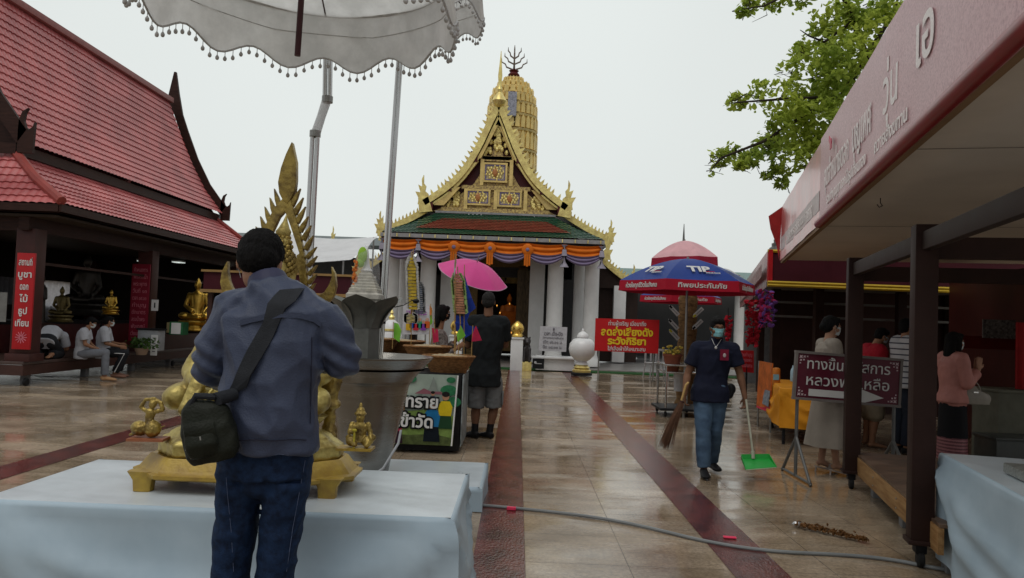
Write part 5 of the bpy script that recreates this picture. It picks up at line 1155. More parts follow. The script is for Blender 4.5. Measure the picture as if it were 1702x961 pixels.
b0 = P(607, 515, 6.45); Z = lambda py: P(607, py, 6.45).z - b0.z
CRM = M('aged cream stone', (.42, .40, .35), .6, 0, .3, 14, .2, 40)
sq = lambda prof: lathe(prof, (0, 0, 0), 24, sq=1.0, rot=0)
B('base_block', [sq([(.12, 0), (.12, Z(500)), (.135, Z(497)), (.135, Z(490)), (.12, Z(487)), (.12, Z(484))])], CRM, sh_)
B('stepped_tiers', [sq([(.115 - .012 * i, Z(484) + (Z(455) - Z(484)) * (i + f) / 6) for i in range(6) for f in (0, .7)] + [(.03, Z(452))])], M('cream and gold bands', (.45, .43, .36), .5, 0, .25, 30), sh_)
B('spire', [lathe([(.035, Z(454)), (.05, Z(450)), (.03, Z(444)), (.02, Z(436)), (.012, Z(420)), (.004, Z(411))], (0, 0, 0), 14)], WHITE, sh_, smooth=True)
B('orange_flowers', [ell((-.095 + random.random() * .03, -.09 + .03 * random.random(), Z(478) + (Z(435) - Z(478)) * random.random()), (.012, .01, .014), n=6, k=4) for _ in range(46)], M('orange flowers', (.55, .16, .03), .6), sh_)
B('green_offering', [ell((-.03, -.05, Z(425)), (.04, .02, .07)), ell((-.045, -.05, Z(438)), (.035, .02, .04))], M('lime green paper', (.28, .5, .05), .6), sh_)
B('clear_sleeve', [grid(lambda u, v: ((.118 - .05 * v ** 2.5) * cos(2 * pi * u) * (1 - max(0, v - .8) * 3.5), (.118 - .05 * v ** 2.5) * sin(2 * pi * u) * (1 - max(0, v - .8) * 3.5), Z(484) + (Z(408) - Z(484)) * v), 24, 16)], M('clear plastic sleeve', (.6, .62, .62), .15, 0, .1, 4, trans=.84), sh_, smooth=True)
# ------------------------------------------------------------------ display box with printed poster and sand baskets
db = wthing('display_stand', 'black display box with painted temple fair poster under the front basket', 'stand', (-1.1, 8.9, 0))
Yd = 8.5; a, b, c, d = P(683, 621, Yd), P(761, 623, Yd), P(752, 756, Yd), P(640, 752, Yd)
x1 = b.x; x0 = P(650, 621, Yd).x; zt = a.z
B('box_body', [box(((x0 + x1) / 2 + .03, 9.0, zt / 2 + .02), (x1 - x0 + .02, .9, zt - .02))], BLACK, db, bevel=.01)
B('side_sheet', [slab(V((x1 + .05, 8.56, zt)), V((x1 + .05, 9.42, zt)), V((x1 + .05, 9.42, .08)), V((x1 + .05, 8.56, .08)), .012)], M('photo collage sheet', (.24, .27, .27), .4, 0, .75, 7, stretch=(1, 1.6, .9)), db)
ps = B('poster', [slab(V((x0, Yd, zt)), V((x1, Yd, zt)), V((x1 - .04, Yd - .02, .10)), V((x0, Yd - .02, .10)), -.01)], M('poster sky print', (.30, .36, .30), .45, 0, .2, 3), db)
def onp(u, v, y=-.016): return V((x0 + (x1 - x0 - .02) * u, Yd + y - .02 * (1 - v), .10 + (zt - .10) * v))
def pblob(nm, pts, mat, y=-.016): return B(nm, [(lambda q: (q, [tuple(range(len(q)))]))([onp(u, v, y) for u, v in pts])], mat, ps)
def disc(u, v, ru, rv, n=14): return [(u + ru * cos(2 * pi * k / n), v + rv * sin(2 * pi * k / n)) for k in range(n)]
GRN = M('poster leaf green', (.03, .16, .07), .5, 0, .3, 25); LG = M('poster lawn green', (.16, .24, .06), .5, 0, .3, 12)
pblob('printed_lawn', [(0, 0), (1, 0), (1, .42), (.6, .5), (.2, .46), (0, .5)], LG, -.013); pblob('printed_soil', [(0, 0), (1, 0), (1, .1), (.7, .16), (.3, .13), (0, .15)], M('poster earth', (.07, .09, .03), .5, 0, .4, 16), -.015)
for i, (u, v, r) in enumerate(((.9, .78, .13), (.8, .68, .12), (.98, .62, .12), (.93, .9, .07), (.14, .95, .13), (.3, .97, .1))): pblob('printed_foliage', disc(u, v if v < .9 else .93, r, r * .6), GRN, -.015 - .0004 * i)
PKP = M('poster mauve', (.25, .10, .12), .5); GYP = M('poster stone grey', (.22, .25, .22), .5)
pblob('printed_temple', [(.5, .62), (.82, .62), (.82, .72), (.76, .74), (.72, .8), (.66, .97), (.6, .8), (.55, .74), (.5, .72)], GYP, -.018); pblob('printed_roof', [(.38, .72), (.52, .80), (.62, .76), (.8, .76), (.8, .72)], PKP, -.020)
for i in range(5): pblob('printed_fence', [(.3 + i * .05, .5), (.31 + i * .05, .5), (.31 + i * .05, .68), (.3 + i * .05, .68)], GYP, -.019)
def pperson(u, v, s, shirt, low):
    pblob('printed_torso', [(u - .07 * s, v), (u + .07 * s, v), (u + .085 * s, v + .10 * s), (u + .05 * s, v + .16 * s), (u - .05 * s, v + .16 * s), (u - .085 * s, v + .10 * s)], M('print ' + shirt, shirt, .5), -.0215)
    pblob('printed_legs', [(u - .08 * s, v - .14 * s), (u + .09 * s, v - .14 * s), (u + .07 * s, v + .01), (u - .07 * s, v + .01)], M('print ' + low, low, .5), -.021)
    pblob('printed_face', disc(u, v + .205 * s, .042 * s, .038 * s), M('poster skin', (.38, .2, .12), .5), -.022); pblob('printed_hair', disc(u, v + .235 * s, .046 * s, .03 * s), M('poster black', (.015, .012, .012), .5), -.0225)
pperson(.86, .42, 1.3, '#c8b020', '#204028'); pperson(.16, .60, .9, '#d09060', '#806040'); pperson(.66, .26, 1.5, '#1f6a9a', '#101820'); pperson(.66, .58, .7, '#303a50', '#303030'); pperson(.12, .18, 1.2, '#a02848', '#301828')
TB = M('poster black outline', (.008, .008, .008), .5); TW_ = M('poster white letters', (.62, .62, .6), .5, 0, .02)
for s, v, sz, u, ft in (('ทราย', .60, .18, .50, .355), ('เข้าวัด', .32, .18, .40, .40)):
    m_ = plane_m(onp(u, v, -.028), (1, 0, -.02), (0, 0, 1)); text('lettering_outline', s, sz, TB, m_, ps, .024, ft + .02, extrude=.001)
    text('lettering', s, sz, TW_, MX.Translation((0, -.004, 0)) @ m_, ps, .005, ft, extrude=.001)
B('white_edge', [cyl(V((x1 + .005, Yd - .03, zt)), V((x1 - .035, Yd - .04, .10)), .009, 6)], WHITE, db)
WICK = M('woven wicker', (.30, .15, .055), .7, 0, .35, 24, .9, 60, col2=(.13, .06, .025), c2amt=.6, stretch=(1, 1, 3)); SAND = M('pale sand', (.36, .29, .18), .9, 0, .25, 30, .5, 120)
def basket(label, px, py, Y, r, h):
    q = P(px, py, Y); t = wthing('sand_basket', label, 'basket', q)
    pf = [(r * .62, 0)] + [(r * (.64 + .34 * (k / 9)) + .006 * (k % 2), h * k / 9) for k in range(10)] + [(r * 1.02, h), (r * 1.04, h + .015), (r * .98, h + .025), (r * .93, h - .01)]
    B('wicker_bowl', [lathe(pf, q, 40)], WICK, t, smooth=True, sharp=60)
    B('sand', [grid(lambda u, v: (q.x + r * .94 * v * cos(2 * pi * u), q.y + r * .94 * v * sin(2 * pi * u), q.z + h - .01 + .045 * (1 - v * v) + .012 * NZ.noise(V((v * 6 * cos(6.28 * u), v * 6 * sin(6.28 * u), px)))), 32, 8)], SAND, t, smooth=True)
    return q
b1 = basket('front wicker basket heaped with pale sand on the poster box', 745, 621, 8.85, .30, .19)
b2 = basket('middle wicker basket between the steel bowl and the masked woman', 710, 600, 9.6, .30, .17)
b3 = basket('rearmost wicker basket beside the white poster board', 668, 590, 10.6, .31, .18)
b4 = basket('small wicker basket peeking out left of the steel pole', 632, 585, 10.2, .24, .16)
tb = wthing('trestle_table', 'black trestle holding the rear sand baskets behind the steel bowl', 'table', (-1.3, 10.1, 0))
B('top', [box((-1.35, 10.15, b2.z - .02), (1.35, 1.3, .03))], BLACK, tb)
for x in (-1.95, -.78):
    for y in (9.6, 10.7): B('leg', [cyl((x, y, 0), (x, y, b2.z - .03), .02)], BLACK, tb)
FL = {'lime': M('lime green flag', (.22, .55, .06), .6, backlit=.3), 'red': M('red flag', (.55, .03, .09), .6, backlit=.3), 'blue': M('royal blue flag', (.03, .07, .42), .6, backlit=.3), 'white': M('white flag', (.5, .5, .5), .6, backlit=.3), 'orange': M('orange flag', (.6, .2, .04), .6)}
STK = M('bamboo stick', (.35, .22, .08), .6)
def flag(label, kind, base, top, Y, pts, mat=None):
    a = P(*base, Y); b = P(*top, Y); t = wthing('paper_flag', label, 'flag', a)
    B('stick', [cyl(a, b, .005, 5)], STK, t)
    vs = []
    q = [P(x, y, Y + .02 * sin(i * 2)) for i, (x, y) in enumerate(pts)]; vs = q + [v + V((0, .004, 0)) for v in q]; n = len(q)
    B('pennant', [(vs, [tuple(range(n)), tuple(reversed(range(n, 2 * n)))] + [(i, i + n, (i + 1) % n + n, (i + 1) % n) for i in range(n)])], FL[kind], t)
flag('red triangular paper flag at the right of the front basket', 'red', (783, 600), (786, 541), 8.8, [(791, 541), (801, 566), (784, 568), (785, 556)])
flag('lime paper flag in the middle of the front basket', 'lime', (761, 598), (765, 540), 8.8, [(766, 541), (774, 558), (761, 569), (759, 556)])
flag('lime paper flag on a red stick beside the steel pole', 'lime', (652, 580), (654, 535), 9.6, [(655, 536), (662, 538), (667, 550), (664, 569), (654, 562)])
flag('lime paper flag left of the lotus stand', 'lime', (568, 575), (572, 530), 7.6, [(573, 529), (580, 544), (568, 549)])
flag('tall royal blue paper flag over the front basket', 'blue', (771, 600), (772, 440), 8.9, [(771, 452), (776, 470), (784, 495), (791, 512), (781, 520), (774, 540), (770, 500)])
flag('low royal blue paper flag torn into points', 'blue', (757, 600), (757, 520), 8.95, [(757, 524), (774, 527), (779, 541), (795, 545), (780, 558), (773, 562), (770, 550), (758, 551), (755, 536)])
flag('white paper flag at the top of the yellow tung streamer', 'white', (683, 575), (687, 414), 9.7, [(686, 415), (684, 424), (682, 444), (673, 436), (680, 424)])
flag('slim white paper flag beside the pink parasol', 'white', (755, 600), (757, 422), 8.8, [(757, 422), (759, 436), (757, 450), (754, 462), (755, 438)])
flag('orange and green paper streamer left of the masked woman', 'orange', (713, 585), (716, 505), 9.8, [(714, 508), (718, 512), (717, 524), (714, 524)])
flag('green paper strip above the middle basket', 'lime', (718, 585), (718, 515), 9.8, [(714, 524), (718, 524), (719, 536), (715, 541)])
flag('red and white paper patch over the middle basket', 'red', (724, 585), (722, 530), 9.7, [(718, 545), (728, 548), (729, 568), (720, 570)])
def tung(label, px0, px1, py0, py1, Y, cmat, emat, seed):
    """zig-zag edged paper streamer hanging from a stick"""
    a = P(px0, py0, Y); b = P(px1, py1, Y); t = wthing('tung_streamer', label, 'streamer', b); random.seed(seed)
    B('stick', [cyl(b - V((0, 0, .12)), a + V((0, 0, .08)), .006, 5)], STK, t)
    w_ = .055; pr = []; n = 16
    for i in range(n):
        c = a.lerp(b, (i + .5) / n); h = (a - b).length / n; ww = w_ * min(1, .35 + i * .22); pr.append(box(c, (ww * 2, .04, h * .8), rz=.4 * sin(i)))
    B('paper_core', pr, cmat, t)
    pr = []
    pp_ = {-1: [], 1: []}
    for i in range(int(n * 2.2)):
        f = (i + .5) / (n * 2.2); c = a.lerp(b, f); ww = w_ * min(1, .35 + f * n * .22)
        for s in (-1, 1):
            pp_[s].append(prism([(0, -.012), (s * .035, .008 + .01 * random.random()), (0, .022)], .03, MX.Translation(c + V((s * ww, -.01, 0)))))
    for s in (-1, 1): B('fringed_edge', pp_[s], emat, t)
tung('yellow and gold tung streamer beside the white poster', 684, 687, 428, 515, 9.65, M('yellow paper', (.55, .40, .05), .6, 0, .25, 30, backlit=.2), M('pale fringe paper', (.45, .45, .42), .7), 1)
tung('short yellow tung streamer end above the middle basket', 683, 683, 522, 537, 9.65, M('faded yellow paper', (.42, .35, .12), .6), M('pale fringe paper'), 2)
tung('grey blue tung streamer behind the yellow one', 695, 697, 470, 522, 9.9, M('grey blue paper', (.12, .15, .2), .7, 0, .3, 20), M('grey fringe paper', (.25, .26, .27), .7), 3)
tung('salmon and green edged tung streamer above the front basket', 760, 766, 455, 522, 8.85, M('salmon paper', (.5, .24, .14), .6, 0, .25, 30, backlit=.2), M('leaf green fringe', (.24, .36, .12), .7), 4)
gs = wthing('stone_jar', 'white jar with gold topped lid beside the lime flag', 'jar', P(647, 590, 12)); q = P(648, 600, 12); B('jar_body', [lathe([(.14, 0), (.17, .1), (.17, .42), (.13, .48), (.14, .5), (.12, .58), (.05, .64)], q, 20)], MARBLE, gs, smooth=True); B('gold_knob', [lathe([(.16, .47), (.16, .5)], q, 20), lathe([(.03, .63), (.05, .68), (.02, .72), (.03, .75), (.005, .8)], q, 10)], GOLD, gs)
tag(wobj(B('pink_tubs', [lathe([(.08, 0), (.1, .14), (.105, .16)], P(690 + k * 12, 590, 11.3) - V((0, 0, 0)), 14) for k in range(1)], M('hot pink tub', (.4, .05, .14), .5)), P(690, 590, 11.3)), 'hot pink tub behind the middle sand basket', 'tub')
# ------------------------------------------------------------------ tree reaching over the right hand stall
LEAF = M('young green leaves', (.46, .54, .09), .5, 0, .35, 1.2, backlit=.6, col2=(.24, .34, .055), c2amt=.6); BARK = M('dark wet bark', (.03, .022, .016), .8, 0, .3, 8, .6, 30)
tr = wthing('tree', 'leafy bright green tree reaching over the right hand stall canopy', 'tree', (8.2, 14.5, 0))
limbs = [[V((8.2, 14.5, 0)), V((8.1, 14.4, 3)), P(1560, 120, 14), P(1440, 95, 13.6), P(1418, 35, 13.2), P(1400, -10, 13)], [P(1440, 95, 13.6), P(1400, 160, 13.4), P(1340, 190, 13.2), P(1270, 235, 13), P(1200, 262, 13), P(1183, 280, 13)], [P(1560, 120, 14), P(1450, 230, 14), P(1370, 260, 13.8), P(1310, 290, 13.6), P(1295, 310, 13.5)],
         [P(1418, 35, 13.2), P(1370, 70, 13), P(1345, 60, 13), P(1330, 50, 12.9)], [P(1400, -10, 13), P(1330, -20, 12.8), P(1270, 10, 12.6), P(1235, 15, 12.5)], [P(1270, 5, 12.6), P(1275, 25, 12.6), P(1250, 37, 12.5)], [P(1400, 160, 13.4), P(1300, 165, 12.8), P(1230, 170, 12.6), P(1212, 172, 12.6)], [P(1440, 95, 13.6), P(1480, 30, 13.4), P(1500, -20, 13.2)]]
for i, lb in enumerate(limbs):
    r0 = (.16, .05, .05, .03, .035, .012, .03, .06)[i]; rad = [r0 * (1 - .8 * k / (len(lb) - 1)) for k in range(len(lb))]
    if i == 0: rad = [.2, .16, .11, .07, .05, .04]
    B('trunk' if i == 0 else 'limb', [loft(lb, rad, 8)], BARK, tr, smooth=True)
random.seed(21)
clus = [(1430, 60, 62), (1400, 110, 62), (1370, 70, 42), (1350, 130, 55), (1410, 150, 60), (1360, 180, 55), (1300, 165, 40), (1260, 160, 32), (1225, 168, 20), (1330, 215, 52), (1385, 215, 52), (1290, 215, 34), (1270, 245, 30), (1225, 250, 26), (1200, 262, 20), (1188, 285, 12), (1310, 265, 34), (1350, 260, 34), (1280, 285, 18), (1300, 305, 14), (1250, 265, 22), (1460, 30, 42), (1380, 30, 34), (1440, 10, 40), (1245, 8, 20), (1290, -4, 26), (1232, 20, 10), (1330, -12, 30), (1490, 10, 30), (1335, 90, 28), (1310, 120, 24), (1230, 275, 12), (1360, 235, 30), (1395, 255, 26)]
lv = []
for cx, cy, rp in clus:
    Yc = 12.9 + random.random() * 1.2; c = P(cx, cy, Yc); rr = rp / F_PX * Yc * .92; cnt = int(rp * rp / 4.4) + 40
    for k in range(cnt):
        while True:
            d = V((random.uniform(-1, 1), random.uniform(-1, 1), random.uniform(-1, 1)))
            if .25 < d.length < 1 or random.random() < .05: break
        if NZ.noise((c + d * rr) * 2.6) < -.13: continue
        p = c + V((d.x * rr, d.y * rr * 1.3, d.z * rr * .9)); s = random.uniform(.035, .075)
        m_ = MX.Translation(p) @ MX.Rotation(random.uniform(0, 6.28), 4, 'Z') @ MX.Rotation(random.gauss(.5, .5), 4, 'X') @ MX.Rotation(random.gauss(0, .4), 4, 'Y')
        q = [V((0, -s, 0)), V((s * .62, -s * .35, -s * .1)), V((s * .5, s * .35, -s * .12)), V((0, s * 1.05, -s * .05)), V((-s * .5, s * .35, -s * .12)), V((-s * .62, -s * .35, -s * .1)), V((0, .1 * s, .1 * s))]
        lv.append(([m_ @ v for v in q], [(0, 1, 6), (1, 2, 6), (2, 3, 6), (3, 4, 6), (4, 5, 6), (5, 0, 6)]))
cm = mesh_of(lv); link('crown', cm, LEAF, tr)
tw_ = []
for cx, cy, rp in clus:
    a = P(cx, cy, 13.3); 
    for k in range(3): tw_.append(tube([a + V((random.gauss(0, .05), 0, 0)), a + V((random.uniform(-.2, .2), random.uniform(-.2, .2), random.uniform(-.15, .15))), a + V((random.uniform(-.25, .25), random.uniform(-.25, .25), random.uniform(-.15, .15)))], [.01, .007, .003], 4))
B('twigs', tw_, BARK, tr)['kind'] = 'stuff'
# ------------------------------------------------------------------ shrine furniture inside the pavilion and the temple
def sitting_buddha(label, px, py, Y, h, mat, base=True):
    q = P(px, py, Y); t = thing('buddha_image', label, 'statue', q); s = h
    pr = [ell((-.25 * s, -.04 * s, .1 * s), (.13 * s, .12 * s, .08 * s)), ell((.25 * s, -.04 * s, .1 * s), (.13 * s, .12 * s, .08 * s)), caps((-.25 * s, -.05 * s, .08 * s), (.1 * s, -.12 * s, .07 * s), .07 * s, .05 * s), loft([(0, .03 * s, 0), (0, .03 * s, .2 * s), (0, .02 * s, .4 * s), (0, .02 * s, .58 * s), (0, .02 * s, .64 * s)], [(.2 * s, .15 * s), (.13 * s, .1 * s), (.16 * s, .1 * s), (.19 * s, .09 * s), (.07 * s, .06 * s)], 14, side=V((1, 0, 0))), caps((-.18 * s, .02 * s, .56 * s), (-.25 * s, 0, .32 * s), .055 * s, .045 * s), caps((-.25 * s, 0, .32 * s), (-.05 * s, -.12 * s, .19 * s), .045 * s, .035 * s), caps((.18 * s, .02 * s, .56 * s), (.25 * s, 0, .32 * s), .055 * s, .045 * s), caps((.25 * s, 0, .32 * s), (.2 * s, -.12 * s, .18 * s), .045 * s, .035 * s), cyl((0, .02 * s, .6 * s), (0, 0, .7 * s), .045 * s), ell((0, 0, .78 * s), (.075 * s, .085 * s, .1 * s)), ell((0, .01 * s, .88 * s), (.04 * s, .04 * s, .04 * s)), caps((0, .01 * s, .9 * s), (0, .01 * s, 1.0 * s), .02 * s, .004 * s)]
    blob('figure', pr, mat, t, .022 * s, 1)
    if base: B('throne', [lathe([(.36 * s, -.22 * s), (.38 * s, -.2 * s), (.32 * s, -.14 * s), (.3 * s, -.1 * s), (.37 * s, -.03 * s), (.36 * s, .0)], (0, 0, 0), 20)], mat, t)
    return t
SHG = M('polished shrine gold', (.55, .34, .06), .3, .85, .25, 6)
sitting_buddha('large gilded buddha seated beyond the right post of the pavilion', 326, 533, 19.3, 1.15, SHG)
B('robe', [box((0, 0, 0), (.01, .01, .01))], SHG).hide_render = False
for o in list(COL.objects):
    if o.name.startswith('robe') and not o.parent: bpy.data.objects.remove(o)
sitting_buddha('dull seated buddha at the left inside the pavilion', 101, 524, 16.3, .66, M('tarnished gold', (.12, .09, .03), .4, .6, .3, 10))
sitting_buddha('slim gilded buddha image in the middle of the dark pavilion', 184, 515, 17.5, .5, SHG)
sitting_buddha('dark bronze buddha with raised topknot deep in the pavilion', 142, 505, 18.5, 1.3, M('black bronze', (.035, .03, .025), .4, .6))
q = P(65, 520, 15.8); sd = thing('standing_statue', 'dark standing figure silhouetted against the pale curtain', 'statue', q); blob('figure', [caps((0, 0, -.2), (0, 0, .3), .12, .1), caps((0, 0, .3), (0, 0, .52), .11, .1), ell((0, 0, .7), (.08, .08, .1)), caps((.1, 0, .5), (.15, -.05, .3), .04, .035), caps((-.1, 0, .5), (-.14, 0, .28), .04, .035), cyl((0, 0, .5), (0, 0, .65), .04)], M('black bronze'), sd, .02)
B('plinth', [box((0, 0, -.5), (.4, .4, .6))], DKWOOD, sd)
alt = wthing('altar_table', 'long black altar table behind the worshippers in the pavilion', 'altar', (-10.6, 18, .43))
B('altar_top', [box((-10.9, 17.8, 1.05), (.9, 6.2, .08))], BLACK, alt); B('altar_front', [box((-10.5, 17.8, .72), (.06, 6.2, .6))], DKRED, alt)
bxs = wthing('donation_box', 'white donation box with printed strip by the middle post', 'box', (P(243, 585, 17.5).x, 17.5, .43)); q = P(247, 582, 17.4)
B('cabinet', [box((q.x, 17.5, q.z + .22), (.46, .35, .46))], M('pale grey box', (.36, .37, .38), .5), bxs, bevel=.01); B('lid', [box((q.x, 17.5, q.z + .47), (.52, .4, .04))], BLACK, bxs)
B('printed_strip', [box((q.x + .16, 17.31, q.z + .12), (.15, .01, .46)), *[(*box((q.x + .16, 17.30, q.z + .28 - k * .06), (.07, .005, .02)), 1) for k in range(6)]], [WHITE, GT], bxs)
pl2 = wthing('potted_plant', 'low pot of leafy greens in front of the donation box', 'plant', P(235, 588, 17.0)); q = P(235, 590, 17.0); random.seed(9)
B('pot', [lathe([(.1, 0), (.15, .13), (.16, .15)], q, 14)], M('cream pot', (.32, .22, .15), .6), pl2)
B('foliage', [(lambda c, s, m_: ([m_ @ v for v in (V((0, -s, 0)), V((s * .5, 0, 0)), V((0, s, 0)), V((-s * .5, 0, 0)))], [(0, 1, 2, 3)]))(0, .05, MX.Translation(q + V((random.gauss(0, .15), random.gauss(0, .1), .15 + random.random() * .22))) @ MX.Rotation(random.random() * 6, 4, V((random.random(), random.random(), random.random())).normalized())) for _ in range(190)], M('dark pot leaves', (.05, .10, .02), .5, 0, .4, 3), pl2)
sb_ = wthing('carton', 'green and white carton on the ledge by the gilded buddha', 'carton', P(297, 552, 18.2)); q = P(297, 555, 18.2); B('carton', [box(q + V((0, 0, .13)), (.32, .3, .3)), (*box(q + V((0, -.16, .13)), (.22, .02, .26)), 1)], [M('green carton', (.03, .15, .06), .5), WHITE], sb_)
cb_ = P(283, 553, 18.2); tag(wobj(B('small_carton', [box(cb_ + V((0, 0, .12)), (.1, .2, .24))], M('tan carton', (.3, .24, .12), .6)), cb_), 'small tan carton left of the green one on the ledge', 'carton')
for lab, px in (('white envelope lying on the near end of the platform', 48),): q = P(px, 603, 13.9); q.z = .438; tag(wobj(B('envelope', [box(q, (.16, .2, .006), rz=.4)], WHITE), q), lab, 'envelope')
# monk image and shrine inside the temple door
mk = sitting_buddha('orange robed seated image glowing in the temple doorway', 845, 545, 28.3, 1.35, M('orange robe gold', (.55, .16, .02), .5, .2, .3, 6), True)
B('robe_panel', [box((0, -.3, .35), (.5, .06, .5))], M('saffron cloth', (.50, .13, .015), .7), mk, bevel=.02)
CDL = M('candle glow', (1, .5, .1), .5); CDL.node_tree.nodes['Principled BSDF'].inputs['Emission Color'].default_value = (1, .45, .08, 1); CDL.node_tree.nodes['Principled BSDF'].inputs['Emission Strength'].default_value = .8
lp_ = wthing('candle_stand', 'row of small glowing candles before the orange image', 'candles', P(838, 560, 27.9))
for k, (px, py) in enumerate(((826, 508), (831, 520), (861, 512), (850, 553), (833, 553), (860, 530), (847, 505))): B('candle', [ell(P(px, py, 27.8), (.02, .02, .035), n=8, k=5)], CDL, lp_)
B('stand', [box(P(845, 572, 27.9), (1.0, .3, .5))], M('carved dull gold'), lp_)
vl = bpy.data.lights.new('altar_lamp', 'POINT'); vl.energy = 2.5; vl.color = (1, .62, .25); vl.shadow_soft_size = .8; vo = bpy.data.objects.new('altar_lamp', vl); COL.objects.link(vo); vo.location = P(845, 470, 27.9)
# ------------------------------------------------------------------ people
SKIN = M('warm brown skin', (.30, .155, .09), .55, 0, .1, 12, .1, 60, sub=.05); SKIN2 = M('tan skin', (.36, .20, .13), .55, 0, .1, 12, .1, 60, sub=.05); SKIND = M('deep brown skin', (.17, .085, .05), .55, 0, .1, 12, .1, 60)
HAIR = M('black hair', (.006, .0055, .0055), .8, 0, .5, 60, .8, 160, stretch=(1, 1, .25)); HAIRG = M('greying hair', (.022, .021, .02), .85, 0, .5, 70, .8, 160)
EYEW = M('eye white', (.5, .5, .48), .3); EYEB = M('dark iris', (.01, .008, .006), .2); LIP = M('lips', (.25, .09, .07), .5)
MASKW = M('pale surgical mask', (.50, .55, .56), .7); MASKT = M('turquoise surgical mask', (.22, .48, .52), .7); MASKK = M('black cloth mask', (.012, .012, .013), .7)
def lerp(a, b, t): return V(a).lerp(V(b), t)
def hand(wr, d, nrm, s=1.0, curl=.25, left=False, spread=.10, thumb=1):
    """wr wrist, d direction of the hand, nrm palm normal"""
    d = V(d).normalized(); n = (V(nrm) - d * V(nrm).dot(d)).normalized(); x = d.cross(n).normalized() * (1 if left else -1)  # x towards thumb side
    pr = [loft([wr, V(wr) + d * .03 * s, V(wr) + d * .065 * s, V(wr) + d * .095 * s], [(.026 * s, .018 * s), (.036 * s, .016 * s), (.042 * s, .015 * s), (.040 * s, .011 * s)], 12, side=x)]
    for i, (off, ln) in enumerate(((.030, .072), (.010, .080), (-.011, .074), (-.031, .058))):
        b = V(wr) + d * .088 * s + x * off * s; ang = curl; dd = (d + x * off * spread * 30 * .3).normalized(); p = b; pts = [b - d * .02 * s, b]
        for k, f in enumerate((.45, .32, .23)):
            q = dd * cos(ang * (k + .6)) + n * sin(ang * (k + .6)); p = p + q * ln * s * f; pts.append(p)
        pr.append(loft(pts, [.0095 * s, .0095 * s, .0088 * s, .0080 * s, .006 * s], 8))
    b = V(wr) + d * .025 * s + x * .028 * s; e = b + (d * .6 + x * .75 + n * .25).normalized() * .04 * s * thumb; f = e + (d * .9 + x * .25 + n * .3).normalized() * .034 * s
    pr.append(loft([b - x * .012 * s, b, e, f], [.014 * s, .013 * s, .011 * s, .008 * s], 8)); return pr
def headprims(s=1.0, fem=False):
    """head centre at origin, face towards +Y"""
    pr = [ell((0, -.012, .028), (.074, .094, .088)), ell((0, .012, -.03), (.060, .075, .082)), ell((0, .045, -.085), (.030, .030, .022)), ell((0, .078, .028), (.050, .018, .012)),
          loft([(0, .078, .02), (0, .096, -.012), (0, .103, -.026), (0, .085, -.034)], [.007, .011, .015, .010], 8), ell((0, .083, -.052), (.022, .012, .006)), ell((0, .081, -.062), (.018, .012, .007)),
          ell((-.045, .05, -.025), (.022, .025, .02)), ell((.045, .05, -.025), (.022, .025, .02))]
    for sx in (-1, 1):
        pr.append(ell((sx * .076, -.004, -.004), (.010, .020, .032), m=MX.Rotation(sx * .25, 3, 'Z'))); pr.append(ell((sx * .073, .0, -.026), (.008, .010, .012)))
    return [xf(MX.Scale(s, 4), p) for p in pr]
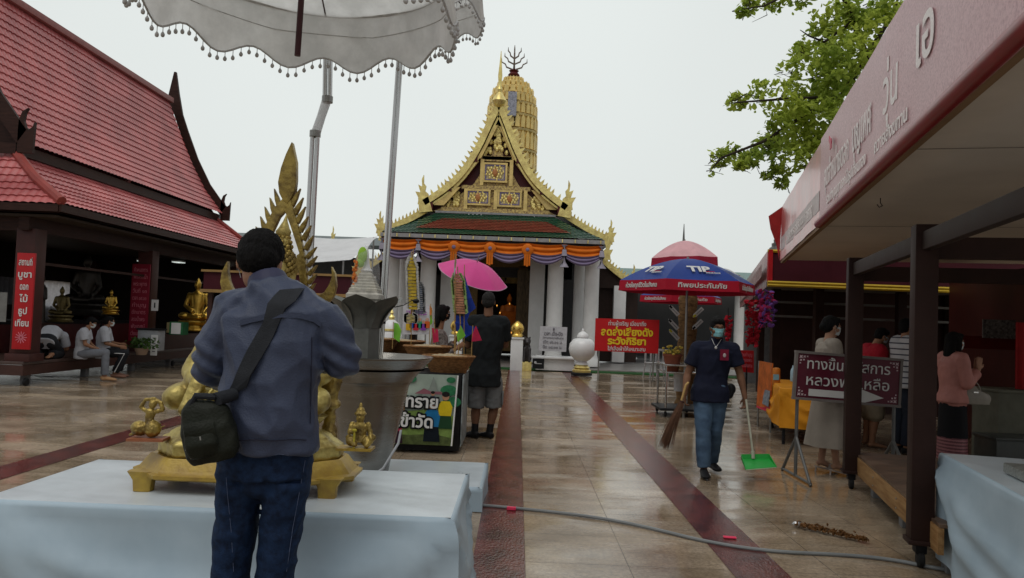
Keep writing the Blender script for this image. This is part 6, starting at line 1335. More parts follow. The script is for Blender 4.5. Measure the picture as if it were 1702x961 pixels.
def person(label, J, H=1.68, outfit=None, loc=(0, 0, 0), rz=0, vox=.0085, look=(0, 0, 0), mask=None, hair='short', skin=SKIN, group=None, handcfg=None, face=True, voxc=.009, wid=1.0, hairmat=None, name='person', feet=True, under=.88):
    """J: dict of joints in metres for the given height, body faces +Y locally"""
    k = H / 1.70; D = dict(pel=(0, 0, .93), ch=(0, .0, 1.24), nk=(0, -.01, 1.455), hd=(0, .02, 1.59), shl=(-.175, -.01, 1.40), shr=(.175, -.01, 1.40), ell=(-.215, -.02, 1.12), elr=(.215, -.02, 1.12), wrl=(-.225, .06, .88), wrr=(.225, .06, .88), hil=(-.085, 0, .90), hir=(.085, 0, .90), knl=(-.095, .02, .49), knr=(.095, .02, .49), anl=(-.10, -.02, .085), anr=(.10, -.02, .085), tol=None, tor=None)
    D = {a: (V(b) * k if b is not None else None) for a, b in D.items()}
    for a, b in J.items(): D[a] = V(b)
    J = D; t = thing(name, label, 'person', loc, rz, group)
    sd = (J['shr'] - J['shl']).normalized(); hdv = (J['hir'] - J['hil']).normalized(); w_ = wid * k
    HM = MX.Translation(J['hd']) @ MX.Rotation(look[2], 4, 'Z') @ MX.Rotation(look[0], 4, 'X') @ MX.Rotation(look[1], 4, 'Y')
    def torso(inf=0.0, low=0.0, top=True):
        pl, ch, nk = J['pel'], J['ch'], J['nk']; ax = (ch - pl).normalized(); m = lerp(pl, ch, .45); shm = (J['shl'] + J['shr']) / 2
        pts = [pl - ax * (.09 + low) * k, pl, m, ch, lerp(ch, shm, .75), shm + (nk - shm) * .35 + V((0, 0, .0))] ; rr = [(.150 + inf * .8, .105 + inf), (.165 * 1, .115), (.140, .100), (.165, .115), (.175, .105), (.095, .07)]
        rr = [rr[0]] + [(a + inf, b + inf) for a, b in rr[1:]]; rr = [(a * w_ * (under if inf == 0 and q < 4 else 1), b * w_ * (under if inf == 0 and q < 4 else 1)) for q, (a, b) in enumerate(rr)]
        ss = [hdv, hdv, (hdv + sd).normalized(), sd, sd, sd]; o = [loft(pts, rr, 20, sides=ss, power=2.3)]
        for s_ in ('l', 'r'): o.append(caps(lerp(shm, J['sh' + s_], .35) + V((0, 0, .0)), J['sh' + s_], (.062 + inf) * w_, (.055 + inf) * w_))
        return o
    bp = torso() + [cyl(lerp(J['nk'], J['ch'], .2), lerp(J['nk'], J['hd'], .6), .056 * w_, 14, .050 * w_)] + [xf(HM, p) for p in headprims(k * .98)]
    uk = .8 if (not outfit or (outfit.get('pants') or {}).get('len', 1.95) > 1.3) else 1
    for s_, sx in (('l', -1), ('r', 1)):
        sh, el, wr = J['sh' + s_], J['el' + s_], J['wr' + s_]
        bp += [caps(sh, el, .048 * w_, .038 * w_), loft([el - (wr - el) * .06, lerp(el, wr, .25), lerp(el, wr, .7), wr + (wr - el) * .05], [.038 * w_, .041 * w_, .030 * w_, .026 * w_], 12)]
        hc = (handcfg or {}).get(s_, {}); hdir = hc.get('d', wr - el); hn = hc.get('n', V((-sx, 0, 0))); bp += hand(wr, hdir, hn, k * hc.get('s', 1), hc.get('curl', .3), s_ == 'l' if not hc.get('flip') else s_ != 'l')
        hi, kn, an = J['hi' + s_], J['kn' + s_], J['an' + s_]
        bp += [loft([hi, lerp(hi, kn, .3), lerp(hi, kn, .8), kn], [.088 * w_ * under, .085 * w_ * under, .060 * w_ * uk, .055 * w_ * uk], 14), caps(kn, kn, .056 * w_ * uk), loft([kn, lerp(kn, an, .3), lerp(kn, an, .75), an], [.052 * w_ * uk, .057 * w_ * uk, .038 * w_, .036 * w_], 12)]
        if feet:
            to = J['to' + s_]; to = an + V((sx * .02, .17, -.055)) * k if to is None else to; fd = (to - an); bp += [loft([an - V((fd.x, fd.y, 0)).normalized() * .045 * k + V((0, 0, -.045)) * k, an + V((0, 0, -.02)) * k, lerp(an, to, .5) + V((0, 0, -.012)) * k, to, to + V((fd.x, fd.y, 0)).normalized() * .035 * k], [(.026 * k, .028 * k), (.034 * k, .036 * k), (.038 * k, .028 * k), (.044 * k, .018 * k), (.028 * k, .010 * k)], 12, side=V((-fd.y, fd.x, 0)))]
    body = blob('body', bp, skin, t, vox, 2)
    O = outfit or {}
    if 'shirt' in O:
        c = O['shirt']; inf = c.get('inf', .014); pr = torso(inf, c.get('low', .02))
        if c.get('collar'): pr.append(cyl(lerp(J['nk'], J['ch'], .15), lerp(J['nk'], J['hd'], .28), .066 * w_, 16, .064 * w_))
        for s_ in 'lr':
            sh, el, wr = J['sh' + s_], J['el' + s_], J['wr' + s_]; sl = c.get('sleeve', .5); ri = inf + c.get('sl_inf', .008)
            if sl <= 1: e = lerp(sh, el, sl); pr.append(loft([sh, lerp(sh, e, .5), e], [(.055 + ri) * w_, (.053 + ri) * w_, (.055 + ri) * w_], 14)); pr.append(caps(sh, sh, (.05 + ri) * w_))
            else: e = lerp(el, wr, sl - 1); pr += [caps(sh, el, (.050 + ri) * w_, (.044 + ri) * w_), loft([el, lerp(el, e, .5), e], [(.043 + ri) * w_, (.040 + ri) * w_, (.036 + ri) * w_], 14)]
        if 'hem' in c:
            pl = J['pel']; pr.append(loft([lerp(pl, J['ch'], .45), lerp(pl, J['ch'], .2), pl, pl + V((0, 0, -c['hem'])) * k], [((.138 + inf) * w_, (.098 + inf) * w_), ((.152 + inf) * w_, (.107 + inf) * w_), ((.172 + inf) * w_, (.126 + inf) * w_), ((.176 + inf) * w_, (.13 + inf) * w_)], 20, side=hdv, power=2.4))
        o = blob('shirt', pr, c['mat'], t, voxc, 3, wrinkle(c.get('wr', .006), c.get('ws', (10, 10, 7)), len(label)))
    if 'pants' in O:
        c = O['pants']; inf = c.get('inf', .012); pr = [loft([J['pel'] - (J['ch'] - J['pel']).normalized() * .07 * k, J['pel'], lerp(J['pel'], J['ch'], .22)], [((.155 + inf) * w_, (.108 + inf) * w_), ((.166 + inf) * w_, (.116 + inf) * w_), ((.150 + inf) * w_, (.108 + inf) * w_)], 20, side=hdv, power=2.3)]
        for s_ in 'lr':
            hi, kn, an = J['hi' + s_], J['kn' + s_], J['an' + s_]; ln = c.get('len', 1.95); ri = inf + c.get('leg_inf', 0)
            pr.append(caps(hi, hi, (.09 + ri) * w_))
            if ln <= 1: e = lerp(hi, kn, ln); pr.append(loft([hi, lerp(hi, e, .5), e], [(.09 + ri) * w_, (.086 + ri) * w_, (.080 + ri) * w_], 16))
            else: e = lerp(kn, an, ln - 1); pr += [loft([hi, lerp(hi, kn, .5), kn], [(.09 + ri) * w_, (.078 + ri) * w_, (.062 + ri) * w_], 16), caps(kn, kn, (.060 + ri) * w_), loft([kn, lerp(kn, e, .4), e], [(.060 + ri) * w_, (.062 + ri) * w_, (.052 + ri + c.get('flare', 0)) * w_], 16)]
        blob('trousers' if c.get('len', 1.95) > 1.3 else 'shorts', pr, c['mat'], t, voxc, 3, wrinkle(c.get('wr', .006), c.get('ws', (9, 9, 10)), len(label) + 3))
    if 'skirt' in O:
        for i, c in enumerate(O['skirt']):
            pl = J['pel']; z0, z1 = c['z']; rr = c['r']
            def sk(u, v, z0=z0, z1=z1, rr=rr, c=c):
                a = 2 * pi * u; f = 1 + c.get('fold', .05) * sin(a * 7 + v * 1.5) * v; x = pl.x + (rr[0] + (rr[1] - rr[0]) * v) * cos(a) * f; y = pl.y + (rr[0] * .78 + (rr[1] - rr[0]) * v * .9) * sin(a) * f + c.get('dy', 0) * v
                return (x, y, z0 + (z1 - z0) * v)
            B('skirt', [grid(sk, 72, 14)], c['mat'], t, smooth=True)
    if 'shoes' in O:
        c = O['shoes']
        for s_, sx in (('l', -1), ('r', 1)):
            an = J['an' + s_]; to = J['to' + s_]; to = an + V((sx * .02, .17, -.055)) * k if to is None else to; fd = V((to.x - an.x, to.y - an.y, 0)).normalized(); up = an + V((0, 0, -.0)) 
            pr = [loft([an - fd * .06 * k + V((0, 0, -.045)) * k, an + V((0, 0, -.030)) * k, lerp(an, to, .5) + V((0, 0, -.016)) * k, to + V((0, 0, .0)), to + fd * .05 * k], [(.034 * k, .036 * k), (.042 * k, .046 * k), (.046 * k, .036 * k), (.050 * k, .026 * k), (.030 * k, .016 * k)], 14, side=V((-fd.y, fd.x, 0)))]
            if c.get('high'): pr.append(cyl(an + V((0, 0, -.03)) * k, an + (J['kn' + s_] - an).normalized() * c['high'], .043 * k, 14))
            sh = blob('sock' if c.get('sock') else 'shoe', pr, c['mat'], t, .007, 1)
    hm = hairmat or HAIR; hp = []
    if hair in ('short', 'crop'):
        hp = [ell((0, -.020, .038), (.083, .098, .090)), ell((0, -.045, .0), (.078, .070, .080)), ell((0, .035, .082), (.062, .055, .036))]
        if hair == 'short': hp += [ell((-.066, -.01, .018), (.016, .035, .035)), ell((.066, -.01, .018), (.016, .035, .035))]
    elif hair == 'long': hp = [ell((0, -.022, .036), (.090, .102, .095)), loft([(0, -.05, .05), (0, -.065, -.06), (0, -.075, -.16), (0, -.07, -.22)], [(.085, .06), (.092, .055), (.085, .045), (.06, .03)], 16, side=V((1, 0, 0))), ell((-.07, .0, -.03), (.022, .045, .09)), ell((.07, .0, -.03), (.022, .045, .09)), ell((0, .04, .085), (.065, .05, .035))]
    elif hair == 'bun': hp = [ell((0, -.022, .036), (.085, .100, .093)), ell((0, -.05, .0), (.072, .065, .075)), ell((0, -.105, -.01), (.045, .035, .045)), ell((0, .035, .083), (.062, .05, .036))]
    elif hair == 'pony': hp = [ell((0, -.022, .036), (.085, .100, .093)), ell((0, -.05, .0), (.074, .065, .08)), loft([(0, -.10, .03), (0, -.14, -.02), (0, -.15, -.10), (0, -.13, -.18)], [.03, .034, .03, .012], 12), ell((0, .035, .083), (.062, .05, .036))]
    if hp:
        mm = HM @ MX.Scale(k * .98, 4)
        def hd_(co, no): return np.array([NZ.noise(V((x * 45, y * 45, z * 18))) * .0045 + NZ.noise(V((x * 120, y * 120, z * 50))) * .002 for x, y, z in co])
        blob('hair', [xf(mm, p) for p in hp], hm, t, .0065, 1, hd_)
    if mask:
        mm = HM @ MX.Scale(k * .98, 4)
        def mk(u, v):
            a = (u - .5) * 2.5; r = 1 + .12 * cos(a) * (1 - abs(v - .45) * 1.2); z = .008 - .088 * v; x = sin(a) * .068 * (1 - .25 * v); y = .012 + cos(a) * .088 * r - (.010 * v if v > .5 else .004) + .0015 * sin(v * 18)
            return mm @ V((x, y, z))
        mo = B('mask', [grid(mk, 20, 12)], mask, t, smooth=True)
        for sx in (-1, 1): B('ear_loop', [tube([mm @ V((sx * .066, .035, .0)), mm @ V((sx * .083, .0, .012)), mm @ V((sx * .083, -.016, -.008)), mm @ V((sx * .066, .03, -.055))], .0016, 5)], mask, mo)
    if face:
        mm = HM @ MX.Scale(k * .98, 4)
        for sx in (-1, 1):
            e = B('eye', [xf(mm, ell((sx * .030, .072, .010), (.0135, .012, .0065), n=12, k=8))], EYEW, t, smooth=True); B('iris', [xf(mm, ell((sx * .030, .0795, .010), (.006, .006, .006), n=10, k=6))], EYEB, e, smooth=True)
            B('eyebrow', [xf(mm, tube([V((sx * .014, .090, .032)), V((sx * .032, .088, .038)), V((sx * .050, .072, .033))], .0032, 6))], HAIR, t)
    t['_dummy'] = 1; del t['_dummy']
    return t, J, HM
def tolocal(p, loc, rz): return MX.Rotation(-rz, 3, 'Z') @ (V(p) - V(loc))
# -- 1: man in the navy jacket, from behind, pouring water over the statue
NAVY = M('navy nylon jacket', (.044, .056, .096), .48, 0, .12, 5, .25, 160); JEAN = M('dark indigo denim', (.013, .030, .075), .75, 0, .3, 30, .3, 260, col2=(.006, .012, .03), c2amt=.5)
L1 = V((-1.02, 2.80, 0)); Yb = 2.86
def w1(px, py, dy=0.0): return P(px, py, Yb + dy) - L1
J1 = dict(pel=w1(441, 770, .04), ch=w1(450, 610, .02), nk=w1(440, 476, .05), hd=w1(432, 438, .10), shl=w1(398, 512, .02), shr=w1(528, 520, .02), ell=w1(352, 606, .06), elr=w1(567, 596, .04), wrl=w1(385, 640, .28), wrr=w1(515, 585, .30),
          hil=w1(402, 790, .04), hir=w1(474, 792, .04), knl=w1(383, 960, .08), knr=w1(457, 962, .06), anl=w1(376, 1145, -.02), anr=w1(446, 1145, -.04))
for a in ('anl', 'anr'): J1[a].z = .085
t1, J, HM1 = person('man in navy jacket and jeans seen from behind with olive shoulder bag', J1, 1.74, None, L1, 0, hair=None, look=(-.42, .08, .12), skin=SKIN2, mask=MASKW, face=False, wid=.98, vox=.007, under=.76)
ins = dict(power=2.4)
pr = [loft([w1(445, 744, .01), w1(446, 700, .0), w1(452, 640, .0), w1(458, 580, .0), w1(460, 530, .01), w1(457, 500, .03), w1(447, 478, .05)], [(.178, .130), (.176, .135), (.172, .135), (.185, .135), (.200, .120), (.150, .095), (.088, .080)], 28, side=V((1, 0, 0)), **ins),
      caps(J1['shl'] + V((.03, 0, .0)), J1['shl'] + V((0, 0, -.01)), .080, .078), caps(J1['shr'] + V((-.03, 0, .0)), J1['shr'] + V((0, 0, -.01)), .080, .078),
      loft([J1['shl'], lerp(J1['shl'], J1['ell'], .35), lerp(J1['shl'], J1['ell'], .75), J1['ell']], [.080, .082, .078, .072], 16), caps(J1['ell'], J1['ell'], .070), loft([J1['ell'], lerp(J1['ell'], J1['wrl'], .5), J1['wrl']], [.068, .060, .046], 14),
      loft([J1['shr'], lerp(J1['shr'], J1['elr'], .35), lerp(J1['shr'], J1['elr'], .75), J1['elr']], [.080, .080, .074, .068], 16), caps(J1['elr'], J1['elr'], .066), loft([J1['elr'], lerp(J1['elr'], J1['wrr'], .5), J1['wrr']], [.064, .058, .046], 14)]
def jack(co, no):
    o = np.empty(len(co)); el_, er_, shl_, shr_ = J1['ell'], J1['elr'], J1['shl'], J1['shr']
    for i, (x, y, z) in enumerate(co):
        # broad diagonal folds, vertical drapes near the hem, tight creases at the elbows
        a = NZ.noise(V((x * 5 + z * 3.5, y * 5, z * 4 - x * 3))); b = NZ.noise(V((x * 13 + z * 7 + 5, y * 13, z * 8 - x * 6))); c = NZ.noise(V((x * 11, y * 3, z * 1.6 + 9)))
        d = (1 - abs(a) * 3) * .011 + (.5 - abs(b)) * .010 + c * .014 * max(0, min(1, (1.35 - z) * 3))
        for q in (el_, er_):
            r = (V((x, y, z)) - q).length
            if r < .16: d += .012 * (1 - r / .16) * sin((x * .6 + z) * 95)
        for q in (shl_, shr_):
            r = (V((x, y, z - .07)) - q).length
            if r < .15: d += .009 * (1 - r / .15) * sin((z - x * (1 if q is shl_ else -1)) * 70)
        o[i] = d
    return o
jk = blob('jacket', pr, NAVY, t1, .0065, 3, jack)
def bvh_of(o): me = o.data; return BVHTree.FromPolygons([v.co for v in me.vertices], [tuple(p.vertices) for p in me.polygons])
bv = bvh_of(jk)
def onback(px, py, off=.006):
    d = ray(px, py); o = EYE - L1; h = bv.ray_cast(o, d, 20)
    return (h[0] + h[1] * off, h[1]) if h[0] is not None else (P(px, py, Yb - .14) - L1, V((0, -1, 0)))
# collar, yoke seam, hem
cl = []
for k in range(13):
    a = pi * (k / 12) * 1.25 + pi * .875; c = w1(449, 472, .055); cl.append(c + V((.075 * cos(a), .072 * sin(a), .012 * sin(a) + .004)))
B('collar', [loft([p + V((0, 0, .012)) for p in cl], [(.010, .030)] * 13, 10, side=V((0, 0, 1)))], M('navy collar', (.045, .047, .085), .5, 0, .1, 5), jk, smooth=True) if False else blob('collar', [loft([c_ + V((0, 0, dz)) for c_, dz in ((w1(449, 486, .045), 0), (w1(446, 472, .055), 0), (w1(443, 460, .066), 0))], [(.090, .082), (.078, .076), (.070, .070)], 20, side=V((1, 0, 0)))], M('navy collar', (.040, .042, .078), .5, 0, .1, 5), jk, .006, 1)
yk = [onback(x, y, .004)[0] for x, y in ((400, 541), (415, 537), (440, 531), (470, 527), (500, 529), (520, 535), (532, 543))]
ykn = [onback(x, y, .004)[1] for x, y in ((400, 541), (415, 537), (440, 531), (470, 527), (500, 529), (520, 535), (532, 543))]
B('yoke_flap', [ribbon([p + V((0, 0, .008)) for p in yk], .020, [V((0, 0, 1))] * 7, .008)], NAVY, jk, smooth=True)
hm_ = [onback(x, y, .0035)[0] for x, y in [(376 + 10.2 * k, 731 + 1.0 * sin(k)) for k in range(14)]]
B('hem_seam', [tube(hm_, .0018, 5)], M('dark seam', (.02, .02, .035), .7), jk)
for x_, y0_, y1_ in ((518, 560, 720),): B('side_seam', [tube([onback(x_ - (y - y0_) * .02, y, .002)[0] for y in range(y0_, y1_, 16)], .0016, 5)], M('dark seam'), jk)
ppr = [ell(w1(441, 795, .04), (.10, .11, .075)), loft([w1(441, 700, .04), w1(441, 745, .04), w1(440, 790, .04)], [(.150, .105), (.172, .125), (.172, .125)], 24, side=V((1, 0, 0)), power=2.4)]
for s_, xs in (('l', (403, 393, 382, 376)), ('r', (478, 468, 457, 446))):
    a = w1(xs[0], 790, .04); b = w1(xs[1], 870, .07); c = w1(xs[2], 960, .08); d = V((w1(xs[3], 1145, -.02).x, w1(xs[3], 1145, -.02).y, .06)); ppr.append(loft([a, b, c, lerp(c, d, .5), d], [(.086, .104), (.074, .098), (.064, .090), (.064, .084), (.060, .075)], 18, side=V((1, 0, 0))))
pj = blob('trousers', ppr, JEAN, t1, .0075, 3, wrinkle(.010, (7, 7, 12), 4))
bvp = bvh_of(pj)
def onjean(px, py):
    h = bvp.ray_cast(EYE - L1, ray(px, py), 20); return h[0] + h[1] * .001 if h[0] is not None else w1(px, py, -.1)
for ps in (((374, 762), (378, 820), (384, 880), (388, 950)), ((507, 765), (497, 820), (486, 880), (476, 950))): B('outseam_stitch', [tube([onjean(*q) for q in ps], .0012, 4)], M('blue stitch', (.10, .13, .22), .8), pj)
# head hair of the man: trimmed nape
mm = HM1 @ MX.Scale(1.74 / 1.7 * .98, 4)
def hd_(co, no): return np.array([NZ.noise(V((x * 34, y * 34, z * 14))) * .003 + NZ.noise(V((x * 190, y * 190, z * 34))) * .0035 for x, y, z in co])
blob('hair', [xf(mm, p) for p in (ell((0, -.016, .040), (.087, .104, .092)), ell((0, -.048, .002), (.080, .072, .072)), ell((0, .030, .076), (.072, .066, .044)), ell((0, .0, .036), (.080, .06, .052)))], HAIR, t1, .0042, 1, hd_)
# shoulder bag
BAGM = M('black olive nylon', (.014, .016, .011), .5, 0, .25, 14, .3, 120); STRAPM = M('dark webbing strap', (.020, .022, .026), .6, 0, .15, 30, .3, 200)
bg_ = thing('shoulder_bag', 'black olive messenger bag hanging at the hip of the man in navy', 'bag', L1)
stp = [(485, 483), (477, 493), (468, 505), (458, 525), (446, 548), (432, 575), (418, 602), (404, 630), (392, 655)]
sp = [onback(x, y, .008) for x, y in stp]; sp = [(q, n) for q, n in sp]
tdir = V((cos(.6), 0, sin(.6) * .2)); wds = .098
st2 = ribbon([q for q, n in sp], wds, [V((.82, 0, .5)) - n * V((.82, 0, .5)).dot(n) for q, n in sp], .005); B('strap', [st2], STRAPM, bg_, smooth=True)
def bgp(px, py, dy): return P(px, py, Yb - .20 + dy) - L1
cB = bgp(347, 714, .02)
bm_ = MX.Translation(cB) @ MX.Rotation(R(-13), 4, 'Y') @ MX.Rotation(R(8), 4, 'Z') @ MX.Scale(.82, 4)
blob('bag_body', [xf(bm_, loft([(0, 0, -.135), (0, 0, -.10), (0, 0, 0), (0, 0, .09), (0.01, 0, .12)], [(.082, .04), (.105, .062), (.108, .065), (.090, .048), (.07, .03)], 24, side=V((1, 0, 0)), power=3)), xf(bm_, loft([(-.02, -.055, -.10), (-.02, -.068, -.05), (-.02, -.06, .03)], [(.055, .02), (.065, .035), (.06, .02)], 18, side=V((1, 0, 0)), power=3)), xf(bm_, ell((.085, -.01, -.05), (.03, .04, .07)))], BAGM, bg_, .006, 2, wrinkle(.005, (14, 14, 12), 2))
B('pocket_flap', [xf(bm_, grid(lambda u, v: (-.075 + .12 * u, -.088 + .012 * (2 * u - 1) ** 2 - .012 * sin(v * pi), .045 - .075 * v), 14, 8))], BAGM, bg_, smooth=True)
B('zip', [xf(bm_, tube([V((-.08, -.07, -.02)), V((-.085, -.068, -.06)), V((-.07, -.066, -.10))], .003, 6)), xf(bm_, box((-.012, -.098, -.03), (.006, .008, .03)))], STEELD, bg_)
B('strap_end', [tube([sp[-1][0], bm_ @ V((.06, -.03, .12)), bm_ @ V((.05, -.02, .08))], [.022, .026, .022], 10), tube([bm_ @ V((-.06, -.02, .10)), bm_ @ V((-.02, -.03, .15)), bm_ @ V((.06, -.03, .13))], .012, 8)], STRAPM, bg_, smooth=True)
# -- 2: sweeping man walking towards the camera (faces -Y -> rz = pi)
POLO = M('dark navy polo cotton', (.010, .012, .026), .8, 0, .2, 8, .3, 200); LJEAN = M('faded blue denim', (.075, .125, .19), .8, 0, .25, 5, .35, 220, col2=(.04, .07, .12), c2amt=.6)
L2 = G(1176, 789, 0)
def mkw(L, rz, Y0):
    inv = MX.Rotation(-rz, 3, 'Z')
    def f(px, py, dy=0.0): return inv @ (P(px, py, Y0 + dy) - L)
    return f
Y2 = L2.y; f2 = mkw(L2, pi, Y2)
# his right hand (our left) holds the broom, our right side hand the dustpan: local -x is our right after the turn
J2 = dict(pel=f2(1180, 648), ch=f2(1186, 596), nk=f2(1190, 566, .02), hd=f2(1193, 546, -.03), shr=f2(1160, 578), shl=f2(1217, 580), elr=f2(1143, 622, .02), ell=f2(1230, 622, .0), wrr=f2(1138, 655, -.06), wrl=f2(1238, 660, -.05), hir=f2(1169, 655), hil=f2(1193, 655), knr=f2(1169, 714, -.10), knl=f2(1188, 716, .02), anr=f2(1170, 773, -.12), anl=f2(1183, 768, .22))
J2['anr'].z = .085; J2['anl'].z = .10; 
t2, J, HM2 = person('masked man in dark polo shirt walking with broom and green dustpan', J2, 1.64, dict(shirt=dict(mat=POLO, sleeve=.66, low=.0, hem=.12, inf=.014, sl_inf=.004, collar=True, wr=.008), pants=dict(mat=LJEAN, inf=.012, len=1.97, wr=.008), shoes=dict(mat=BLACK)), L2, pi, hair='short', mask=MASKT, skin=SKIND, look=(-.12, 0, 0), handcfg={'l': dict(curl=.9, d=V((0, .05, -1)), n=(1, .2, 0)), 'r': dict(curl=.9, d=V((0, .1, -1)), n=(-1, .2, 0))}, wid=1.06)
a = f2(1204, 590, -.155); B('chest_badge', [box(a, (.085, .012, .11)), (*ell(a + V((0, .008, -.005)), (.016, .006, .022), n=10, k=6), 1)], [M('dark crimson patch', (.16, .01, .03), .6), M('pale patch emblem', (.4, .35, .35), .6)], t2)
B('necklace', [tube([f2(1183, 563, -.10), f2(1187, 572, -.145), f2(1190, 577, -.155), f2(1194, 572, -.145), f2(1199, 564, -.10)], .0025, 5), ell(f2(1190, 578, -.16), (.014, .006, .016), n=8, k=6)], M('silver chain', (.6, .6, .58), .3, .8), t2)
B('shoe_stripe', [xf(MX.Translation(J2['anr'] + V((s * .045, .06, -.045))), box((0, 0, 0), (.006, .06, .012))) for s in (-1, 1)], WHITE, t2)
blob('belt_pouch', [ell(f2(1215, 647, .06), (.05, .04, .06)), ell(f2(1213, 655, .05), (.04, .035, .05))], BLACK, t2, .012, 1)
# broom
brm = thing('broom', 'twig broom with bamboo grip held by the walking man', 'broom', G(1105, 748, 0)); bb = brm.location.copy(); Yh = Y2 - .12
top_, mid_, tip_ = P(1140, 640, Yh) - bb, P(1128, 682, Yh - .02) - bb, P(1104, 742, Yh - .05) - bb
tp0 = P(1144, 636, Yh + .02) - bb
B('handle', [tube([tp0, top_, P(1131, 672, Yh) - bb], .012, 8)], M('bamboo yellow', (.42, .27, .10), .5), brm, smooth=True)
random.seed(3); tw = []; ax = (tip_ - mid_).normalized(); sx_ = ax.cross(V((0, 1, 0))).normalized()
for k in range(150):
    a1 = random.gauss(0, 1); a2 = random.gauss(0, 1); st0 = mid_ - ax * .08 + sx_ * .010 * a1 + V((0, .010 * a2, 0)); ln = random.uniform(.85, 1.08)
    en = mid_ + (tip_ - mid_) * ln + sx_ * .034 * a1 + V((0, .030 * a2, 0)); md = lerp(st0, en, .5) - sx_ * .006 * abs(a1); tw.append(tube([st0, md, en], [.0035, .003, .0012], 4))
B('twig_bristles', tw, M('dry coconut twig', (.10, .05, .03), .8, 0, .3, 30), brm)
B('binding', [cyl(mid_ - ax * .10, mid_ - ax * .02, .020, 10)], M('dark binding', (.05, .02, .015), .7), brm)
# dustpan
pn = G(1262, 778, .0); dp = thing('dustpan', 'bright green dustpan on a long white handle in his other hand', 'dustpan', pn); DG = M('bright green plastic', (.02, .33, .05), .4, 0, .08, 5)
zP = .06
q = [P(1233, 764, Y2 - .12) - pn, P(1278, 763, Y2 - .12) - pn, P(1290, 777, Y2 - .30) - pn, P(1240, 781, Y2 - .30) - pn]
B('pan', [slab(*q, .008)], DG, dp, bevel=.002)
B('pan_wall', [slab(q[0], q[1], q[1] + V((0, .01, .05)), q[0] + V((0, .01, .05)), .006), slab(q[0], q[3], q[3] + V((0, 0, .012)), q[0] + V((0, .01, .05)), -.006), slab(q[1], q[2], q[2] + V((0, 0, .012)), q[1] + V((0, .01, .05)), .006)], DG, dp)
B('lip', [tube([q[3] + V((0, -.002, 0)), q[2] + V((0, -.002, 0))], .004, 6)], M('pale worn edge', (.4, .55, .35), .5), dp)
B('handle', [cyl(P(1240, 664, Y2 - .08) - pn, P(1252, 758, Y2 - .13) - pn, .011, 10), cyl(P(1251, 750, Y2 - .13) - pn, P(1252, 762, Y2 - .13) - pn, .018, 10)], M('cream handle', (.45, .45, .36), .5), dp, smooth=True, sharp=40)
# -- 3: man in black t-shirt and grey shorts from behind
TEE = M('black t-shirt cotton', (.012, .014, .015), .85, 0, .25, 8, .3, 200); GSH = M('grey cargo cotton', (.15, .155, .155), .85, 0, .15, 8, .3, 200)
L3 = G(806, 729, 0); f3 = mkw(L3, 0, L3.y)
J3 = dict(pel=f3(806, 622), ch=f3(811, 568), nk=f3(812, 517, .0), hd=f3(812, 502, .03), shl=f3(787, 534), shr=f3(836, 536), ell=f3(778, 575, .08), elr=f3(840, 574, .10), wrl=f3(788, 560, .32), wrr=f3(822, 560, .32), hil=f3(794, 632), hir=f3(820, 632), knl=f3(791, 678, .02), knr=f3(821, 678, .02), anl=f3(789, 720, .0), anr=f3(813, 718, .0))
J3['anl'].z = J3['anr'].z = .085; kk = 1.80 / 1.7
J3['tol'] = J3['anl'] + V((-.10, .10, -.055)); J3['tor'] = J3['anr'] + V((-.10, .12, -.055))
t3, J, HM3 = person('man in black t-shirt, grey cargo shorts and black socks facing the temple', J3, 1.80, dict(shirt=dict(mat=TEE, sleeve=.75, low=.0, hem=.14, inf=.018, sl_inf=.006, wr=.010), pants=dict(mat=GSH, inf=.012, len=.98, leg_inf=.003, wr=.007), shoes=dict(mat=BLACK, high=.13, sock=True)), L3, 0, hair='short', hairmat=HAIRG, skin=SKIND, look=(0, 0, -.05), face=False, wid=1.04)
B('cargo_pocket', [box(lerp(J3['hi' + s], J3['kn' + s], .62) + V((sx * .112, 0, 0)), (.02, .14, .16)) for s, sx in (('l', -1),)], GSH, t3, bevel=.008); B('cargo_pocket', [box(lerp(J3['hir'], J3['knr'], .62) + V((.112, 0, 0)), (.02, .14, .16))], GSH, t3, bevel=.008)
# -- 4: woman with black mask under the pink parasol (facing right, partly behind the baskets)
BLO = M('patterned beige blouse', (.22, .19, .17), .8, 0, .5, 30, 0, 60, col2=(.05, .035, .03), c2amt=.45)
L4 = G(728, 712, 0); rz4 = R(-80); f4 = mkw(L4, rz4, L4.y)
J4 = dict(pel=f4(724, 632), ch=f4(728, 585), nk=f4(730, 543), hd=f4(737, 521), shl=f4(733, 556, .15), shr=f4(731, 556, -.15), ell=f4(742, 590, .20), elr=f4(740, 592, -.20), wrl=f4(760, 562, .12), wrr=f4(758, 580, -.16))
t4, J, HM4 = person('woman with long black hair and black mask holding the pink parasol', J4, 1.58, dict(shirt=dict(mat=BLO, sleeve=1.7, low=.1, hem=.12, inf=.018), pants=dict(mat=BLACK)), L4, rz4, hair='long', mask=MASKK, skin=SKIN, look=(-.1, 0, 0))
pu = thing('hand_parasol', 'bright hot pink parasol held over the masked woman', 'umbrella', P(780, 560, L4.y + .1)); ub = pu.location.copy(); Yu = L4.y + .1
HPK = M('hot pink umbrella fabric', (.85, .10, .38), .45, 0, .08, 2, backlit=.4)
topu = P(793, 436, Yu) - ub; cen = P(787, 470, Yu) - ub; axu = (topu - cen).normalized(); ru = .50
um = MX.Translation(topu) @ V((0, 0, 1)).rotation_difference((axu + V((.18, -.35, 0))).normalized()).to_matrix().to_4x4()
def uf(u, v):
    a = 2 * pi * u; sc_ = 1 - .045 * abs(sin(4 * a)) * v; r_ = ru * v * sc_; return um @ V((r_ * cos(a), r_ * sin(a), -.20 * v ** 1.9 - .012 * abs(sin(4 * a)) * v))
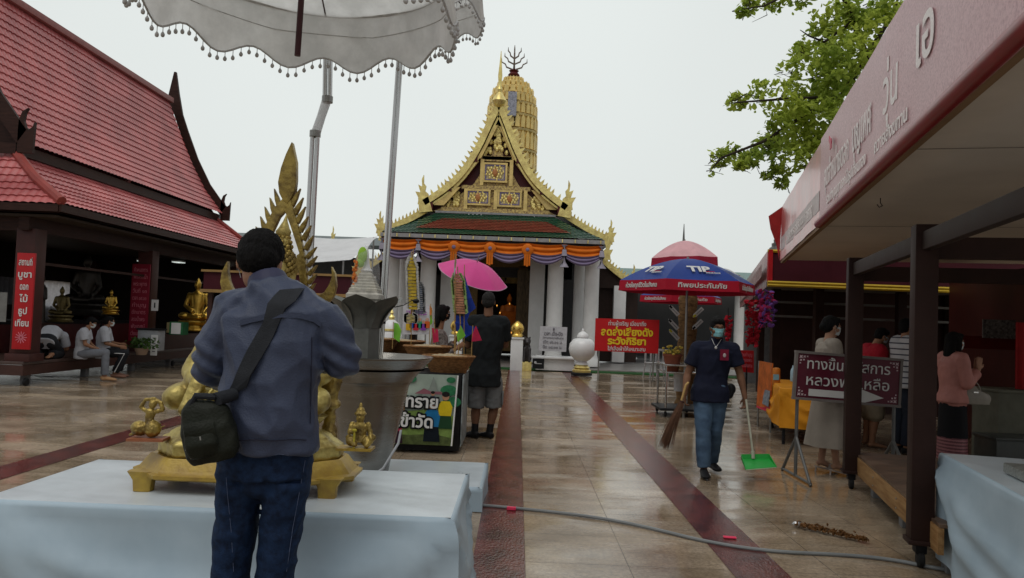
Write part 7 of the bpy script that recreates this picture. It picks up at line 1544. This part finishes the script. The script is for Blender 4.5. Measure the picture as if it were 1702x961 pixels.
B('canopy', [grid(uf, 64, 12)], HPK, pu, smooth=True)
B('pale_rim', [tube([V(uf(k / 64, 1.0)) for k in range(65)], .006, 5)], M('pale rim ruffle', (.45, .3, .38), .7), pu)
B('rib', [tube([um @ V((0, 0, -.01)), um @ V((ru * .95 * cos(k * pi / 4), ru * .95 * sin(k * pi / 4), -.19))], .003, 4) for k in range(8)], STEELD, pu)
B('handle', [cyl(um @ V((0, 0, -.0)), um @ V((0, 0, -.62)), .006, 6)], BLACK, pu); B('ferrule', [cyl(um @ V((0, 0, 0)), um @ V((0, 0, .10)), .007, 6)], STEELD, pu)
# -- 5..7: worshippers on the pavilion platform
WTEE = M('white t-shirt cotton', (.42, .43, .46), .85, 0, .1, 6, .2, 120); GTR = M('grey jogging cloth', (.17, .18, .20), .85, 0, .12, 7, .2, 120); BTR = M('black track cloth', (.016, .017, .02), .7, 0, .2, 8)
Yk = 14.9
def seated(label, xs, loc, rz, **kw):
    return person(label, xs, kw.pop('H', 1.62), kw.pop('outfit'), loc, rz, **kw)
L5 = V((P(78, 600, 14.5).x, 14.5, .435)); f5 = mkw(L5, R(15), 14.5)
J5 = dict(pel=(0, -.10, .33), ch=(.0, .16, .50), nk=(0, .36, .44), hd=(0, .47, .34), shl=(-.17, .31, .43), shr=(.17, .31, .43), ell=(-.22, .40, .17), elr=(.22, .40, .17), wrl=(-.08, .56, .12), wrr=(.08, .56, .12), hil=(-.09, -.08, .30), hir=(.09, -.08, .30), knl=(-.14, .27, .08), knr=(.14, .27, .08), anl=(-.12, -.22, .09), anr=(.12, -.22, .09), tol=(-.10, -.34, .04), tor=(.10, -.34, .04))
person('kneeling worshipper in white shirt bowed low beside the red post sign', J5, 1.62, dict(shirt=dict(mat=WTEE, sleeve=.8, low=.0, inf=.022), pants=dict(mat=BTR, len=1.8, inf=.03)), L5, R(15), hair='short', face=False, skin=SKIN, look=(-1.3, 0, 0))
L6 = V((P(134, 600, 14.95).x, 14.95, .435)); rz6 = R(-72)
J6 = dict(pel=(0, 0, .10), ch=(0, .02, .38), nk=(0, .08, .58), hd=(0, .15, .69), shl=(-.16, .05, .53), shr=(.16, .05, .53), ell=(-.20, .10, .28), elr=(.20, .10, .28), wrl=(-.06, .24, .20), wrr=(.06, .24, .20), hil=(-.09, .02, .09), hir=(.09, .02, .09), knl=(-.10, .42, .12), knr=(.08, .44, .12), anl=(-.10, .40, -.35), anr=(.08, .46, -.35), tol=(-.10, .56, -.40), tor=(.08, .62, -.40))
person('seated worshipper in white shirt and grey joggers with bowed masked head', J6, 1.58, dict(shirt=dict(mat=WTEE, sleeve=.7, low=.03, inf=.02), pants=dict(mat=GTR, len=1.92, inf=.012), shoes=dict(mat=M('orange tan sandal', (.42, .24, .12), .6))), L6, rz6, hair='short', mask=MASKW, skin=SKIN, look=(-.45, 0, 0))
L7 = V((P(170, 598, 15.6).x, 15.6, .435)); rz7 = R(-70)
J7 = dict(pel=(0, 0, .10), ch=(0, .0, .38), nk=(0, .03, .60), hd=(0, .09, .71), shl=(-.17, .02, .54), shr=(.17, .02, .54), ell=(-.21, .08, .28), elr=(.21, .08, .28), wrl=(-.10, .30, .26), wrr=(.12, .32, .22), hil=(-.09, .02, .09), hir=(.09, .02, .09), knl=(-.10, .40, .12), knr=(.10, .42, .08), anl=(-.12, .28, -.33), anr=(.10, .24, -.34), tol=(-.13, .44, -.39), tor=(.10, .42, -.39))
t7, J, _ = person('seated worshipper in loose white shirt and black track pants with white stripes', J7, 1.62, dict(shirt=dict(mat=WTEE, sleeve=.9, low=.05, inf=.03, hem=.03), pants=dict(mat=BTR, len=1.9, inf=.02), shoes=dict(mat=M('brown sandal', (.25, .13, .09), .6))), L7, rz7, hair='pony', mask=MASKW, skin=SKIN, look=(-.15, 0, .2))
for s, sx in (('l', -1), ('r', 1)): B('white_stripe', [tube([J7b + V((sx * .082, 0, 0)) for J7b in (V(J7['hi' + s]), V(J7['kn' + s]) + V((0, 0, 0)), lerp(J7['kn' + s], J7['an' + s], .9))], .012, 6)], WHITE, t7)
# -- 8..11: worshippers in the right hand queue, hands in prayer, facing right
def wai(k, y=.22, z=1.28): return dict(ell=V((-.20, .04, z - .18)) * k, elr=V((.20, .04, z - .18)) * k, wrl=V((-.022, y, z - .02)) * k, wrr=V((.022, y, z - .02)) * k)
HC = {'l': dict(d=(.02, .12, 1), n=(1, 0, 0), curl=.06), 'r': dict(d=(-.02, .12, 1), n=(-1, 0, 0), curl=.06)}
BEI = M('beige linen dress', (.27, .235, .195), .8, 0, .1, 5, .25, 160)
L8 = G(1364, 783, 0); L8 = V((P(1374, 783, 8.25).x, 8.25, 0)); k = 1.60 / 1.7
t8, J, _ = person('woman in long beige dress with praying hands behind the direction sign', dict(wai(1.62 / 1.7, .24, 1.27), anl=V((-.10, -.02, .13)), anr=V((.09, .06, .13)), tol=V((-.10, .12, .05)), tor=V((.09, .20, .05))), 1.66, dict(shirt=dict(mat=BEI, sleeve=1.15, low=.02, inf=.014), skirt=[dict(mat=BEI, z=(1.02, .30), r=(.165, .27), fold=.05)]), L8, R(-90), hair='bun', mask=MASKW, skin=SKIN2, look=(-.15, 0, .1), handcfg=HC)
for s_, ax_s in (('l', -.10), ('r', .09)):
    an = V((ax_s, (-.02 if s_ == 'l' else .06), .13)); B('sandal', [slab(an + V((-.035, -.06, -.065)), an + V((.035, -.06, -.065)), an + V((.035, .17, -.115)), an + V((-.035, .17, -.115)), .01), cyl(an + V((0, -.05, -.07)), an + V((0, -.06, -.128)), .009, 8), box(an + V((0, .09, -.065)), (.085, .05, .05))], M('pale sandal strap', (.35, .30, .27), .5), t8)
REDS = M('red polo cotton', (.34, .012, .025), .8, 0, .12, 6, .2, 150); KHA = M('khaki cotton', (.24, .20, .14), .85, 0, .12, 6, .2, 150)
L9 = V((P(1446, 740, 10.3).x, 10.3, 0))
person('stout man in red shirt and khaki shorts praying with bowed head', dict(wai(1.5 / 1.7, .26, 1.28), hd=V((0, .13, 1.47)), nk=V((0, .04, 1.36)), shl=V((-.19, .02, 1.28)), shr=V((.19, .02, 1.28)), ch=V((0, .02, 1.12))), 1.56, dict(shirt=dict(mat=REDS, sleeve=.8, low=.06, hem=.06, inf=.03), pants=dict(mat=KHA, inf=.03, len=1.05, leg_inf=.02)), L9, R(-90), hair='short', mask=MASKW, skin=SKIN, look=(-.35, 0, 0), handcfg=HC, wid=1.15)
STRP = bpy.data.materials.new('striped polo cotton'); STRP.use_nodes = True; n_ = STRP.node_tree.nodes; l_ = STRP.node_tree.links
w_t = n_.new('ShaderNodeTexWave'); w_t.bands_direction = 'Z'; w_t.inputs['Scale'].default_value = 4.4; w_t.inputs['Distortion'].default_value = .25; tc_ = n_.new('ShaderNodeTexCoord'); l_.new(tc_.outputs['Object'], w_t.inputs['Vector'])
rp_ = n_.new('ShaderNodeValToRGB'); l_.new(w_t.outputs['Fac'], rp_.inputs[0]); rp_.color_ramp.elements[0].position = .84; rp_.color_ramp.elements[0].color = (.42, .42, .43, 1); rp_.color_ramp.elements[1].position = .90; rp_.color_ramp.elements[1].color = (.03, .03, .05, 1); l_.new(rp_.outputs[0], n_['Principled BSDF'].inputs['Base Color']); n_['Principled BSDF'].inputs['Roughness'].default_value = .8
L10 = V((P(1502, 748, 9.9).x, 9.9, 0))
person('man in white striped polo and dark trousers praying beside the dark post', dict(wai(1.0, .26, 1.24)), 1.70, dict(shirt=dict(mat=STRP, sleeve=.9, low=.0, hem=.10, inf=.028, wr=.005), pants=dict(mat=M('dark slate trousers', (.016, .02, .03), .8)), shoes=dict(mat=BLACK)), L10, R(-88), hair='short', mask=MASKT, skin=SKIN, look=(-.05, 0, 0), handcfg=HC, wid=1.1)
PNK = M('pink satin jacket', (.46, .20, .17), .5, 0, .1, 6, .25, 120); SKB = M('black skirt cloth', (.012, .012, .014), .8); 
SKH = bpy.data.materials.new('woven pink hem border'); SKH.use_nodes = True; n_ = SKH.node_tree.nodes; l_ = SKH.node_tree.links
wv = n_.new('ShaderNodeTexWave'); wv.bands_direction = 'Z'; wv.inputs['Scale'].default_value = 9; wv.inputs['Distortion'].default_value = 1.5; wv.inputs['Detail Scale'].default_value = 12; tc_ = n_.new('ShaderNodeTexCoord'); l_.new(tc_.outputs['Object'], wv.inputs['Vector'])
rp_ = n_.new('ShaderNodeValToRGB'); l_.new(wv.outputs['Fac'], rp_.inputs[0]); rp_.color_ramp.elements[0].color = (.09, .02, .03, 1); rp_.color_ramp.elements[1].color = (.34, .14, .15, 1); l_.new(rp_.outputs[0], n_['Principled BSDF'].inputs['Base Color'])
L11 = V((P(1582, 770, 8.4).x, 8.4, 0))
person('woman in pink jacket and black skirt with woven pink hem, praying', dict(wai(.90, .30, 1.30)), 1.54, dict(shirt=dict(mat=PNK, sleeve=1.75, low=.0, hem=.05, inf=.022, sl_inf=.006, wr=.008), skirt=[dict(mat=SKB, z=(.90, .42), r=(.150, .17), fold=.012), dict(mat=SKH, z=(.425, .16), r=(.172, .176), fold=.01)], shoes=dict(mat=BLACK)), L11, R(-86), hair='long', mask=MASKW, skin=SKIN2, look=(-.05, 0, 0), handcfg=HC)
hb = thing('handbag', 'taupe handbag hanging from the forearm of the woman in pink', 'bag', P(1620, 672, 8.3)); TAU = M('taupe leather', (.26, .24, .20), .45, 0, .12, 8, .1, 60)
blob('bag_body', [loft([(0, 0, -.0), (0, 0, .07), (0, 0, .15), (0.02, 0, .17)], [(.15, .05), (.145, .055), (.10, .04), (.06, .02)], 20, side=V((1, 0, 0)), power=3.5), ell((.12, 0, .06), (.05, .04, .06))], TAU, hb, .009, 2)
B('handle', [tube([V((-.08, -.02, .13)), V((-.07, -.02, .24)), V((-.03, -.02, .27)), V((.03, -.02, .2)), V((.05, -.02, .15))], .006, 6)], TAU, hb, smooth=True); B('clasp', [box((-.02, -.052, .13), (.05, .012, .015))], STEEL, hb)
settle()
